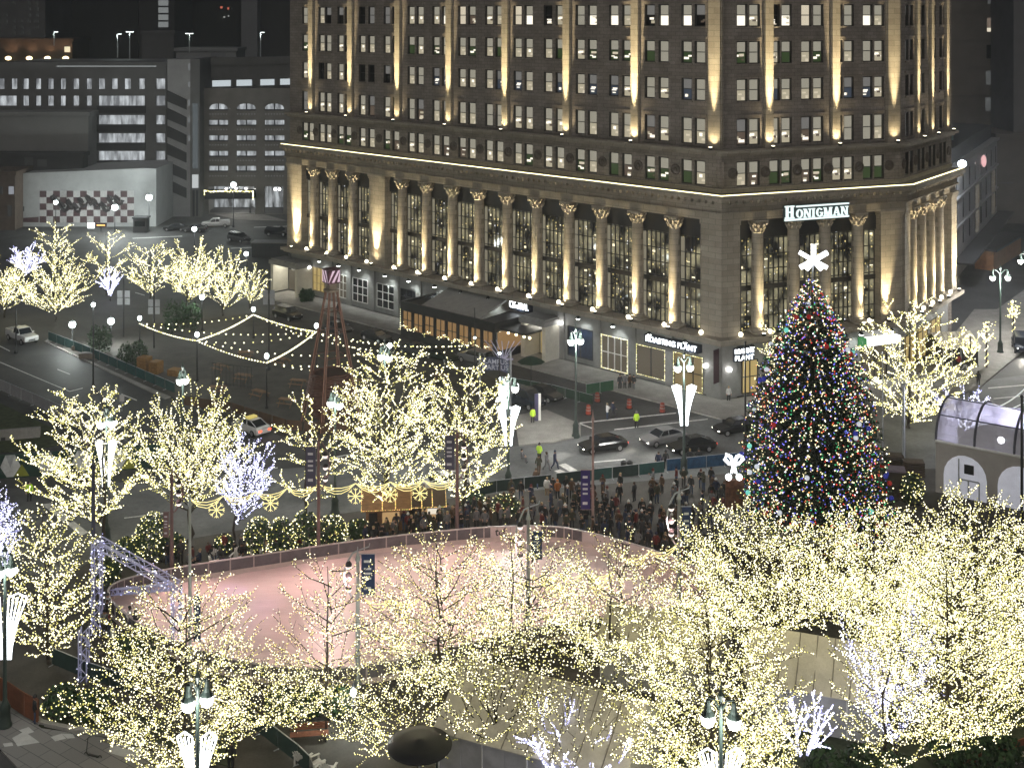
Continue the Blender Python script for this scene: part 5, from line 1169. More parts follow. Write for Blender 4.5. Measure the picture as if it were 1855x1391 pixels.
# garlands of three strands with snowflakes between the banner poles
def swag(label, pa, pb, n, flakes):
    o = thing('light_garland', label, 'garland', pa, group='three strand garlands'); em = emi('garland_led', (1, .86, .36), 1.5); m = MB()
    for i in range(n):
        a, b = pa.lerp(pb, i/n), pa.lerp(pb, (i+1)/n)
        for s_ in (.45, .75, 1.05): m.tube([p-pa for p in cat_pts(a, b, s_*.75, .5)], .026, 4)
    m.build('strand', em, o)
    for f in flakes:
        c = pa.lerp(pb, f)-pa-Vector((0, 0, 1.0)); q = MB()
        for k in range(8):
            t = math.pi*k/4; d = Vector((math.cos(t), 0, math.sin(t))); q.tube([c, c+d*.62], .032, 4); q.tube([c+d*.45, c+d*.6+Vector((-d.z, 0, d.x))*.16], .022, 4); q.tube([c+d*.45, c+d*.6-Vector((-d.z, 0, d.x))*.16], .022, 4)
        q.build('snowflake', em, o)
    return o
def at_h(px, py, ty): return G(px, py)+Vector((0, 0, (py-ty)/sc(py)))
swag('garland with snowflakes from the tall domed tree to the middle red pole', at_h(345, 1030, 905), at_h(577, 1008, 878), 4, (.2, .62))
swag('garland with snowflakes across the roof of the wooden cabin', at_h(580, 1008, 878), at_h(828, 966, 868), 4, (.25, .5, .72))
swag('garland with snowflakes across the middle of the ice in front of the banner pole', at_h(958, 1160, 1040), at_h(1110, 1150, 1035), 3, (.3, .85))
swag('garland over the banner at the right end of the ice', at_h(1130, 1060, 1010), at_h(1228, 1110, 985), 2, ())
swag('garland at the left of the banner pole over the near ice', at_h(660, 1240, 1085), at_h(760, 1235, 1085), 2, ())
# ------------------------------------------------------------------ rink banner poles
blueb = mat('blue_banner', (.012, .03, .11), .7, var=.2, vs=3); purple = mat('purple_banner', (.03, .02, .14), .7, var=.2, vs=3); wh_b = mat('banner_white', (.55, .57, .62), .7, var=.1)
def pole(label, px, py, top, m_, arch=0, bcol=None, by=(0, 0), side=1, flood=0, r=.13, fl_col=(1, .58, .54), globes=3, tgt=None, bw=.75):
    s = sc(py); H = (py-top)/s; o = thing('banner_pole', label, 'pole', G(px, py), group='tall poles round the ice rink')
    m = MB(); m.lathe([(r*2, 0), (r*2, .5), (r*1.2, .7), (r, H*.5), (r*.8, H-.9), (r*1.3, H-.85), (r*1.2, H-.75), (r*.5, H-.4), (.02, H)], n=10); m.build('shaft', m_, o, smooth=True)
    if arch:
        z1 = (py-arch[0])/s; z0 = (py-arch[1])/s; N = 12; sd = -side
        pts = [Vector((sd*(.1+.75*math.sin(math.pi*(.08+.84*i/N))), -.1, z0+(z1-z0)*i/N)) for i in range(N+1)]; m = MB(); m.tube(pts, .06, 6); m.tube([pts[0], (0, 0, z0-.1)], .05, 6); m.tube([pts[-1], (0, 0, z1+.1)], .05, 6); m.tube([(side*.1, 0, z1+.15), (side*.7, 0, z1+.35), (side*.75, 0, z1+.55)], .04, 5); a = m.build('arch_bracket', m_, o)
        for i in range(globes):
            z = z0+(z1-z0)*(.25+.5*i/max(1, globes-1)); c = (sd*.55, -.12, z); q = MB(); q.lathe([(.1, .2), (.2, .05), (.2, -.1)], c, 8, 0); q.ball((c[0], c[1], c[2]-.14), .2, 8, 6, 1); q.build('spot_head', [dark, emi('spot_lens', (1, .86, .8), 1.3)], a)
        if flood:
            p = G(px, py)+Vector((sd*.5, -.3, (z0+z1)/2)); lamp('rink_flood', 'SPOT', p, flood, fl_col, o, tgt, 115, .8, .4)
    if bcol:
        z1 = (py-by[0])/s; z0 = (py-by[1])/s; x0, x1 = side*.22, side*(.22+bw); a, b = min(x0, x1), max(x0, x1); m = MB(); m.box(a, b, -.03, .03, z0, z1); bn_ = m; m = MB()
        for f, h in ((.80, .06), (.62, .05), (.5, .05), (.38, .05), (.12, .07)):
            zz = z0+(z1-z0)*f; m.box(a+bw*.2, b-bw*.2*(1+h*6), -.04, -.031, zz, zz+(z1-z0)*h)
        bn_.add(m.v, m.f, 1); bn_.build('banner', [bcol, wh_b], o); m = MB(); m.tube([(0, 0, z1+.03), (side*(.25+bw), 0, z1+.03)], .03, 5); m.tube([(0, 0, z0-.03), (side*(.25+bw), 0, z0-.03)], .03, 5); m.build('banner_arm', m_, o)
    return o
red_pole = mat('maroon_pole', (.16, .10, .10), .5, var=.15); slv = mat('silver_pole', (.38, .41, .45), .35, metal=.5, var=.1); dkb = mat('dark_blue_pole', (.05, .055, .10), .5, var=.15)
rc = G(640, 1110)
RF = 2300
pole('maroon pole with ornaments at the left back of the rink', 311, 1050, 848, red_pole, (855, 925), red_pole, (928, 972), -1, RF, tgt=G(420, 1110), bw=.4)
pole('maroon pole with a dark banner between two garlands', 577, 1014, 786, red_pole, (800, 885), dkb, (810, 880), -1, RF, tgt=G(640, 1090))
pole('maroon pole in front of the tree beside the white ornament', 828, 982, 772, red_pole, (785, 865), dkb, (790, 850), -1, RF, tgt=G(860, 1080))
pole('slim pink pole with a purple banner at the edge of the crowd', 1074, 975, 742, mat('pink_pole', (.3, .2, .19), .5), None, purple, (852, 922), -1, 0, .1)
pole('silver arched pole with blue banner standing over the near left ice', 648, 1246, 990, slv, (1000, 1082), blueb, (1004, 1076), 1, RF, tgt=G(520, 1120), bw=.85)
pole('silver arched pole with blue banner in front of the middle of the rink', 957, 1166, 918, slv, (922, 1030), blueb, (963, 1012), 1, RF, tgt=G(830, 1070), bw=.7)
pole('silver arched pole with blue banner at the right end of the rink', 1230, 1128, 882, slv, (893, 985), blueb, (918, 988), 1, RF, tgt=G(1090, 1060), bw=.62)
pole('slim grey pole with a blue banner low on it in front of the ice', 344, 1300, 890, slv, None, blueb, (1080, 1160), 1, 0, .1, bw=.42)
pole('dark blue pole standing by the truss arch', 169, 1140, 826, dkb, None, None, (0, 0), 1, 0, .15)
pass
pole('short dark pole with a globe beside the ice and the dense tree', 1050, 1150, 1075, dark, None, None, (0, 0), 1, 0, .06)
# white trumpet ornaments hung on the lamp posts
def trumpet(label, px, py, yt, yb, w, hollow=False):
    s = sc(py); z0, z1 = (py-yb)/s, (py-yt)/s; W_ = w/s; o = thing('trumpet_ornament', label, 'light ornament', G(px, py), group='white trumpet light ornaments')
    H = z1-z0
    for sx in (-1, 1):
        def edge(f0, f1): return [Vector((sx*(.13+(W_*.5-.13)*(f0+(f1-f0)*(t**1.7))*(1 if t < .98 else .98)), -.12, z0+H*t)) for t in np.linspace(0, 1, 12)]
        L = [(edge(0.0, .12)), (edge(.22, 1.0))]; m = MB(); n = len(L[0])
        if hollow:
            for k in range(5):
                q = [L[0][i].lerp(L[1][i], k/4) for i in range(n)]; m.tube(q, .045, 5)
            m.tube([L[0][-1], (L[0][-1]+L[1][-1])/2+Vector((0, 0, .25)), L[1][-1]], .05, 5)
        else:
            for i in range(n-1):
                a, b, c, d = L[0][i], L[1][i], L[1][i+1], L[0][i+1]; e = Vector((0, .05, 0)); m.hexa([a-e, b-e, b+e, a+e, d-e, c-e, c+e, d+e])
            m.tube([L[0][-1], (L[0][-1]+L[1][-1])/2+Vector((0, 0, .18)), L[1][-1]], .07, 5)
        m.build('horn', ledw, o)
    m = MB(); m.tube([(-.15, -.1, z0+.1), (.15, -.1, z0+.1)], .03, 5); m.tube([(-.2, -.1, z1-.4), (.2, -.1, z1-.4)], .03, 5); m.build('clamp', dark, o)
trumpet('white trumpet ornament on the lamp post by the two hi-vis guards', 921, 880, 738, 806, 44)
trumpet('white trumpet ornament on the lamp post in front of the shop door', 1239, 853, 700, 770, 46)
trumpet('white trumpet ornament on the lamp post inside the broad lit tree', 193, 980, 800, 880, 40)
trumpet('striped white trumpet ornament on the lamp post at the left edge', 9, 1310, 1080, 1192, 84, True)
trumpet('striped white trumpet ornament on the near bottom lamp post', 358, 1606, 1332, 1440, 74, True)
trumpet('striped white trumpet ornament under the near right lamp post', 1306, 1650, 1362, 1470, 84, True)
o = thing('winged_ornament', 'glowing white winged ornament on the lamp post at the crossing', 'light ornament', at_h(913, 880, 740)); m = MB(); s = sc(880)
for (x0, y0), rr_ in (((914, 727), .34), ((911, 712), .42), ((915, 699), .38), ((910, 690), .26), ((934, 698), .3), ((903, 722), .2), ((918, 735), .2)): m.ball(((x0-913)/s, -.2, (740-y0)/s), rr_, 9, 6, 0, (1, .5, 1))
for a in ((905, 683, 912, 695), (898, 726, 910, 722), (917, 735, 934, 740)): m.tube([((a[0]-913)/s, -.2, (740-a[1])/s), ((a[2]-913)/s, -.2, (740-a[3])/s)], .1, 6)
m.build('figure', ledw, o)
# ------------------------------------------------------------------ brown four-legged tower
tp = G(600, 768); ts = sc(768); H = (768-528)/ts; o = thing('holiday_tower', 'tall four legged brown timber tower with a round basket and striped box on top', 'tower', tp, R(35)); bw_ = 2.25
brn = mat('brown_lit_timber', (.06, .028, .02), .7, var=.3, vs=3, emit=(.30, .12, .07), es=.05); led = emi('tower_led', (.9, .45, .28), .2)  # timber given a faint glow of its own, as if lit by the lines
for sx in (-1, 1):
    for sy in (-1, 1):
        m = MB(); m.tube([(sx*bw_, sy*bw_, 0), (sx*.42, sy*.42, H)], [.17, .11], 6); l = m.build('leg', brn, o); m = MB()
        d = Vector((-sx*(bw_-.42), -sy*(bw_-.42), H)).normalized()
        for k in (-1, 1): m.tube([(sx*bw_+k*.16, sy*bw_-.2, 0.05), (sx*.42+k*.1, sy*.42-.14, H)], .025, 4)
        m.build('light_line', led, l)
for f in (.33, .52, .70, .86):
    m = MB()
    b_ = bw_+(.42-bw_)*f; z = H*f
    for a, c in (((-b_, -b_), (b_, -b_)), ((b_, -b_), (b_, b_)), ((b_, b_), (-b_, b_)), ((-b_, b_), (-b_, -b_))): m.tube([(*a, z), (*c, z)], .06, 5)
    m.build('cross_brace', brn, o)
m = MB(); m.box(-.6, .6, -.6, .6, H, H+.25); m.box(-.42, .42, -.42, .42, H+.25, H+.9); m.build('cap', mat('tower_cap', (.2, .16, .12), .7), o)
m = MB(); m.box(-.68, .68, -.68, .68, H+.9, H+2.35); tb = m.build('top_box', mat('box_plum', (.10, .03, .05), .6), o); m = MB()
for k in range(3):
    for ax in (0, 1):
        for sg_ in (-1, 1):
            t0 = -.9+.62*k
            def pt(u, v): u = max(-.66, min(.66, u)); return (u, sg_*.70, H+.93+v) if ax == 0 else (sg_*.70, u, H+.93+v)
            if sg_ < 0: m.add([pt(t0, .1), pt(t0+.3, .1), pt(t0+1.0, 1.3), pt(t0+.7, 1.3)], [(0, 1, 2, 3)])
m.build('stripe', emi('box_stripe', (.85, .62, .75), .75), tb)
m = MB(); rg = random.Random(6)
zb0, zb1 = (768-748)/ts, (768-674)/ts
for k in range(26):
    z = zb0+(zb1-zb0)*k/25; f = k/25; rr_ = 2.15*(.80+.36*math.sin(math.pi*(.12+.80*f))); m.tube([(rr_*math.cos(a)*(1+rg.gauss(0, .012)), rr_*math.sin(a)*(1+rg.gauss(0, .012)), z+rg.gauss(0, .04)) for a in np.linspace(0, 2*math.pi, 25)], .075, 4)
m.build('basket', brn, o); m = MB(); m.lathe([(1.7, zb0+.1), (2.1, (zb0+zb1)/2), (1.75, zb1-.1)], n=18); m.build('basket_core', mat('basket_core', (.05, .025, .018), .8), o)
m = MB(); m.lathe([(1.5, .05), (1.5, zb0)], n=12); m.build('base_drum', mat('tower_base', (.10, .06, .05), .8), o)
# ------------------------------------------------------------------ arched entrance sign
es_ = thing('entrance_arch', 'arched CAMPUS MARTIUS sign on two posts with a fan of slanted rods', 'sign', G(897, 735)); s = sc(735)
def L_(px, py, y=0): return Vector(((px-897)/s, y, (735-py)/s))
m = MB(); m.tube([L_(869, 735), L_(869, 640)], .09, 6); m.build('post', steel, es_); m = MB(); m.tube([L_(925, 735), L_(925, 636)], .12, 6); m.build('post', steel, es_)
m = MB(); N = 10; W0, W1 = 872, 922
top = lambda t: 650-5*math.sin(math.pi*t)+3*t; bot = lambda t: 675-6*math.sin(math.pi*t)+2*t
for i in range(N):
    a, b = i/N, (i+1)/N; xa, xb = W0+(W1-W0)*a, W0+(W1-W0)*b
    m.hexa([L_(xa, bot(a), -.12), L_(xb, bot(b), -.12), L_(xb, bot(b), .12), L_(xa, bot(a), .12), L_(xa, top(a), -.12), L_(xb, top(b), -.12), L_(xb, top(b), .12), L_(xa, top(a), .12)])
m.build('sign_panel', mat('navy_sign', (.02, .025, .055), .5), es_)
for j, wd in enumerate(('CAMPUS', 'MARTIUS')):
    text('lettering', wd, .72, es_.location+L_(897, 655+10.5*j, -.13), (1, -.0, -.06), (0, 0, 1), .02, emi('sign_grey_letters', (.62, .62, .7), .38), es_, sx=.98)
rod = mat('violet_rod', (.22, .21, .27), .4, emit=(.32, .30, .42), es=.22)
for x0, x1 in ((878, 906), (889, 909), (899, 911), (909, 912), (922, 913), (932, 914), (943, 915)):
    m = MB(); m.tube([L_(x0, 616 if x0 < 900 else 618), L_(x1, 650)], .055, 5); m.build('rod', rod, es_)
m = MB(); m.box((868-897)/s, (930-897)/s, -.1, .1, (735-652)/s, (735-649)/s); m.build('top_beam', rod, es_)
# ------------------------------------------------------------------ truss arch over the rink entrance
tr_ = thing('truss_arch', 'silver lattice truss frame with blue-white lights at the left end of the rink', 'truss', G(172, 1150))
tl = emi('truss_glow', (.62, .64, .95), .75); tb_ = mat('truss_metal', (.38, .38, .46), .35, metal=.5, var=.1, emit=(.3, .3, .55), es=.25)  # metal glows faintly blue, standing in for light from the bulbs on it
def truss(a, b, w_, name, lit=1.0):
    m = MB(); a = Vector(a); b = Vector(b); d = (b-a); L = d.length; d.normalize(); u = d.cross(Vector((0, 0, 1))); u = u.normalized() if u.length > .1 else Vector((1, 0, 0)); v = u.cross(d)
    cs = [(u*i+v*j)*w_/2 for i, j in ((-1, -1), (1, -1), (1, 1), (-1, 1))]
    for c in cs: m.tube([a+c, b+c], .045, 5)
    n = max(2, int(L/w_/1.1))
    for k in range(n):
        p, q = a.lerp(b, k/n), a.lerp(b, (k+1)/n)
        for i in range(4): m.tube([p+cs[i], q+cs[(i+1) % 4]] if k % 2 else [p+cs[(i+1) % 4], q+cs[i]], .028, 4)
    o_ = m.build(name, tb_, tr_, world=True); rr_ = np.random.default_rng(int(L*100)); P = []
    n2 = int(L*8*lit)
    for k in range(n2):
        t = rr_.random(); c = cs[rr_.integers(4)]*1.1; p = a.lerp(b, t)+c+Vector(rr_.normal(0, .06, 3)); P.append(tuple(p-tr_.location))
    if P: q = bulbs('truss_lights', P, .045, [cool1, cool2, tl], o_, rr_)
tA = at_h(176, 1150, 980); tB = at_h(320, 1190, 1062); t0_, t1_ = G(176, 1150), G(320, 1190)
truss(t0_, tA, .55, 'upright', 3); truss(t1_, tB, .5, 'upright', 3); truss(tA, tB, .55, 'cross_truss', 1); tC = at_h(152, 1235, 1138); truss(G(152, 1235), tC, .5, 'upright', .6)
tD = at_h(205, 1095, 1072); truss(tB, tD, .35, 'side_truss', .3)
# ------------------------------------------------------------------ cabin, stalls, barriers, tents
def gable_hut(label, px, py, wpx, hpx, roofh, depth, rz, wallm, roofm, edge=True, name='wooden_cabin'):
    s = sc(py); W = wpx/s; H = hpx/s; rh = roofh/s; o = thing(name, label, 'hut', G(px, py), rz); m = MB(); m.box(-W/2, W/2, 0, depth, 0, H); m.build('wall', wallm, o)
    m = MB(); e = .35
    for sgn in (0, 1):
        y0, y1 = (-e, depth/2) if sgn == 0 else (depth+e, depth/2); m.hexa([(-W/2-e, y0, H-.1), (W/2+e, y0, H-.1), (W/2+e, y1, H+rh), (-W/2-e, y1, H+rh), (-W/2-e, y0, H+.02), (W/2+e, y0, H+.02), (W/2+e, y1, H+rh+.12), (-W/2-e, y1, H+rh+.12)])
    rf_ = m.build('roof', roofm, o)
    m = MB(); m.box(-W*.1, W*.32, -.06, -.004, H*.35, H*.85); m.build('hatch', emi('hatch_glow', (.8, .5, .22), .55), o); m = MB(); m.box(-W*.42, -W*.22, -.05, -.004, .05, H*.85); m.build('door', dark, o)
    if edge:
        P = []
        for t_ in np.linspace(0, 1, 30): P += [(-W/2-e+(W+2*e)*t_, -e, H), (-W/2-e, -e+(depth/2+e)*t_, H+rh*t_), (W/2+e, -e+(depth/2+e)*t_, H+rh*t_), (-W/2-e+(W+2*e)*t_, depth/2, H+rh+.1), (-W*.1, -e+(depth/2+e)*t_, H+rh*t_+.08), (W*.22, -e+(depth/2+e)*t_, H+rh*t_+.08)]
        bulbs('edge_lights', P, .04, [emi('amber_bulb', (1, .58, .2), 1.8), warm3], rf_, np.random.default_rng(4))
    return o
gable_hut('wooden cabin with an amber lit roof edge behind the rink boards', 700, 965, 74, 44, 24, 2.6, R(6), wood, wood)
gable_hut('small dark stall with a lit roof edge right of the wooden cabin', 770, 952, 60, 36, 20, 2.2, R(6), mat('stall_dark', (.05, .035, .025), .8), mat('stall_roof', (.06, .04, .03), .8))
o = thing('menu_board', 'pale lit menu board on the stall beside the maroon pole', 'sign', at_h(787, 950, 920)); m = MB(); m.box(-.55, .55, -.35, -.25, -.35, .3); m.build('board', emi('menu_lit', (1, .9, .75), .8), o)
m = MB(); m.box(-.6, .6, -.24, -.2, -.4, .35); m.build('frame', dark, o)
def barrier(label, pts, h, m_, name='banner_barrier', base=0.0, seg=2.2, frame=True, cat='barrier', group=None):
    q = [G(*p, base) for p in pts]; o = thing(name, label, cat, q[0], group=group); fm = MB(); k = 0
    for a, b in zip(q, q[1:]):
        L = (b-a).length; n = max(1, round(L/seg))
        for i in range(n):
            p0, p1 = a.lerp(b, i/n), a.lerp(b, (i+1)/n-.02); d = (p1-p0).normalized(); nn = Vector((d.y, -d.x, 0))*.03; m = MB()
            m.hexa([p0-nn+Vector((0, 0, .12)), p1-nn+Vector((0, 0, .12)), p1+nn+Vector((0, 0, .12)), p0+nn+Vector((0, 0, .12)), p0-nn+Vector((0, 0, h)), p1-nn+Vector((0, 0, h)), p1+nn+Vector((0, 0, h)), p0+nn+Vector((0, 0, h))])
            m.build('panel', m_ if not isinstance(m_, list) else m_[k % len(m_)], o, world=True); k += 1
            if frame:
                for e in (p0,): fm.tube([e+Vector((0, 0, -.0)), e+Vector((0, 0, h+.06))], .03, 5); fm.tube([e-nn*10+Vector((0, 0, .04)), e+nn*10+Vector((0, 0, .04))], .03, 4)
            if frame: fm.tube([p0+Vector((0, 0, h+.03)), p1+Vector((0, 0, h+.03))], .03, 5)
    if frame: fm.build('frame', steel if m_ is not wood else wood, o, world=True)
    return o
teal = mat('teal_cover', (.02, .075, .07), .7, var=.25, vs=2); dteal = mat('dark_teal_cover', (.012, .03, .028), .7, var=.25, vs=2); blu = mat('blue_cover', (.015, .06, .13), .7, var=.5, vs=3); grn = mat('green_mesh', (.012, .035, .02), .8, var=.3, vs=2)
barrier('dark teal covered crowd barriers between the crossing and the crowd', [(838, 905), (900, 893), (1000, 882)], 1.1, dteal)
barrier('teal covered crowd barriers in front of the street right of the purple banner', [(1008, 880), (1110, 868), (1205, 857)], 1.1, [dteal, teal])
barrier('blue printed crowd barriers left of the white bow ornament', [(1208, 855), (1280, 848), (1345, 842)], 1.15, blu)
barrier('long teal mesh fence between the left road and the beer garden', [(88, 617), (150, 641), (230, 676), (318, 714)], 1.15, teal, base=.12)
barrier('white panel barrier along the lower side of the left road', [(-40, 688), (0, 708), (60, 734), (118, 760), (185, 800), (250, 832)], 1.25, mat('pale_panel', (.30, .30, .31), .7, var=.15, vs=1), name='panel_barrier', seg=3)
barrier('green mesh fence around the terrace at the shop pavement', [(925, 702), (1000, 715), (1075, 735)], 1.1, grn, name='mesh_fence'); barrier('bright green mesh fence end panel on the shop pavement', [(1062, 716), (1112, 708)], 1.2, mat('bright_green_mesh', (.018, .07, .032), .8, var=.2, vs=2), name='mesh_fence', base=.15)
barrier('rust brown board fence at the lower left corner of the park', [(-30, 1255), (10, 1276), (45, 1300), (70, 1312)], 1.5, mat('rust_boards', (.16, .055, .025), .8, var=.3, vs=2), name='board_fence', seg=1.6, frame=False, cat='fence', base=.14)
barrier('dark teal covered barrier at the bottom behind the spreading tree', [(420, 1290), (470, 1330), (540, 1385), (560, 1405)], 1.1, dteal, base=.14)
barrier('teal covered barrier at the bottom under the round dark parasol', [(790, 1400), (860, 1420), (940, 1445)], 1.1, dteal, base=.14)
barrier('dark covered barrier beside the left end of the ice', [(95, 1205), (150, 1228), (250, 1262)], 1.1, dteal, base=.14)
barrier('brown fence along the edge of the beer garden under the brown tower', [(330, 735), (420, 748), (520, 780), (640, 790)], 1.1, mat('brown_boards', (.09, .05, .03), .8, var=.3), name='board_fence', seg=2, frame=False, cat='fence', base=.13)
barrier('low brick and railing wall at the bottom right of the park', [(1745, 1392), (1860, 1350), (1900, 1332)], .5, mat('red_brick_low', (.2, .07, .04), .85, var=.3, vs=3), name='low_wall', frame=False, cat='wall', base=.14)
# printed panel with big hexagons
pb = thing('printed_barrier', 'white, olive and dark green diamond patterned panel wall at the left edge', 'barrier', G(0, 868)); s = sc(868)
a0, a1 = G(-70, 872), G(300, 846); fr = Fr(a0, a1); m = MB(); m.fbox(fr, 0, fr.L, -.15, 0, 0, 2.15); m.build('panel', mat('dark_green_panel', (.012, .04, .03), .6), pb, world=True)
pc = {'w': mat('panel_white', (.5, .52, .53), .6), 'o': mat('panel_olive', (.22, .24, .03), .6), 'g': mat('panel_grey', (.33, .35, .37), .6)}
u = .2
while u < fr.L-3:
    def P_(a, b, n): return fr(u+a, n, b)
    q = MB(); q.poly([P_(0, 1.05, .004), P_(.55, .1, .004), P_(1.15, .1, .004), P_(1.75, 1.05, .004), P_(1.25, 2.1, .004), P_(.45, 2.1, .004)], 0); q.poly([P_(.45, 2.1, .006), P_(.87, .9, .006), P_(1.25, 2.1, .006)], 1); q.poly([P_(1.2, .1, .005), P_(2.5, .1, .005), P_(1.85, 1.2, .005)], 2)
    q.build('hexagon_print', [pc['w'], pc['g'], pc['o']], pb, world=True); u += 3.1
m = MB(); p = G(35, 812); m.box(-2.0, 2.0, -.4, .4, 0, .9); m.box(-2.0, 2.0, -.3, .3, .9, 1.0); o = thing('concrete_block', 'pale concrete block on the turf above the patterned panel wall', 'block', G(34, 795), R(15)); m.build('block', concrete, o)
m = MB(); m.box(-1.6, -1.2, -.42, -.401, .1, .4); m.build('lifting_slot', dark, o)
# tents
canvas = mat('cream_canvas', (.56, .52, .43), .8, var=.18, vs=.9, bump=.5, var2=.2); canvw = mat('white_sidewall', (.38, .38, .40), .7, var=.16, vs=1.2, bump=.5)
def tent(label, c, rz, W, D, eave, ridge, gables=True, name='marquee', wallm=canvw, over=.3):
    o = thing(name, label, 'tent', c, rz); m = MB(); e = over; N = 8; n2 = 3
    for sg_ in (-1, 1):      # two canvas slopes, each sagging a little, panel by panel
        g0 = []
        for i in range(N+1):
            x_ = -W/2-e+(W+2*e)*i/N
            row = []
            for j in range(n2+1):
                t = j/n2; sag = -.12*math.sin(math.pi*t)-(.10*math.sin(math.pi*((i % 2) or 1)) if False else .08*abs(math.sin(math.pi*i/2))*math.sin(math.pi*t)); row.append(Vector((x_, sg_*(D/2+e)*(1-t), eave+(ridge-eave)*t+sag)))
            g0.append(row)
        for i in range(N):
            for j in range(n2):
                q = (g0[i][j], g0[i+1][j], g0[i+1][j+1], g0[i][j+1]); u_ = Vector((0, 0, .05)); m.hexa([p for p in q]+[p+u_ for p in q])
    rf_ = m.build('roof', canvas, o, smooth=False); sm = MB()
    for i in range(1, N):
        x_ = -W/2-e+(W+2*e)*i/N
        for sg_ in (-1, 1): sm.tube([(x_, sg_*(D/2+e), eave+.07), (x_, sg_*(D/4), (eave+ridge)/2-.03), (x_, 0, ridge+.06)], .035, 4)
    sm.build('seam', mat('canvas_seam', (.22, .2, .16), .8), rf_)
    m = MB()
    for y in (-D/2, D/2):
        m = MB()
        for i in range(N): x0, x1 = -W/2+W*i/N, -W/2+W*(i+1)/N-.03; m.box(x0, x1+.03, y-.03+(.04 if i % 2 else 0), y+.03, 0, eave)
        m.build('side_wall', wallm, o)
    m = MB()
    for x_ in (-W/2, W/2):
        m = MB(); m.add([(x_, -D/2, 0), (x_, D/2, 0), (x_, D/2, eave), (x_, 0, ridge), (x_, -D/2, eave), (x_+.05, -D/2, 0), (x_+.05, D/2, 0), (x_+.05, D/2, eave), (x_+.05, 0, ridge), (x_+.05, -D/2, eave)], [(0, 1, 2, 3, 4), (9, 8, 7, 6, 5), (0, 5, 6, 1), (1, 6, 7, 2), (2, 7, 8, 3), (3, 8, 9, 4), (4, 9, 5, 0)])
        m.build('end_wall', wallm, o)
    m = MB()
    for i in range(0, N+1, 2):
        for y in (-D/2-.05, D/2+.05): m.tube([(-W/2+W*i/N, y, 0), (-W/2+W*i/N, y, eave)], .05, 6)
    m.build('frame', white, o); return o
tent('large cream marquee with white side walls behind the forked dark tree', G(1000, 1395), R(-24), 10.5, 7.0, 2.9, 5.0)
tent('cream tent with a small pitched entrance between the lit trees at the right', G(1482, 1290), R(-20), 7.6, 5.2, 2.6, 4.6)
eo = thing('tent_entrance', 'small white gabled entrance frame on the front of the cream tent', 'porch', G(1470, 1322), R(-20)); m = MB()
for x_ in (-1.1, 1.1): m.tube([(x_, 0, 0), (x_, 0, 2.1)], .07, 6)
m.tube([(-1.2, 0, 2.1), (0, 0, 3.1), (1.2, 0, 2.1)], .09, 6); m.tube([(0, 0, 0), (0, 0, 3.0)], .07, 6); m.build('frame', white, eo)
m = MB(); m.hexa([(-1.2, .05, 2.05), (-1.2, 1.8, 2.05), (0, 1.8, 3.05), (0, .05, 3.05), (-1.2, .05, 2.1), (-1.2, 1.8, 2.1), (0, 1.8, 3.1), (0, .05, 3.1)]); m.hexa([(0, .05, 3.05), (0, 1.8, 3.05), (1.2, 1.8, 2.05), (1.2, .05, 2.05), (0, .05, 3.1), (0, 1.8, 3.1), (1.2, 1.8, 2.1), (1.2, .05, 2.1)]); m.build('roof', canvas, eo)
m = MB(); m.box(-1.0, -.1, .03, .06, .1, 2.0); m.box(.1, 1.0, .03, .06, .1, 2.0); m.build('clear_wall', mat('violet_clear', (.2, .2, .27), .3, var=.1), eo)
tent('second pale tent roof behind the bright trees right of the ice', G(1205, 1230), R(-24), 7, 4.5, 2.6, 4.2)
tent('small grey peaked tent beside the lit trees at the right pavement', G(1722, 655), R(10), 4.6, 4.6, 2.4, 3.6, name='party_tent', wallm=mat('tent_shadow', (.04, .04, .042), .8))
# arched greenhouse
gp = G(1728, 871); go = thing('arched_greenhouse', 'arched clear membrane market hall with white curved doors', 'greenhouse', gp, R(-34)); s = sc(871)
mem = mat('clear_membrane', (.55, .53, .66), .35, var=.12, vs=.5, spec=.4, alpha=.62); tanw = mat('tan_end_wall', (.34, .32, .31), .75, var=.08); ribm = mat('dark_ribs', (.06, .06, .08), .5)
Wd, Dp, Hw, Hr = 13.0, 7.5, 4.6, 7.4
def arc(y0): return [Vector((0, -Dp/2*math.cos(t), Hw+(Hr-Hw)*math.sin(t))) for t in np.linspace(0, math.pi, 13)]
ar = arc(0); m = MB()
nb = 4
for b_ in range(nb):
    xa, xb = -.6+Wd*b_/nb, -.6+Wd*(b_+1)/nb
    for i in range(12):
        sg_ = .15
        q = [ar[i]+Vector((xa, 0, 0)), ar[i]+Vector((xb, 0, 0)), ar[i+1]+Vector((xb, 0, 0)), ar[i+1]+Vector((xa, 0, 0))]; mid0, mid1 = (q[0]+q[1])/2*1.0, (q[3]+q[2])/2*1.0; mid0 = mid0-Vector((0, mid0.y*.04, .1)); mid1 = mid1-Vector((0, mid1.y*.04, .1)); m.poly([q[0], mid0, mid1, q[3]]); m.poly([mid0, q[1], q[2], mid1])
m.build('membrane', mem, go, smooth=True)
for b_ in range(nb+1):
    m = MB(); x_ = -.6+Wd*b_/nb; m.tube([p*1.01+Vector((x_, 0, 0)) for p in ar], .11, 6); m.build('arch_rib', ribm, go)
m = MB()
for i in (3, 6, 9): m.tube([ar[i]*1.005+Vector((-.6, 0, 0)), ar[i]*1.005+Vector((Wd-.6, 0, 0))], .06, 5)
m.build('purlin', ribm, go)
m = MB(); m.box(-.6, Wd, -Dp/2-.1, -Dp/2, 0, Hw); m.build('front_wall', tanw, go)
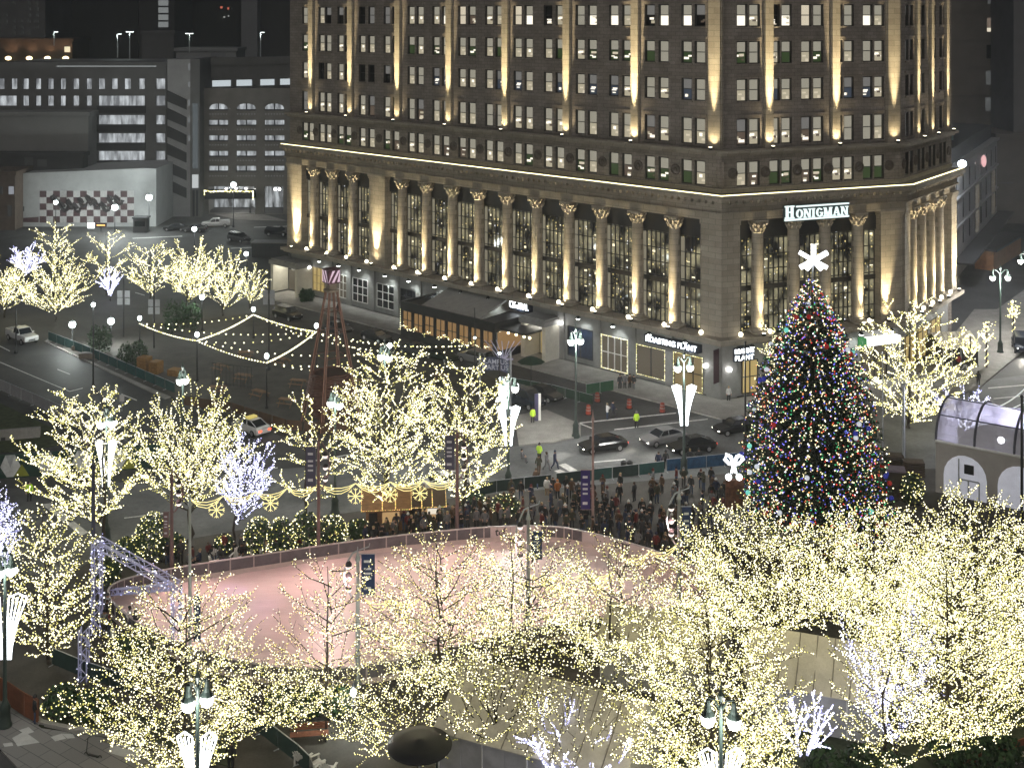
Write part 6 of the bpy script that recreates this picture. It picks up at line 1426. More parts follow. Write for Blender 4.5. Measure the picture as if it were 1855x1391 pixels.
for x0 in (.1, 4.6):
    m = MB(); pts = [(x0, .05), (x0+3.6, .05)]+[(x0+1.8+1.8*math.cos(t), 1.9+1.9*math.sin(t)) for t in np.linspace(0, math.pi, 11)]
    m.add([(a, -Dp/2-.16, b) for a, b in pts]+[(a, -Dp/2-.102, b) for a, b in pts], [tuple(range(len(pts)))]+[(i, i+len(pts), (i+1) % len(pts)+len(pts), (i+1) % len(pts)) for i in range(len(pts))]); d_ = m.build('curved_door', mat('white_door', (.62, .63, .68), .5, var=.1, emit=(.6, .62, .75), es=.32), go)  # light on the door put into its colour as a glow
    if x0 < 1:
        m = MB(); m.box(x0+1.75, x0+2.55, -Dp/2-.22, -Dp/2-.163, 2.3, 3.1); m.build('door_screen', black, d_); m = MB()
        for xx in (x0+1.3, x0+2.1, x0+3.0): m.box(xx-.05, xx+.05, -Dp/2-.24, -Dp/2-.163, 0, 1.75 if xx != x0+1.3 else 3.5)
        m.box(x0+1.3, x0+3.0, -Dp/2-.24, -Dp/2-.165, 1.7, 1.8); m.build('door_frame', steel, d_)
m = MB(); m.tube([(-.6, -Dp/2-.1, Hw+.04), (Wd, -Dp/2-.1, Hw+.04)], .12, 6); m.build('eave_gutter', white, go)
m = MB(); m.poly([(-.59, -Dp/2, 0), (-.59, Dp/2, 0)]+[tuple(p+Vector((-.59, 0, 0))) for p in reversed(ar)]); m.build('end_membrane', mem, go)
lamp('greenhouse_light', 'POINT', gp+Vector((4.2, -2.0, 4.2)), 3200, (.85, .86, 1), go, size=.5); m = MB(); m.ball((4.0, .2, 4.4), .3, 10, 7); m.build('hanging_lamp', emi('greenhouse_lamp', (.95, .95, 1), 8), go)
# ------------------------------------------------------------------ billboard with bow, dark slatted wall, planters, small things
bo = thing('gift_billboard', 'brown picture billboard under a glowing white bow beside the Christmas tree', 'billboard', G(1331, 985), R(8)); s = sc(985); m = MB(); m.box(-.75, .75, -.1, .1, (985-925)/s, (985-868)/s); m.build('picture', mat('brown_picture', (.12, .05, .03), .6, var=.9, vs=2.5), bo); m = MB(); m.box(-.78, .78, -.13, .13, (985-936)/s, (985-925.3)/s); m.build('white_footer', white, bo)
m = MB(); m.tube([(.5, .12, 0), (.5, .12, (985-868)/s)], .09, 6); m.build('post', mat('tan_post', (.3, .2, .12), .7), bo)
bw2 = thing('bow_ornament', 'glowing white ribbon bow on top of the brown billboard', 'light ornament', at_h(1329, 985, 866)); m = MB()
for sx in (-1, 1): m.tube([(0, -.1, 1.1), (sx*.25, -.1, 1.75), (sx*.6, -.1, 1.9), (sx*.72, -.1, 1.55), (sx*.4, -.1, 1.2), (0, -.1, 1.1)], [.1, .15, .17, .16, .13, .1], 7); m.tube([(0, -.1, 1.1), (sx*.1, -.1, .75), (sx*.18, -.1, .45)], [.12, .12, .1], 7); m.ball((sx*.42, -.1, .12), .27, 9, 6)
m.build('ribbon', ledw, bw2)
sw = thing('slatted_stage', 'dark slatted stage platform at the foot of the Christmas tree', 'stage', G(1420, 1040), R(-14)); s = sc(1040)
for k in range(11):
    m = MB(); z = .12+k*.22; m.box(-3.6, 3.6, -.06, .06, z, z+.1); m.build('slat', mat('dark_slat', (.06, .05, .045), .7, var=.2), sw)
m = MB(); m.box(-3.6, 3.6, .08, 5, 0, 2.5); m.build('stage_core', black, sw); m = MB(); m.box(-3.8, 3.8, -.2, 5.1, 2.55, 2.75); m.build('deck', mat('deck_grey', (.2, .2, .2), .7), sw)
bs = thing('bleacher_steps', 'dark stepped seating left of the slatted stage', 'steps', G(1290, 1010), R(-16)); s = sc(1010)
for k in range(4): m = MB(); m.box(-2.6, 2.6, -.6+k*.6, 0+k*.6, 0, .3+.3*k); m.build('step', mat('step_dark', (.035, .035, .037), .8), bs)
def lit_bush(label, px, py, w, h, seed, n=220, br=.045, name='lit_bush'):
    s = sc(py); W, H = w/s, h/s; o = thing(name, label, 'bush', G(px, py), group='clipped bushes in warm lights'); rg = random.Random(seed); fo = MB(); P = []
    k = max(1, int(W/1.6))
    cs = [((-W/2+W*(i+.5)/k), rg.uniform(-.3, .3), H*rg.uniform(.45, .55), min(W/k*.62, 1.3), H*rg.uniform(.42, .52)) for i in range(k)]
    for cx, cy_, cz, rx, rz_ in cs:
        for _ in range(int(420*max(1, rx))):
            v = Vector((rg.gauss(0, 1), rg.gauss(0, 1), rg.gauss(0, 1))).normalized()*rg.uniform(.7, 1.02); p = Vector((cx+v.x*rx, cy_+v.y*rx, max(.05, cz+v.z*rz_))); a = Vector((rg.gauss(0, 1), rg.gauss(0, 1), rg.gauss(0, 1))).normalized()*.16; b = v.cross(a).normalized()*.1; fo.add([p-a, p+b, p+a, p-b], [(0, 1, 2, 3)])
        for _ in range(int(n/k)):
            v = Vector((rg.gauss(0, 1), rg.gauss(0, 1)-.3, rg.gauss(0, 1)+.2)).normalized(); P.append((cx+v.x*rx*1.03, cy_+v.y*rx*1.03, max(.08, cz+v.z*rz_*1.03)))
    fo.build('foliage', leafd, o); bulbs('string_lights', P, br, [warm1, warm2, warm3], o, np.random.default_rng(seed)); m = MB(); m.box(-W*.35, W*.35, -.4, .4, 0, .3); m.build('planter', dark, o)
for a in (('tall lit bush left of the maroon pole behind the truss', 278, 1018, 54, 88, 1, 190), ('low lit bush behind the truss arch cross beam', 232, 1022, 64, 46, 2, 120), ('small lit bush right of the left maroon pole', 312, 1010, 40, 46, 3, 80), ('wide lit hedge left of the middle maroon pole', 510, 1008, 124, 78, 4, 420), ('round lit bush right of the middle maroon pole', 600, 1000, 46, 64, 5, 170), ('small lit bush beside the wooden cabin', 648, 984, 40, 40, 6, 70), ('small cone shaped lit bush by the left end of the ice', 197, 1062, 36, 56, 7, 90), ('lit bush by the crowd right of the right maroon pole', 915, 935, 44, 40, 8, 80), ('lit bush just right of the tree with the white ornament', 858, 925, 40, 34, 9, 60), ('small lit conical bush before the chairs behind the rink', 405, 1002, 28, 34, 10, 50), ('lit bush under the lit tree beside the ice entrance', 245, 1215, 60, 72, 11, 170),
          ('low lit hedge at the bottom left behind the curved kerb', 140, 1300, 112, 58, 12, 210), ('small lit bush in front of the arched greenhouse', 1652, 915, 34, 60, 13, 80), ('lit hedge along the near edge of the ice', 560, 1302, 150, 62, 14, 330)): lit_bush(*a)
def dark_bush(label, px, py, w, h, seed, group='unlit dark bushes'):
    s = sc(py); W, H = w/s, h/s; o = thing('dark_bush', label, 'bush', G(px, py), group=group); rg = random.Random(seed); fo = MB()
    k = max(2, int(W/1.3))
    for i in range(k):
        cx = -W/2+W*(i+.5)/k; rx = W/k*.75; rz_ = H*rg.uniform(.42, .55); cy_ = rg.uniform(-.4, .4)
        for _ in range(420):
            v = Vector((rg.gauss(0, 1), rg.gauss(0, 1), rg.gauss(0, 1))).normalized()*rg.uniform(.6, 1.05); p = Vector((cx+v.x*rx, cy_+v.y*rx, max(.04, H*.48+v.z*rz_))); a = Vector((rg.gauss(0, 1), rg.gauss(0, 1), rg.gauss(0, 1))).normalized()*.18; b = v.cross(a).normalized()*.11; fo.add([p-a, p+b, p+a, p-b], [(0, 1, 2, 3)])
    fo.build('foliage', leafd, o); m = MB(); m.tube([(0, 0, 0), (0, 0, H*.5)], .06, 5); m.build('stem', bark, o)
for a in (('dark round bush beside the orange crates in the beer garden', 240, 668, 44, 52, 21), ('dark bush beside the hanging sign panels under the far trees', 330, 602, 60, 60, 22), ('dark bush right of the pickup by the planters', 180, 640, 36, 50, 23), ('wide dark hedge at the bottom right corner', 1770, 1400, 150, 70, 24), ('dark hedge under the drooping lit tree at the bottom', 1560, 1440, 170, 80, 25), ('potted dark shrub on the pavement by the left entrance porch', 556, 548, 22, 26, 26)): dark_bush(*a)

for px_, py_, tx, ty in ((311, 1050, 425, 1072), (577, 1014, 468, 1112)):
    lamp('violet_spot', 'SPOT', G(px_, py_)+Vector((.3, -.4, 4.6)), 900, (.55, .35, 1), None, G(tx, ty), 16, .8, .2)
# ------------------------------------------------------------------ vehicles
tyre = mat('tyre_rubber', (.015, .015, .015), .8, var=.1); rimm = mat('wheel_rim', (.45, .45, .46), .3, metal=.7, var=0)
hl_on = emi('headlight_on', (1, .95, .82), 9); hl_off = mat('headlight_off', (.6, .6, .6), .2, var=0); tl_on = emi('taillight_on', (1, .08, .03), 3.5); tl_off = mat('taillight_off', (.25, .02, .02), .3, var=0)
def paintm(n_, c): return mat('car_paint_'+n_, c, .22, metal=.2, var=.05, spec=.6)
PAINT = {'black': paintm('black', (.012, .012, .014)), 'silver': paintm('silver', (.22, .22, .23)), 'white': paintm('white', (.62, .62, .62)), 'grey': paintm('grey', (.07, .07, .075)), 'navy': paintm('navy', (.012, .018, .035)), 'green': paintm('green', (.02, .035, .025))}
def car(label, px, py, head, paint, kind='sedan', lights=0, tails=0, group='cars on the streets and lots', roof_sign=False):
    Lh, Hw = (2.35, .90) if kind == 'sedan' else ((2.75, .98) if kind == 'pickup' else (2.4, .96)); o = thing({'sedan': 'car', 'suv': 'car', 'pickup': 'pickup_truck', 'van': 'van'}[kind], label, 'car' if kind != 'pickup' else 'pickup truck', G(px, py), math.atan2(head[1], head[0]), group)
    pm_ = PAINT[paint]; up = {'sedan': 0, 'suv': .18, 'pickup': .25, 'van': .15}[kind]
    st_ = {'sedan': [(Lh, .42, .62, .78), (Lh-.12, .28, .72, .92), (Lh-.9, .24, .86, 1), (.75, .24, .95, 1), (-1.4, .24, .98, 1), (-Lh+.25, .28, .96, .95), (-Lh, .42, .86, .82)],
           'suv': [(Lh, .4, .75, .82), (Lh-.1, .28, .9, .94), (Lh-.9, .25, 1.0, 1), (.9, .25, 1.05, 1), (-1.5, .25, 1.08, 1), (-Lh+.12, .28, 1.06, .97), (-Lh, .4, 1.0, .9)],
           'van': [(Lh, .4, .8, .85), (Lh-.1, .28, .95, .95), (Lh-.7, .25, 1.05, 1), (.9, .25, 1.1, 1), (-1.5, .25, 1.1, 1), (-Lh, .3, 1.1, .97)],
           'pickup': [(Lh, .4, .8, .88), (Lh-.08, .3, .95, .96), (Lh-1.1, .28, 1.02, 1), (.9, .28, 1.05, 1), (-.7, .28, 1.05, 1), (-Lh+.1, .3, 1.05, 1), (-Lh, .4, 1.04, .96)]}[kind]
    m = MB(); rings = []
    for x_, zb, zt, f in st_:
        zb += up*.6; zt += up*.6; w_ = Hw*f; base = len(m.v); m.v += [(x_, -w_*.92, zb), (x_, -w_, zb+.16), (x_, -w_, zt-.14), (x_, -w_*.90, zt), (x_, w_*.90, zt), (x_, w_, zt-.14), (x_, w_, zb+.16), (x_, w_*.92, zb)]; rings.append(base)
    for a, b in zip(rings, rings[1:]):
        for j in range(8): m.f.append((a+j, b+j, b+(j+1) % 8, a+(j+1) % 8)); m.m.append(0)
    m.f += [tuple(rings[0]+j for j in range(8)), tuple(rings[-1]+j for j in range(7, -1, -1))]; m.m += [0, 0]
    if kind == 'pickup': m.box(-2.62, -.78, -Hw+.02, -Hw+.1, 1.19, 1.42); m.box(-2.62, -.78, Hw-.1, Hw-.02, 1.19, 1.42); m.box(-2.70, -2.62, -Hw+.02, Hw-.02, 1.19, 1.42)
    m.build('body', pm_, o)
    cab = {'sedan': [(1.05, .95, .92, .8, .97), (.35, 1.0, 1.36, .78, .68), (-.75, 1.0, 1.40, .78, .68), (-1.75, .97, 1.02, .8, .74)], 'suv': [(1.1, 1.15, 1.15, .88, .84), (.5, 1.15, 1.68, .88, .74), (-1.9, 1.17, 1.70, .88, .74), (-2.32, 1.16, 1.2, .86, .80)],
           'van': [(1.6, 1.1, 1.12, .9, .86), (.9, 1.15, 1.9, .9, .8), (-2.2, 1.17, 1.95, .9, .8), (-2.38, 1.17, 1.2, .88, .8)], 'pickup': [(1.15, 1.19, 1.2, .9, .88), (.55, 1.19, 1.78, .9, .76), (-.55, 1.19, 1.80, .9, .76), (-.76, 1.19, 1.25, .9, .82)]}[kind]
    m = MB(); rings = []
    for x_, zb, zt, wb, wt in cab:
        rings.append(len(m.v)); m.v += [(x_, -wb*Hw, zb-.03), (x_, -wt*Hw, zt), (x_, wt*Hw, zt), (x_, wb*Hw, zb-.03)]
    for a, b in zip(rings, rings[1:]):
        for j in range(4): m.f.append((a+j, b+j, b+(j+1) % 4, a+(j+1) % 4)); m.m.append(0)
    m.f += [tuple(rings[0]+j for j in range(4)), tuple(rings[-1]+j for j in range(3, -1, -1))]; m.m += [0, 0]; m.build('windows', gl_dark, o)
    m = MB(); (x1, _, z1, _, w1), (x2, _, z2, _, w2) = cab[1], cab[2]; m.hexa([(x2-.12, -w2*Hw, z2+.003), (x1+.08, -w1*Hw, z1+.003), (x1+.08, w1*Hw, z1+.003), (x2-.12, w2*Hw, z2+.003), (x2-.05, -w2*Hw*.9, z2+.07), (x1-.05, -w1*Hw*.9, z1+.06), (x1-.05, w1*Hw*.9, z1+.06), (x2-.05, w2*Hw*.9, z2+.07)])
    for sy in (-1, 1):
        xm = (x1+x2)/2; m.tube([(xm, sy*cab[1][3]*Hw*1.005, cab[1][1]-.02), (xm, sy*w1*Hw*1.01, z1)], .05, 4); m.tube([(cab[0][0], sy*cab[0][4]*Hw, cab[0][2]), (x1+.05, sy*w1*Hw, z1)], .045, 4); m.tube([(cab[3][0], sy*cab[3][4]*Hw, cab[3][2]), (x2-.05, sy*w2*Hw, z2)], .05, 4)
    m.build('roof', pm_, o)
    r_ = .33+up*.25; wx = (Lh-.9, -Lh+.95)
    w0 = None
    for x_ in wx:
        for sy in (-1, 1):
            if w0 is None:
                m = MB(); m.lathe([(r_*.6, -.11), (r_, -.11), (r_, .11), (r_*.6, .11)], n=16); w0 = m.build('tyre', tyre, o); m = MB(); m.lathe([(r_*.62, -.08), (r_*.62, .12), (.08, .14)], n=12); h0 = m.build('rim', rimm, w0); w = w0
            else: w = copy_tree(w0, o)
            w.location = (x_, sy*(Hw-.07), r_); w.rotation_euler = (R(-90*sy), 0, 0)
    zt = st_[1][2]+up*.6
    for sy in (-1, 1):
        m = MB(); m.ball((Lh-.09, sy*Hw*.66, zt-.17), .13, 8, 5, 0, (.8, 1.6, .8)); m.build('headlight', hl_on if lights else hl_off, o)
        m = MB(); m.box(-Lh-.02, -Lh+.12, sy*Hw*.62-.18, sy*Hw*.62+.18, st_[-1][2]+up*.6-.26, st_[-1][2]+up*.6-.08); m.build('taillight', tl_on if tails else tl_off, o)
        m = MB(); m.box(cab[0][0]-.25, cab[0][0]-.05, sy*(Hw+.02)-.09, sy*(Hw+.02)+.09, cab[0][1]+.0, cab[0][1]+.16); m.build('mirror', pm_, o)
    m = MB(); m.box(Lh-.06, Lh+.012, -Hw*.45, Hw*.45, .45+up*.5, .62+up*.5); m.build('grille', black, o)
    if roof_sign: m = MB(); m.box(-.35, .25, -.5, .5, z1+.08, z1+.26); m.build('roof_sign', emi('taxi_sign', (1, .8, .2), .6), o)
    if lights:
        b = o.matrix_basis
        lamp('headlight_beam', 'SPOT', b @ Vector((Lh+.1, 0, .75)), 900, (1, .95, .82), o, b @ Vector((Lh+9, 0, -.2)), 70, .9, .15)
    return o
sd_ = Vector((-.945, -.326)); ud_ = Vector((.732, -.681))
car('black sedan with headlights on beside the hi-vis guards', 1092, 815, sd_, 'black', lights=1, tails=1)
car('silver sedan with headlights on behind the near black sedan', 1201, 802, sd_+Vector((.0, -.2)), 'silver', lights=1)
car('black sedan right of the trumpet lamp post with lights on', 1253, 817, sd_, 'black', lights=1, tails=1)
car('black sedan half hidden behind the left edge of the Christmas tree', 1333, 783, sd_, 'black', lights=1)
car('white crew cab pickup truck on the left road', 40, 618, ud_, 'white', 'pickup')
car('black sport utility car parked by the left entrance porch', 521, 578, ud_, 'black', 'suv')
car('dark grey sedan parked behind the left leg of the brown tower', 612, 602, ud_, 'grey')
car('black sedan parked on the street right of the brown tower top', 682, 617, ud_, 'black')
car('dark sedan parked just left of the dining pavilion front', 752, 642, ud_, 'grey', tails=0)
car('green black sedan parked in front of the dining pavilion', 800, 652, ud_, 'green')
car('silver sedan parked below the right end of the dining pavilion', 862, 658, ud_*-1, 'silver', 'suv')
car('white taxi with yellow roof sign between the domed tree and the brown tower', 455, 782, -ud_, 'white', lights=0, tails=1, roof_sign=True)
car('dark van beside the white winged ornament', 950, 735, ud_, 'navy', 'van')
car('black sedan behind the dark van near the green mesh fence', 985, 722, ud_, 'black')
car('white sedan hidden under the tree beside the right maroon pole', 812, 884, sd_*-1, 'white')
car('dark sedan in the far lot with its left end lit by a globe lamp', 318, 418, (-1, .1), 'black', tails=0)
car('second dark sedan in the far lot, just right of the first', 352, 420, (-1, .1), 'grey')
car('white pickup truck in the far lot under the garage entrance', 391, 412, (-1, -.2), 'white', 'pickup', lights=0)
car('dark car turning in the far lot below the white pickup', 433, 438, (.8, -.6), 'grey', 'suv')
car('dark car beside the far end of the stone office building', 503, 427, (1, -.2), 'black', 'suv')
car('van with bright headlights at the right edge of the side street', 1850, 636, (-.3, -1), 'navy', 'van', lights=1)
o = thing('container', 'long dark skip container in the far lot beside the office building', 'container', G(492, 466), R(-2)); m = MB(); m.box(-3.2, 3.2, -1.2, 1.2, .2, 2.6); m.build('body', mat('dark_container', (.022, .024, .026), .7, var=.2), o); m = MB()
for k in range(9): m.box(-3.1+.75*k, -3.0+.75*k, -1.26, -1.203, .25, 2.5)
m.build('rib', black, o); m = MB(); m.box(-3.3, 3.3, -1.3, 1.3, 2.61, 2.8); m.build('rim', mat('container_rim', (.2, .2, .2), .7), o)
# ------------------------------------------------------------------ people
def body_mesh(pose):
    J = dict(pel=(0, 0, .95), wai=(0, .01, 1.1), che=(0, 0, 1.32), nek=(0, .0, 1.49), hed=(0, -.015, 1.60), top=(0, -.01, 1.70))
    sh = 1
    if pose in ('stand', 'pocket', 'phone', 'wave'):
        leg = [((.10, 0, .9), (.12, -.02, .5), (.12, .02, .09), (.13, -.13, .045)), ((-.10, 0, .9), (-.11, .0, .5), (-.12, .04, .09), (-.14, -.10, .045))]
    elif pose == 'walk':
        leg = [((.10, 0, .9), (.11, -.22, .54), (.11, -.28, .10), (.11, -.43, .07)), ((-.10, 0, .9), (-.10, .05, .5), (-.11, .33, .16), (-.11, .24, .05))]
    else:
        leg = [((.11, 0, .52), (.13, -.42, .52), (.13, -.44, .10), (.14, -.58, .05)), ((-.11, 0, .52), (-.13, -.42, .52), (-.13, -.40, .10), (-.14, -.55, .05))]
        J = {k: (a, b, c-.43) for k, (a, b, c) in J.items()}; sh = 0
    dz = 0 if sh else -.43
    A = {'stand': [((.26, .02, 1.15), (.27, -.05, .90)), ((-.26, .02, 1.15), (-.27, -.05, .90))], 'pocket': [((.29, .05, 1.16), (.21, -.09, .97)), ((-.29, .05, 1.16), (-.21, -.09, .97))],
         'phone': [((.25, -.06, 1.17), (.10, -.30, 1.30)), ((-.25, -.04, 1.16), (-.09, -.29, 1.27))], 'wave': [((.27, .02, 1.15), (.26, -.1, .92)), ((-.34, -.05, 1.50), (-.40, -.12, 1.78))],
         'walk': [((.26, .10, 1.16), (.27, -.02, .93)), ((-.26, -.06, 1.16), (-.24, -.26, .98))], 'sit': [((.25, -.06, .78), (.14, -.30, .66)), ((-.25, -.06, .78), (-.14, -.30, .66))]}[pose]
    V, E, Rr = [], [], []
    def add(p, r, par=None):
        V.append(p); Rr.append(r); i = len(V)-1
        if par is not None: E.append((par, i))
        return i
    pel = add(J['pel'], (.17, .135)); wai = add(J['wai'], (.165, .13), pel); che = add(J['che'], (.19, .135), wai); nek = add(J['nek'], (.07, .07), che); hed = add(J['hed'], (.092, .11), nek); add(J['top'], (.075, .09), hed)
    for s_, (el, wr) in zip((1, -1), A):
        a = add((s_*.19, 0, 1.41+dz), (.085, .085), che); b = add(el, (.068, .068), a); c = add(wr, (.05, .05), b)
        d = Vector(wr)-Vector(el); d.normalize(); add(tuple(Vector(wr)+d*.09), (.042, .034), c)
    for hp, kn, an, to in leg:
        a = add(hp, (.115, .125), pel); b = add(kn, (.082, .082), a); c = add(an, (.056, .06), b); add(to, (.05, .042), c)
    me = bpy.data.meshes.new('person_body'); me.from_pydata(V, E, []); o = bpy.data.objects.new('person_tmp', me); C.objects.link(o)
    md = o.modifiers.new('skin', 'SKIN'); sv = me.skin_vertices[0].data
    for i, r_ in enumerate(Rr): sv[i].radius = r_
    sv[0].use_root = True
    sb = o.modifiers.new('sub', 'SUBSURF'); sb.levels = 1; sb.render_levels = 1
    out = bpy.data.meshes.new_from_object(o.evaluated_get(bpy.context.evaluated_depsgraph_get())); bpy.data.objects.remove(o)
    # five fingers to each hand, the face, then clothing by height
    bm = bmesh.new(); bm.from_mesh(out); ex = MB()
    for s_, (el, wr) in zip((1, -1), A):
        d = (Vector(wr)-Vector(el)).normalized(); side = d.cross(Vector((0, 1, 0))); side = side.normalized() if side.length > .1 else Vector((1, 0, 0)); nn = d.cross(side); pw = Vector(wr)+d*.12
        for k, ln in enumerate((.065, .08, .076, .058)):
            b0 = pw+side*(k-1.5)*.021; ex.tube([b0, b0+d*ln*.6+nn*.008, b0+d*ln+nn*.03], [.010, .009, .007], 5)
        t0 = Vector(wr)+d*.05+side*.04; ex.tube([t0, t0+(d*.6+side*.6)*.05, t0+(d*.9+side*.35)*.075], [.012, .010, .008], 5)
    hx, hy, hz = J['hed']; hm = MB(); hm.ball((hx, hy-.118, hz-.005), .02, 6, 4, 0, (1, 1.2, 1.3)); hm.ball((hx+.098, hy, hz), .022, 6, 4); hm.ball((hx-.098, hy, hz), .022, 6, 4)
    em_ = MB(); em_.ball((hx+.035, hy-.098, hz+.025), .014, 6, 4); em_.ball((hx-.035, hy-.098, hz+.025), .014, 6, 4); em_.box(hx-.03, hx+.03, hy-.112, hy-.10, hz-.055, hz-.045)
    nb_ = len(out.vertices); mats_ = []
    wrs = [Vector(w) for _, w in A]
    for f in bm.faces:
        c = f.calc_center_median()
        if any((c-w).length < .12 and (c-w).dot((w-Vector(e)).normalized()) > .0 for (e, _), w in zip(A, wrs)): k = 2
        elif c.z > J['nek'][2]+.0: k = 2
        elif c.z < .10: k = 3
        elif (c.z < .80 if sh else (c.y < -.17 and c.z < .60 or c.z < .42)) and not (abs(c.x) > .2 and c.z > .78): k = 0
        else: k = 1
        f.material_index = k
    bm.to_mesh(out); bm.free(); allm = MB(); allm.v = [tuple(v.co) for v in out.vertices]; allm.f = [tuple(p.vertices) for p in out.polygons]; allm.m = [p.material_index for p in out.polygons]
    for q, k in ((ex, 2), (hm, 2), (em_, 3)): allm.add(q.v, q.f, k)
    bpy.data.meshes.remove(out); fin = bpy.data.meshes.new('person'); fin.from_pydata(allm.v, [], allm.f)
    for _ in range(4): fin.materials.append(black)
    fin.polygons.foreach_set('material_index', allm.m); fin.polygons.foreach_set('use_smooth', [True]*len(fin.polygons)); fin.update()
    hr = MB(); hr.ball((hx, hy+.02, hz+.06), .115, 10, 6, 0, (.92, 1.0, .80)); hm2 = bpy.data.meshes.new('hair'); hm2.from_pydata(hr.v, [], hr.f); hm2.materials.append(black); hm2.polygons.foreach_set('use_smooth', [True]*len(hr.f))
    ha = MB(); ha.ball((hx, hy+.0, hz+.075), .125, 10, 6, 0, (.92, 1.0, .85)); ha.lathe([(.122, -.03), (.128, 0), (.122, .03)], (hx, hy, hz+.05), 12); ha.ball((hx, hy, hz+.2), .04, 6, 4); hat = bpy.data.meshes.new('knit_hat'); hat.from_pydata(ha.v, [], ha.f); hat.materials.append(black)
    return fin, hm2, hat
POSE = {p: body_mesh(p) for p in ('stand', 'pocket', 'phone', 'wave', 'walk', 'sit')}
skin_ = [mat('skin_light', (.48, .30, .22), .6, var=.05), mat('skin_tan', (.30, .17, .11), .6, var=.05), mat('skin_dark', (.10, .055, .035), .6, var=.05)]
CL = {k: person_colour(k, c) for k, c in dict(black=(.014, .014, .016), charcoal=(.035, .036, .04), navy=(.018, .025, .06), blue=(.03, .06, .2), brown=(.08, .045, .025), olive=(.05, .05, .03), maroon=(.12, .02, .02), grey=(.14, .14, .15), white=(.6, .6, .6), tan=(.28, .2, .12), denim=(.04, .06, .11), orange=(.35, .12, .03), red=(.3, .03, .03)).items()}
CL['hivis'] = mat('cloth_hi_vis', (.55, .85, .06), .7, var=.1, emit=(.5, .8, .05), es=.05); hairm = [mat('hair_dark', (.015, .012, .01), .6, var=.1), mat('hair_brown', (.06, .035, .02), .6, var=.1), mat('hair_fair', (.35, .26, .14), .6, var=.1)]  # vest brightness put into the cloth as a faint glow
def person(label, px, py, pose, top, legs, face=0, hat=None, group=None, rg=random, z=.0, scale=1.0):
    fin, hm2, hatm = POSE[pose]; o = bpy.data.objects.new('person', fin); C.objects.link(o); p = G(px, py, z); o.location = p; o.rotation_euler = (0, 0, face); o.scale = (scale,)*3; o['label'] = label; o['category'] = 'person'
    if group: o['group'] = group
    ms = [CL[legs], CL[top], rg.choice(skin_), CL['black']]
    for i in range(4): o.material_slots[i].link = 'OBJECT'; o.material_slots[i].material = ms[i]
    h = bpy.data.objects.new('knit_hat' if hat else 'hair', hatm if hat else hm2); C.objects.link(h); h.parent = o; h.material_slots[0].link = 'OBJECT'; h.material_slots[0].material = CL[hat] if hat else rg.choice(hairm)
    return o
rg = random.Random(21)
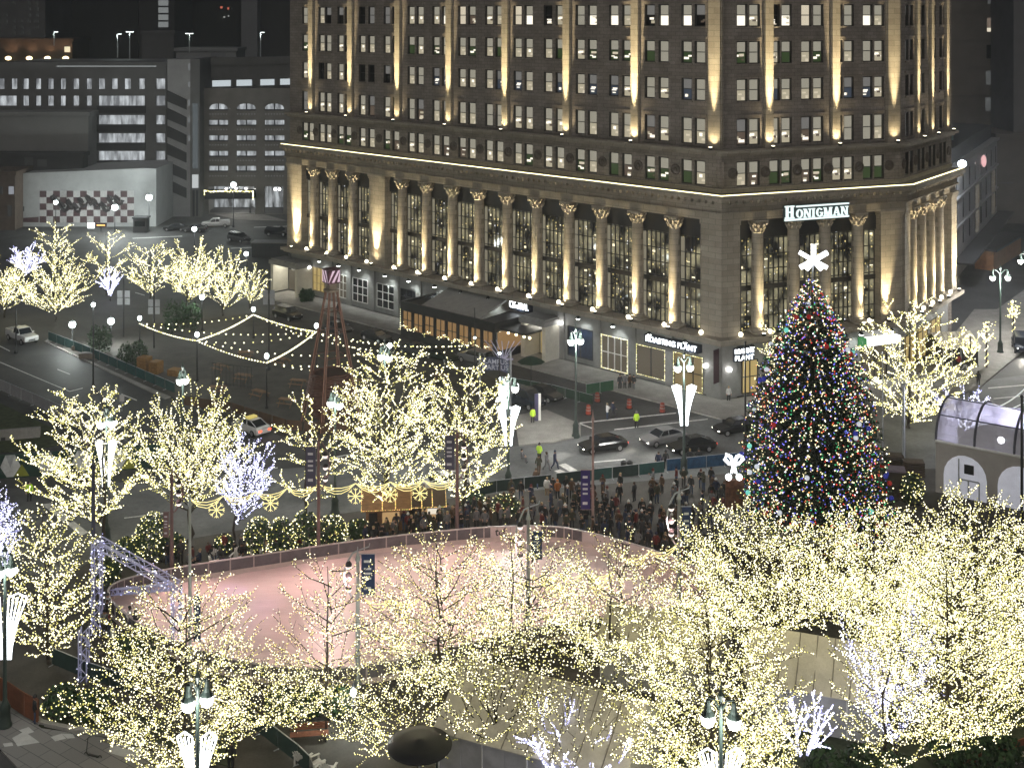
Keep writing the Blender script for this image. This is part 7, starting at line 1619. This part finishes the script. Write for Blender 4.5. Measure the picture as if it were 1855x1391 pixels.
for a in (('traffic guard in a yellow hi-vis vest standing by the tall pylon sign', 965, 768, 'stand', 'hivis', 'black', .4, 'black'), ('traffic guard in a hi-vis jacket at the crossing beside the black sedan', 977, 836, 'pocket', 'hivis', 'black', 2.6, 'black'), ('traffic guard in a hi-vis jacket walking in the street behind the silver sedan', 1153, 776, 'stand', 'hivis', 'black', 3.3, 'grey'),
          ('pedestrian in a blue coat crossing beside the hi-vis guard', 1005, 850, 'walk', 'navy', 'navy', 1.2, 'navy'), ('pedestrian in grey clothes crossing just left of the blue coat', 990, 852, 'walk', 'grey', 'grey', 1.0, None), ('pedestrian in olive coat crossing below the hi-vis guard', 976, 858, 'walk', 'olive', 'brown', 3.0, 'olive'),
          ('pedestrian in a brown jacket walking away by the dark teal barrier', 971, 884, 'walk', 'brown', 'denim', 3.2, 'brown'), ('person in a white jacket at the gap of the dark teal barriers', 991, 900, 'stand', 'white', 'tan', 2.9, None), ('person in an orange coat at the gap of the dark teal barriers', 1010, 905, 'pocket', 'orange', 'black', 3.4, 'orange'), ('person carrying a pale bundle among the red drums', 1100, 760, 'phone', 'white', 'denim', 1.8, None), ('person in navy beside the one with the pale bundle', 1110, 756, 'walk', 'navy', 'charcoal', 1.8, None),
          ('leftmost person of the group of four on the shop pavement', 1123, 706, 'stand', 'charcoal', 'black', .3, None), ('second person of the group of four on the shop pavement, grey scarf', 1132, 706, 'pocket', 'grey', 'black', -.4, 'white'), ('third person of the group of four on the shop pavement', 1141, 705, 'stand', 'brown', 'black', .6, None), ('rightmost person of the group of four on the shop pavement', 1148, 707, 'pocket', 'black', 'grey', -.8, None),
          ('person in a white top and dark trousers at the building corner', 1320, 728, 'stand', 'white', 'black', .2, None), ('person in blue standing by the barrier below the trumpet lamp post', 1193, 852, 'stand', 'navy', 'denim', 2.8, None), ('person in black standing next to the person in blue by the barrier', 1206, 850, 'stand', 'black', 'black', 3.3, 'black'), ('person behind the blue barrier, left of two', 1250, 846, 'pocket', 'charcoal', 'black', .1, None), ('person in a dark hood behind the blue barrier, right of two', 1266, 846, 'pocket', 'black', 'black', -.2, 'black'),
          ('guard in a hi-vis vest at the left edge beside the patterned panel wall', 53, 908, 'stand', 'hivis', 'black', .5, 'black'), ('person in a dark hooded coat and jeans beside the rust brown fence', 63, 1312, 'pocket', 'black', 'denim', 2.2, 'black'), ('person with pale hair and dark coat at the bottom edge by the white chairs', 418, 1398, 'stand', 'black', 'black', 2.9, None), ('pedestrian in red near the grey tent in the side street', 1737, 668, 'stand', 'red', 'black', .2, None), ('pedestrian in pale trousers near the grey tent in the side street', 1747, 672, 'walk', 'black', 'white', 1.2, None), ('pedestrian in dark blue near the grey tent in the side street', 1715, 664, 'stand', 'navy', 'black', 2.5, None), ('person on the pavement by the slim lit stems', 1772, 700, 'pocket', 'black', 'black', 0, 'black'), ('person kneeling with a pale coat beside the left edge of the crossing', 945, 838, 'sit', 'grey', 'grey', 1.4, None), ('person standing on the pavement by the silver car below the pavilion', 905, 668, 'stand', 'black', 'white', .4, None), ('person walking on the pavement left of the pavilion', 742, 606, 'walk', 'charcoal', 'black', 2.2, None), ('person walking on the pavement behind the brown tower', 612, 572, 'walk', 'black', 'charcoal', -1, None)):
    person(*a[:6], face=a[6], hat=a[7], rg=rg)
def inside(p, poly):
    c = False; j = len(poly)-1
    for i in range(len(poly)):
        if (poly[i][1] > p[1]) != (poly[j][1] > p[1]) and p[0] < (poly[j][0]-poly[i][0])*(p[1]-poly[i][1])/(poly[j][1]-poly[i][1])+poly[i][0]: c = not c
        j = i
    return c
def crowd(label, group, poly, n, seed, tgt, gap=.55, poses=('stand', 'pocket', 'phone', 'stand'), tops=('black', 'black', 'charcoal', 'navy', 'brown', 'olive', 'maroon', 'black', 'grey'), bias=0):
    rg = random.Random(seed); pl = []; xs_ = [p[0] for p in poly]; ys_ = [p[1] for p in poly]; tries = 0
    while len(pl) < n and tries < n*60:
        tries += 1; t = rg.random()**(1/(1+bias)); q = (rg.uniform(min(xs_), max(xs_)), min(ys_)+(max(ys_)-min(ys_))*t)
        if not inside(q, poly): continue
        w_ = G(*q, .14)
        if any((w_-a).length < gap for a in pl): continue
        pl.append(w_); T = G(*tgt); f = math.atan2(T.y-w_.y, T.x-w_.x)+math.pi/2+rg.gauss(0, .7)
        person(label, *q, rg.choice(poses), rg.choice(tops), rg.choice(('black', 'black', 'denim', 'charcoal')), f, rg.choice((None, None, 'black', 'grey', 'maroon', 'white', 'navy')) if rg.random() < .6 else None, group, rg, .14, rg.uniform(.9, 1.06))
crowd('person in dark winter clothes in the crowd between the street barriers and the rink boards', 'crowd right of the rink', [(905, 905), (1000, 896), (1200, 874), (1318, 868), (1310, 935), (1270, 985), (1235, 1028), (1160, 1002), (1060, 976), (985, 964), (900, 962)], 150, 5, (900, 1080), bias=.7)
crowd('person in dark winter clothes standing by the wooden cabin behind the rink boards', 'crowd by the wooden cabin', [(655, 985), (700, 968), (885, 932), (890, 962), (800, 972), (665, 994)], 44, 6, (760, 1080))
crowd('person in dark clothes seated behind the boards at the left back of the rink', 'people seated behind the rink', [(300, 1022), (430, 1000), (640, 975), (640, 990), (430, 1018), (310, 1038)], 34, 7, (450, 1120), .8, ('sit', 'sit', 'pocket'), ('black', 'charcoal', 'navy', 'maroon', 'grey'))
crowd('person gathered at the entrance to the ice under the truss arch', 'people at the ice entrance', [(170, 1122), (215, 1112), (245, 1150), (268, 1185), (225, 1195), (180, 1165)], 12, 8, (400, 1120), .6, ('stand', 'pocket', 'phone'), ('white', 'black', 'charcoal', 'grey', 'navy', 'white'))
# ------------------------------------------------------------------ small street things
chw_ = mat('white_chair_paint', (.62, .60, .57), .5, var=.06)
def lounge_chair(label, px, py, rz, first=[None]):
    if first[0] is None:
        o = thing('garden_chair', label, 'chair', G(px, py, .14), rz, 'white slatted garden chairs'); first[0] = o
        m = MB(); m.hexa([(-.28, -.35, .33), (.28, -.35, .33), (.28, .2, .22), (-.28, .2, .22), (-.28, -.35, .37), (.28, -.35, .37), (.28, .2, .26), (-.28, .2, .26)]); m.build('seat', chw_, o)
        m = MB()
        for k in range(5): x_ = -.24+.12*k; h_ = .98-.05*abs(k-2)**1.4; m.hexa([(x_-.05, .18, .24), (x_+.05, .18, .24), (x_+.05, .21, .24), (x_-.05, .21, .24), (x_*1.25-.055, .45, h_), (x_*1.25+.055, .45, h_), (x_*1.25+.055, .48, h_), (x_*1.25-.055, .48, h_)])
        m.build('backrest', chw_, o)
        for sx in (-1, 1):
            m = MB(); m.box(sx*.36-.07, sx*.36+.07, -.42, .35, .52, .55); m.build('armrest', chw_, o); m = MB(); m.box(sx*.32-.03, sx*.32+.03, -.38, -.28, 0, .52); m.box(sx*.32-.03, sx*.32+.03, .25, .33, 0, .52); m.build('leg', chw_, o)
    else:
        o = copy_tree(first[0]); o['label'] = label; o.location = G(px, py, .14); o.rotation_euler = (0, 0, rz)
for a in (('leftmost white garden chair behind the rink boards', 388, 1021, .3), ('second white garden chair from the left behind the rink boards', 428, 1017, -.2), ('white garden chair beside the seated group, left of two', 462, 1011, .4), ('white garden chair beside the seated group, right of two', 486, 1008, -.1), ('white garden chair left of the middle maroon pole', 552, 999, .2), ('white garden chair right of the middle maroon pole', 624, 990, -.3), ('white garden chair at the bottom, nearest the dark coated person', 548, 1384, 2.6), ('white garden chair at the bottom, middle of three', 572, 1392, 2.2), ('white garden chair at the bottom, rightmost of three', 594, 1404, 2.9)): lounge_chair(*a)
def drum(label, px, py, first=[None]):
    if first[0] is None:
        o = thing('traffic_drum', label, 'traffic drum', G(px, py), 0, 'red traffic drums in the street'); first[0] = o; m = MB(); m.lathe([(.30, .05), (.29, .35), (.27, .36), (.26, .68), (.24, .69), (.22, 1.0), (.10, 1.06)], n=12); m.build('drum', mat('drum_red', (.26, .035, .015), .5, var=.1), o); m = MB(); m.lathe([(.40, 0), (.40, .06), (.3, .08)], n=12); m.build('base', tyre, o); m = MB(); m.lathe([(.285, .42), (.28, .56)], n=12); m.lathe([(.262, .74), (.25, .86)], n=12); m.build('stripe', mat('drum_band', (.3, .2, .18), .5), o)
    else: o = copy_tree(first[0]); o['label'] = label; o.location = G(px, py)
for a in (('red drum nearest the green mesh fence', 1082, 728), ('red drum in front of the traffic island, lowest of the four', 1066, 751), ('red drum in the middle of the street by the shop pavement', 1140, 740), ('red drum farthest right near the trumpet lamp post', 1200, 747)): drum(*a)
for lb, px in (('left of two dark litter bins behind the barriers in the street', 1130), ('right of two dark litter bins behind the barriers in the street', 1141)):
    o = thing('litter_bin', lb, 'bin', G(px, 857), 0, 'dark bins in the street'); m = MB(); m.lathe([(.22, 0), (.26, .1), (.28, 1.0), (.2, 1.1)], n=10); m.build('bin', black, o); m = MB(); m.lathe([(.3, 1.0), (.3, 1.06), (.1, 1.2)], n=10); m.build('lid', dark, o)
o = thing('pylon_sign', 'tall narrow violet and white pylon sign beside the dark van', 'sign', G(974, 764), R(15)); m = MB(); m.box(-.32, .05, -.1, .1, 0, 2.9); m.build('violet_face', mat('violet_panel', (.05, .045, .12), .5), o); m = MB(); m.box(.055, .32, -.1, .1, 0, 2.9); m.build('white_face', white, o)
# scooter
o = thing('kick_scooter', 'small electric kick scooter standing on the lower left pavement', 'scooter', G(168, 1372), R(160)); m = MB(); m.box(-.42, .32, -.07, .07, .12, .16); m.build('deck', black, o); m = MB(); m.tube([(.38, 0, .14), (.44, 0, .2), (.33, 0, 1.05)], .025, 6); m.build('stem', dark, o); m = MB(); m.tube([(.33, -.25, 1.06), (.33, .25, 1.06)], .02, 6); m.build('handlebar', dark, o)
for x_ in (-.5, .45):
    m = MB()
    m.tube([(x_+.11*math.cos(t), 0, .12+.11*math.sin(t)) for t in np.linspace(0, 2*math.pi, 13)], .025, 5); m.build('wheel', tyre, o)
# round dark parasol, bench, signs, crates, planters
o = thing('round_parasol', 'large round black parasol at the bottom among the lit trees', 'parasol', G(760, 1452)); m = MB(); s = sc(1452); h = (1452-1345)/s*.98; m.lathe([(1.72, h-.12), (1.75, h-.05), (1.72, h+.0), (1.1, h+.12), (.3, h+.2), (.08, h+.28)], n=28); m.build('canopy', black, o, smooth=True); m = MB(); m.tube([(0, 0, 0), (0, 0, h+.05)], .06, 8); m.build('pole', steel, o); m = MB()
for k in range(8): t = k*math.pi/4; m.tube([(0, 0, h-.35), (1.6*math.cos(t), 1.6*math.sin(t), h-.0)], .02, 4)
m.build('rib', dark, o); m = MB(); m.lathe([(.4, 0), (.4, .12), (.1, .15)], n=12); m.build('base', dark, o)
o = thing('park_bench', 'reddish brown slatted bench at the bottom behind the white chairs', 'bench', G(560, 1345, .14), R(8)); red_w = mat('red_wood', (.22, .085, .05), .7, var=.3, vs=4)
m = MB()
for k in range(4): m.box(-1.1, 1.1, -.1+.13*k, 0+.13*k, .43, .47)
m.build('seat', red_w, o); m = MB()
for k in range(3): m.box(-1.1, 1.1, .42, .46, .55+.13*k, .65+.13*k)
m.build('backrest', red_w, o)
for x_ in (-.95, .95): m = MB(); m.box(x_-.04, x_+.04, -.08, .46, 0, .43); m.box(x_-.04, x_+.04, .40, .46, .43, .95); m.build('leg', dark, o)
def panel_pole(label, px, py, y0, y1, w):
    s = sc(py); o = thing('panel_pole', label, 'sign pole', G(px, py), 0, 'dark poles with four pale panels'); m = MB(); m.tube([(0, 0, 0), (0, 0, (py-y0)/s+1.5)], .1, 6); m.build('pole', black, o)
    for sx in (-1, 1):
        for k in range(2):
            za, zb = (py-y1)/s+((y1-y0)/s)*k*.5, (py-y1)/s+((y1-y0)/s)*(k*.5+.45); m = MB(); a, b = sorted((sx*.14, sx*w/s/2)); m.box(a, b, -.04, .04, za, zb); m.build('panel', mat('pale_sign_panel', (.24, .24, .25), .6, var=.1), o)
panel_pole('dark pole with four pale panels under the slim tiered tree', 224, 612, 525, 552, 23); panel_pole('dark pole with four pale panels under the dense bright pair', 279, 632, 541, 569, 21); panel_pole('dark pole with four pale panels at the right end of the far trees', 487, 590, 524, 552, 21)
o = thing('traffic_sign', 'white traffic sign on a thin post beside the left road', 'sign', G(221, 745)); s = sc(745); m = MB(); m.tube([(0, 0, 0), (0, 0, 30/s)], .04, 5); m.build('post', steel, o); m = MB(); m.box(-.25, .25, -.05, -.02, 18/s, 30/s); m.build('plate', mat('sign_plate', (.5, .5, .5), .5), o)
crate = mat('crate_wood', (.24, .13, .04), .75, var=.35, vs=3)
for lb, px, py, w_, h_ in (('left of two tan wooden crates beside the dark round bush', 262, 672, 20, 26), ('right of two tan wooden crates beside the dark round bush', 283, 676, 18, 22), ('low tan wooden crate under the string lights beside the middle post', 318, 680, 22, 12)):
    s = sc(py); o = thing('wooden_crate', lb, 'crate', G(px, py, .13), R(-20)); m = MB(); W, H = w_/s, h_/s; m.box(-W/2, W/2, -.6, .6, .05, H); m.build('body', crate, o); m = MB()
    for k in range(4): m.box(-W/2-.03, W/2+.03, -.64, -.603, .1+H*k/4.2, .1+H*k/4.2+H*.12)
    m.build('slat', crate, o)
for lb, px, py, w_ in (('long pale planter wall under the round lamp above the pickup', 150, 634, 36), ('low pale planter wall below the two round lamps', 165, 648, 40), ('short pale planter wall beside the fence by the road', 205, 655, 30)):
    s = sc(py); o = thing('planter_wall', lb, 'planter', G(px, py, .13), R(-8)); W = w_/s; m = MB(); m.box(-W/2, W/2, -.5, .5, 0, .55); m.build('kerb', mat('planter_stone', (.2, .17, .14), .85, var=.2), o); m = MB(); m.box(-W/2+.12, W/2-.12, -.4, .4, .551, .6); m.build('soil', paving, o)
def beer_table(label, px, py, rz):
    o = thing('picnic_table', label, 'table', G(px, py, .13), rz, 'brown picnic tables in the beer garden'); m = MB(); m.box(-.9, .9, -.38, .38, .72, .77); m.build('tabletop', wood, o)
    for sy in (-1, 1): m = MB(); m.box(-.9, .9, sy*.68-.13, sy*.68+.13, .42, .46); m.build('bench', wood, o)
    for x_ in (-.7, .7): m = MB(); m.tube([(x_, -.75, 0), (x_, -.2, .72)], .04, 5); m.tube([(x_, .75, 0), (x_, .2, .72)], .04, 5); m.build('leg', wood, o)
for i, (px, py) in enumerate(((400, 672), (440, 690), (395, 712), (470, 720), (520, 735), (445, 648), (510, 660), (540, 700), (655, 700), (690, 740), (760, 720), (800, 690))): beer_table('brown picnic table under the string light canopy', px, py, -.6+.3*(i % 3))
o = thing('open_pen', 'dark tall mesh pen under the near canopy edge', 'fence', G(420, 700, .13), R(-20)); m = MB()
for k in range(12): x_ = -2.6+.47*k; m.tube([(x_, 0, 0), (x_, 0, 2.4)], .03, 4)
m.tube([(-2.6, 0, 2.4), (2.6, 0, 2.4)], .04, 4); m.tube([(-2.6, 0, .2), (2.6, 0, .2)], .04, 4); m.build('mesh', dark, o)
def thin_pole(label, px, py, top, r=.09, m_=black, head=False):
    s = sc(py); o = thing('dark_pole', label, 'pole', G(px, py), 0, 'thin dark street poles'); m = MB(); m.lathe([(r*2.5, 0), (r*2.5, .3), (r, .5), (r*.8, (py-top)/s)], n=8); m.build('shaft', m_, o); m = MB(); m.ball((0, 0, (py-top)/s+.08), r*1.3, 6, 4); m.build('cap', m_, o)
thin_pole('thin black pole in front of the left side of the Christmas tree', 1350, 880, 622); thin_pole('thin grey pole just right of the Christmas tree', 1599, 872, 640, .07, steel); thin_pole('thicker grey pole with a blue bag between the Christmas tree and the greenhouse', 1637, 850, 700, .16, steel); thin_pole('thin black pole under the bright far trees by the pickup', 29, 640, 560); thin_pole('thin black pole beside the string light canopy', 487, 672, 545); thin_pole('dark pole in front of the right end of the greenhouse', 1851, 960, 720, .12); thin_pole('dark signal pole in front of the dining pavilion', 860, 668, 560, .06)
o = thing('storage_cabinet', 'brown storage cabinet with violet top beside the Christmas tree', 'cabinet', G(1618, 905), R(-12)); s = sc(905); m = MB(); m.box(-.95, .95, -.6, .6, 0, 2.6); m.build('body', mat('cabinet_brown', (.045, .035, .03), .7, var=.2), o); m = MB(); m.box(-1.0, 1.0, -.65, .65, 2.603, 2.75); m.build('top', mat('violet_top', (.2, .16, .22), .6), o)
for lb, px, py in (('left stack of brown pallets behind the storage cabinet', 1618, 850), ('right stack of brown pallets between the cabinet and the greenhouse', 1655, 862)):
    o = thing('pallet_stack', lb, 'stack', G(px, py), R(-10)); 
    for k in range(6): m = MB(); m.box(-.9, .9, -.6, .6, .15+.22*k, .28+.22*k); m.build('board_layer', mat('pallet_brown', (.07, .05, .035), .8, var=.3), o)
# the shuttle booth and lit orange sign in the far lot
o = thing('pay_booth', 'dark pay booth beside the glaring lamp in the far lot', 'booth', G(256, 420)); m = MB(); m.box(-1.3, 1.3, -1, 1, 0, 2.7); m.build('wall', tw1, o); m = MB(); m.box(-1.5, 1.5, -1.2, 1.2, 2.7, 2.95); m.build('roof', dark, o); m = MB(); m.box(-1.0, 1.0, -1.06, -1.003, 1.2, 2.2); m.build('window', gl_dark, o)
o = thing('lit_lot_sign', 'small orange lit sign beside a white glowing box at the parking lot', 'sign', G(183, 420)); m = MB(); m.box(-1.1, 1.1, -.1, .1, .9, 1.7); m.build('panel', black, o); m = MB(); m.box(-.8, .8, -.14, -.103, 1.15, 1.4); m.build('orange_line', emi('orange_led', (1, .42, .12), 2.5), o); m = MB(); m.box(-2.6, -1.3, -.1, .1, .7, 1.7); m.build('white_box', emi('white_lot_box', (.95, .98, 1), 5), o); m = MB(); m.tube([(0, 0, 0), (0, 0, .9)], .07, 5); m.build('post', dark, o)
# white festoon cables swung over the right street
for lb, a, b in (('upper bright white festoon cable over the right street', (1790, 742, 5.0), (1870, 690, 9.5)), ('lower thin white festoon cable over the right street', (1796, 742, 4.6), (1870, 718, 7.5))):
    pa = G(a[0], 860)+Vector((0, 0, a[2]-.5)); pb = G(b[0], 860)+Vector((0, 0, b[2]-1.0)); pa = PY(a[0], a[1], 112); pb = PY(b[0], b[1], 118); o = thing('festoon_cable', lb, 'cable', pa); m = MB(); m.tube([p-pa for p in cat_pts(pa, pb, .5, .8)], .06 if 'upper' in lb else .035, 5); m.build('light_tube', emi('white_cable', (.8, .85, .82), .9), o); m = MB(); m.ball((0, 0, 0), .09, 6, 4); m.build('end_cap', dark, o)
# patio parasol on the pavement
o = thing('patio_parasol', 'dark green patio parasol on the pavement beside the entrance porch', 'parasol', G(962, 690, .15)); m = MB(); m.lathe([(1.6, 2.2), (.8, 2.6), (.05, 2.85)], n=8); m.build('canopy', grn, o); m = MB(); m.tube([(0, 0, 0), (0, 0, 2.8)], .04, 6); m.build('pole', dark, o)
# ------------------------------------------------------------------ thin haze added round the scene to lift blacks and soften lights
hz = MB(); hz.box(-338, 338, -4, 448, -1, 96)
hm = bpy.data.materials.new('haze_air'); hm.use_nodes = True; t = hm.node_tree; t.nodes.remove(t.nodes['Principled BSDF'])
v = t.nodes.new('ShaderNodeVolumePrincipled'); v.inputs['Density'].default_value = .0005; v.inputs['Color'].default_value = (.80, .83, .86, 1); v.inputs['Anisotropy'].default_value = .55
t.links.new(v.outputs[0], t.nodes['Material Output'].inputs['Volume'])
tag(hz.build('haze', hm), kind='stuff')
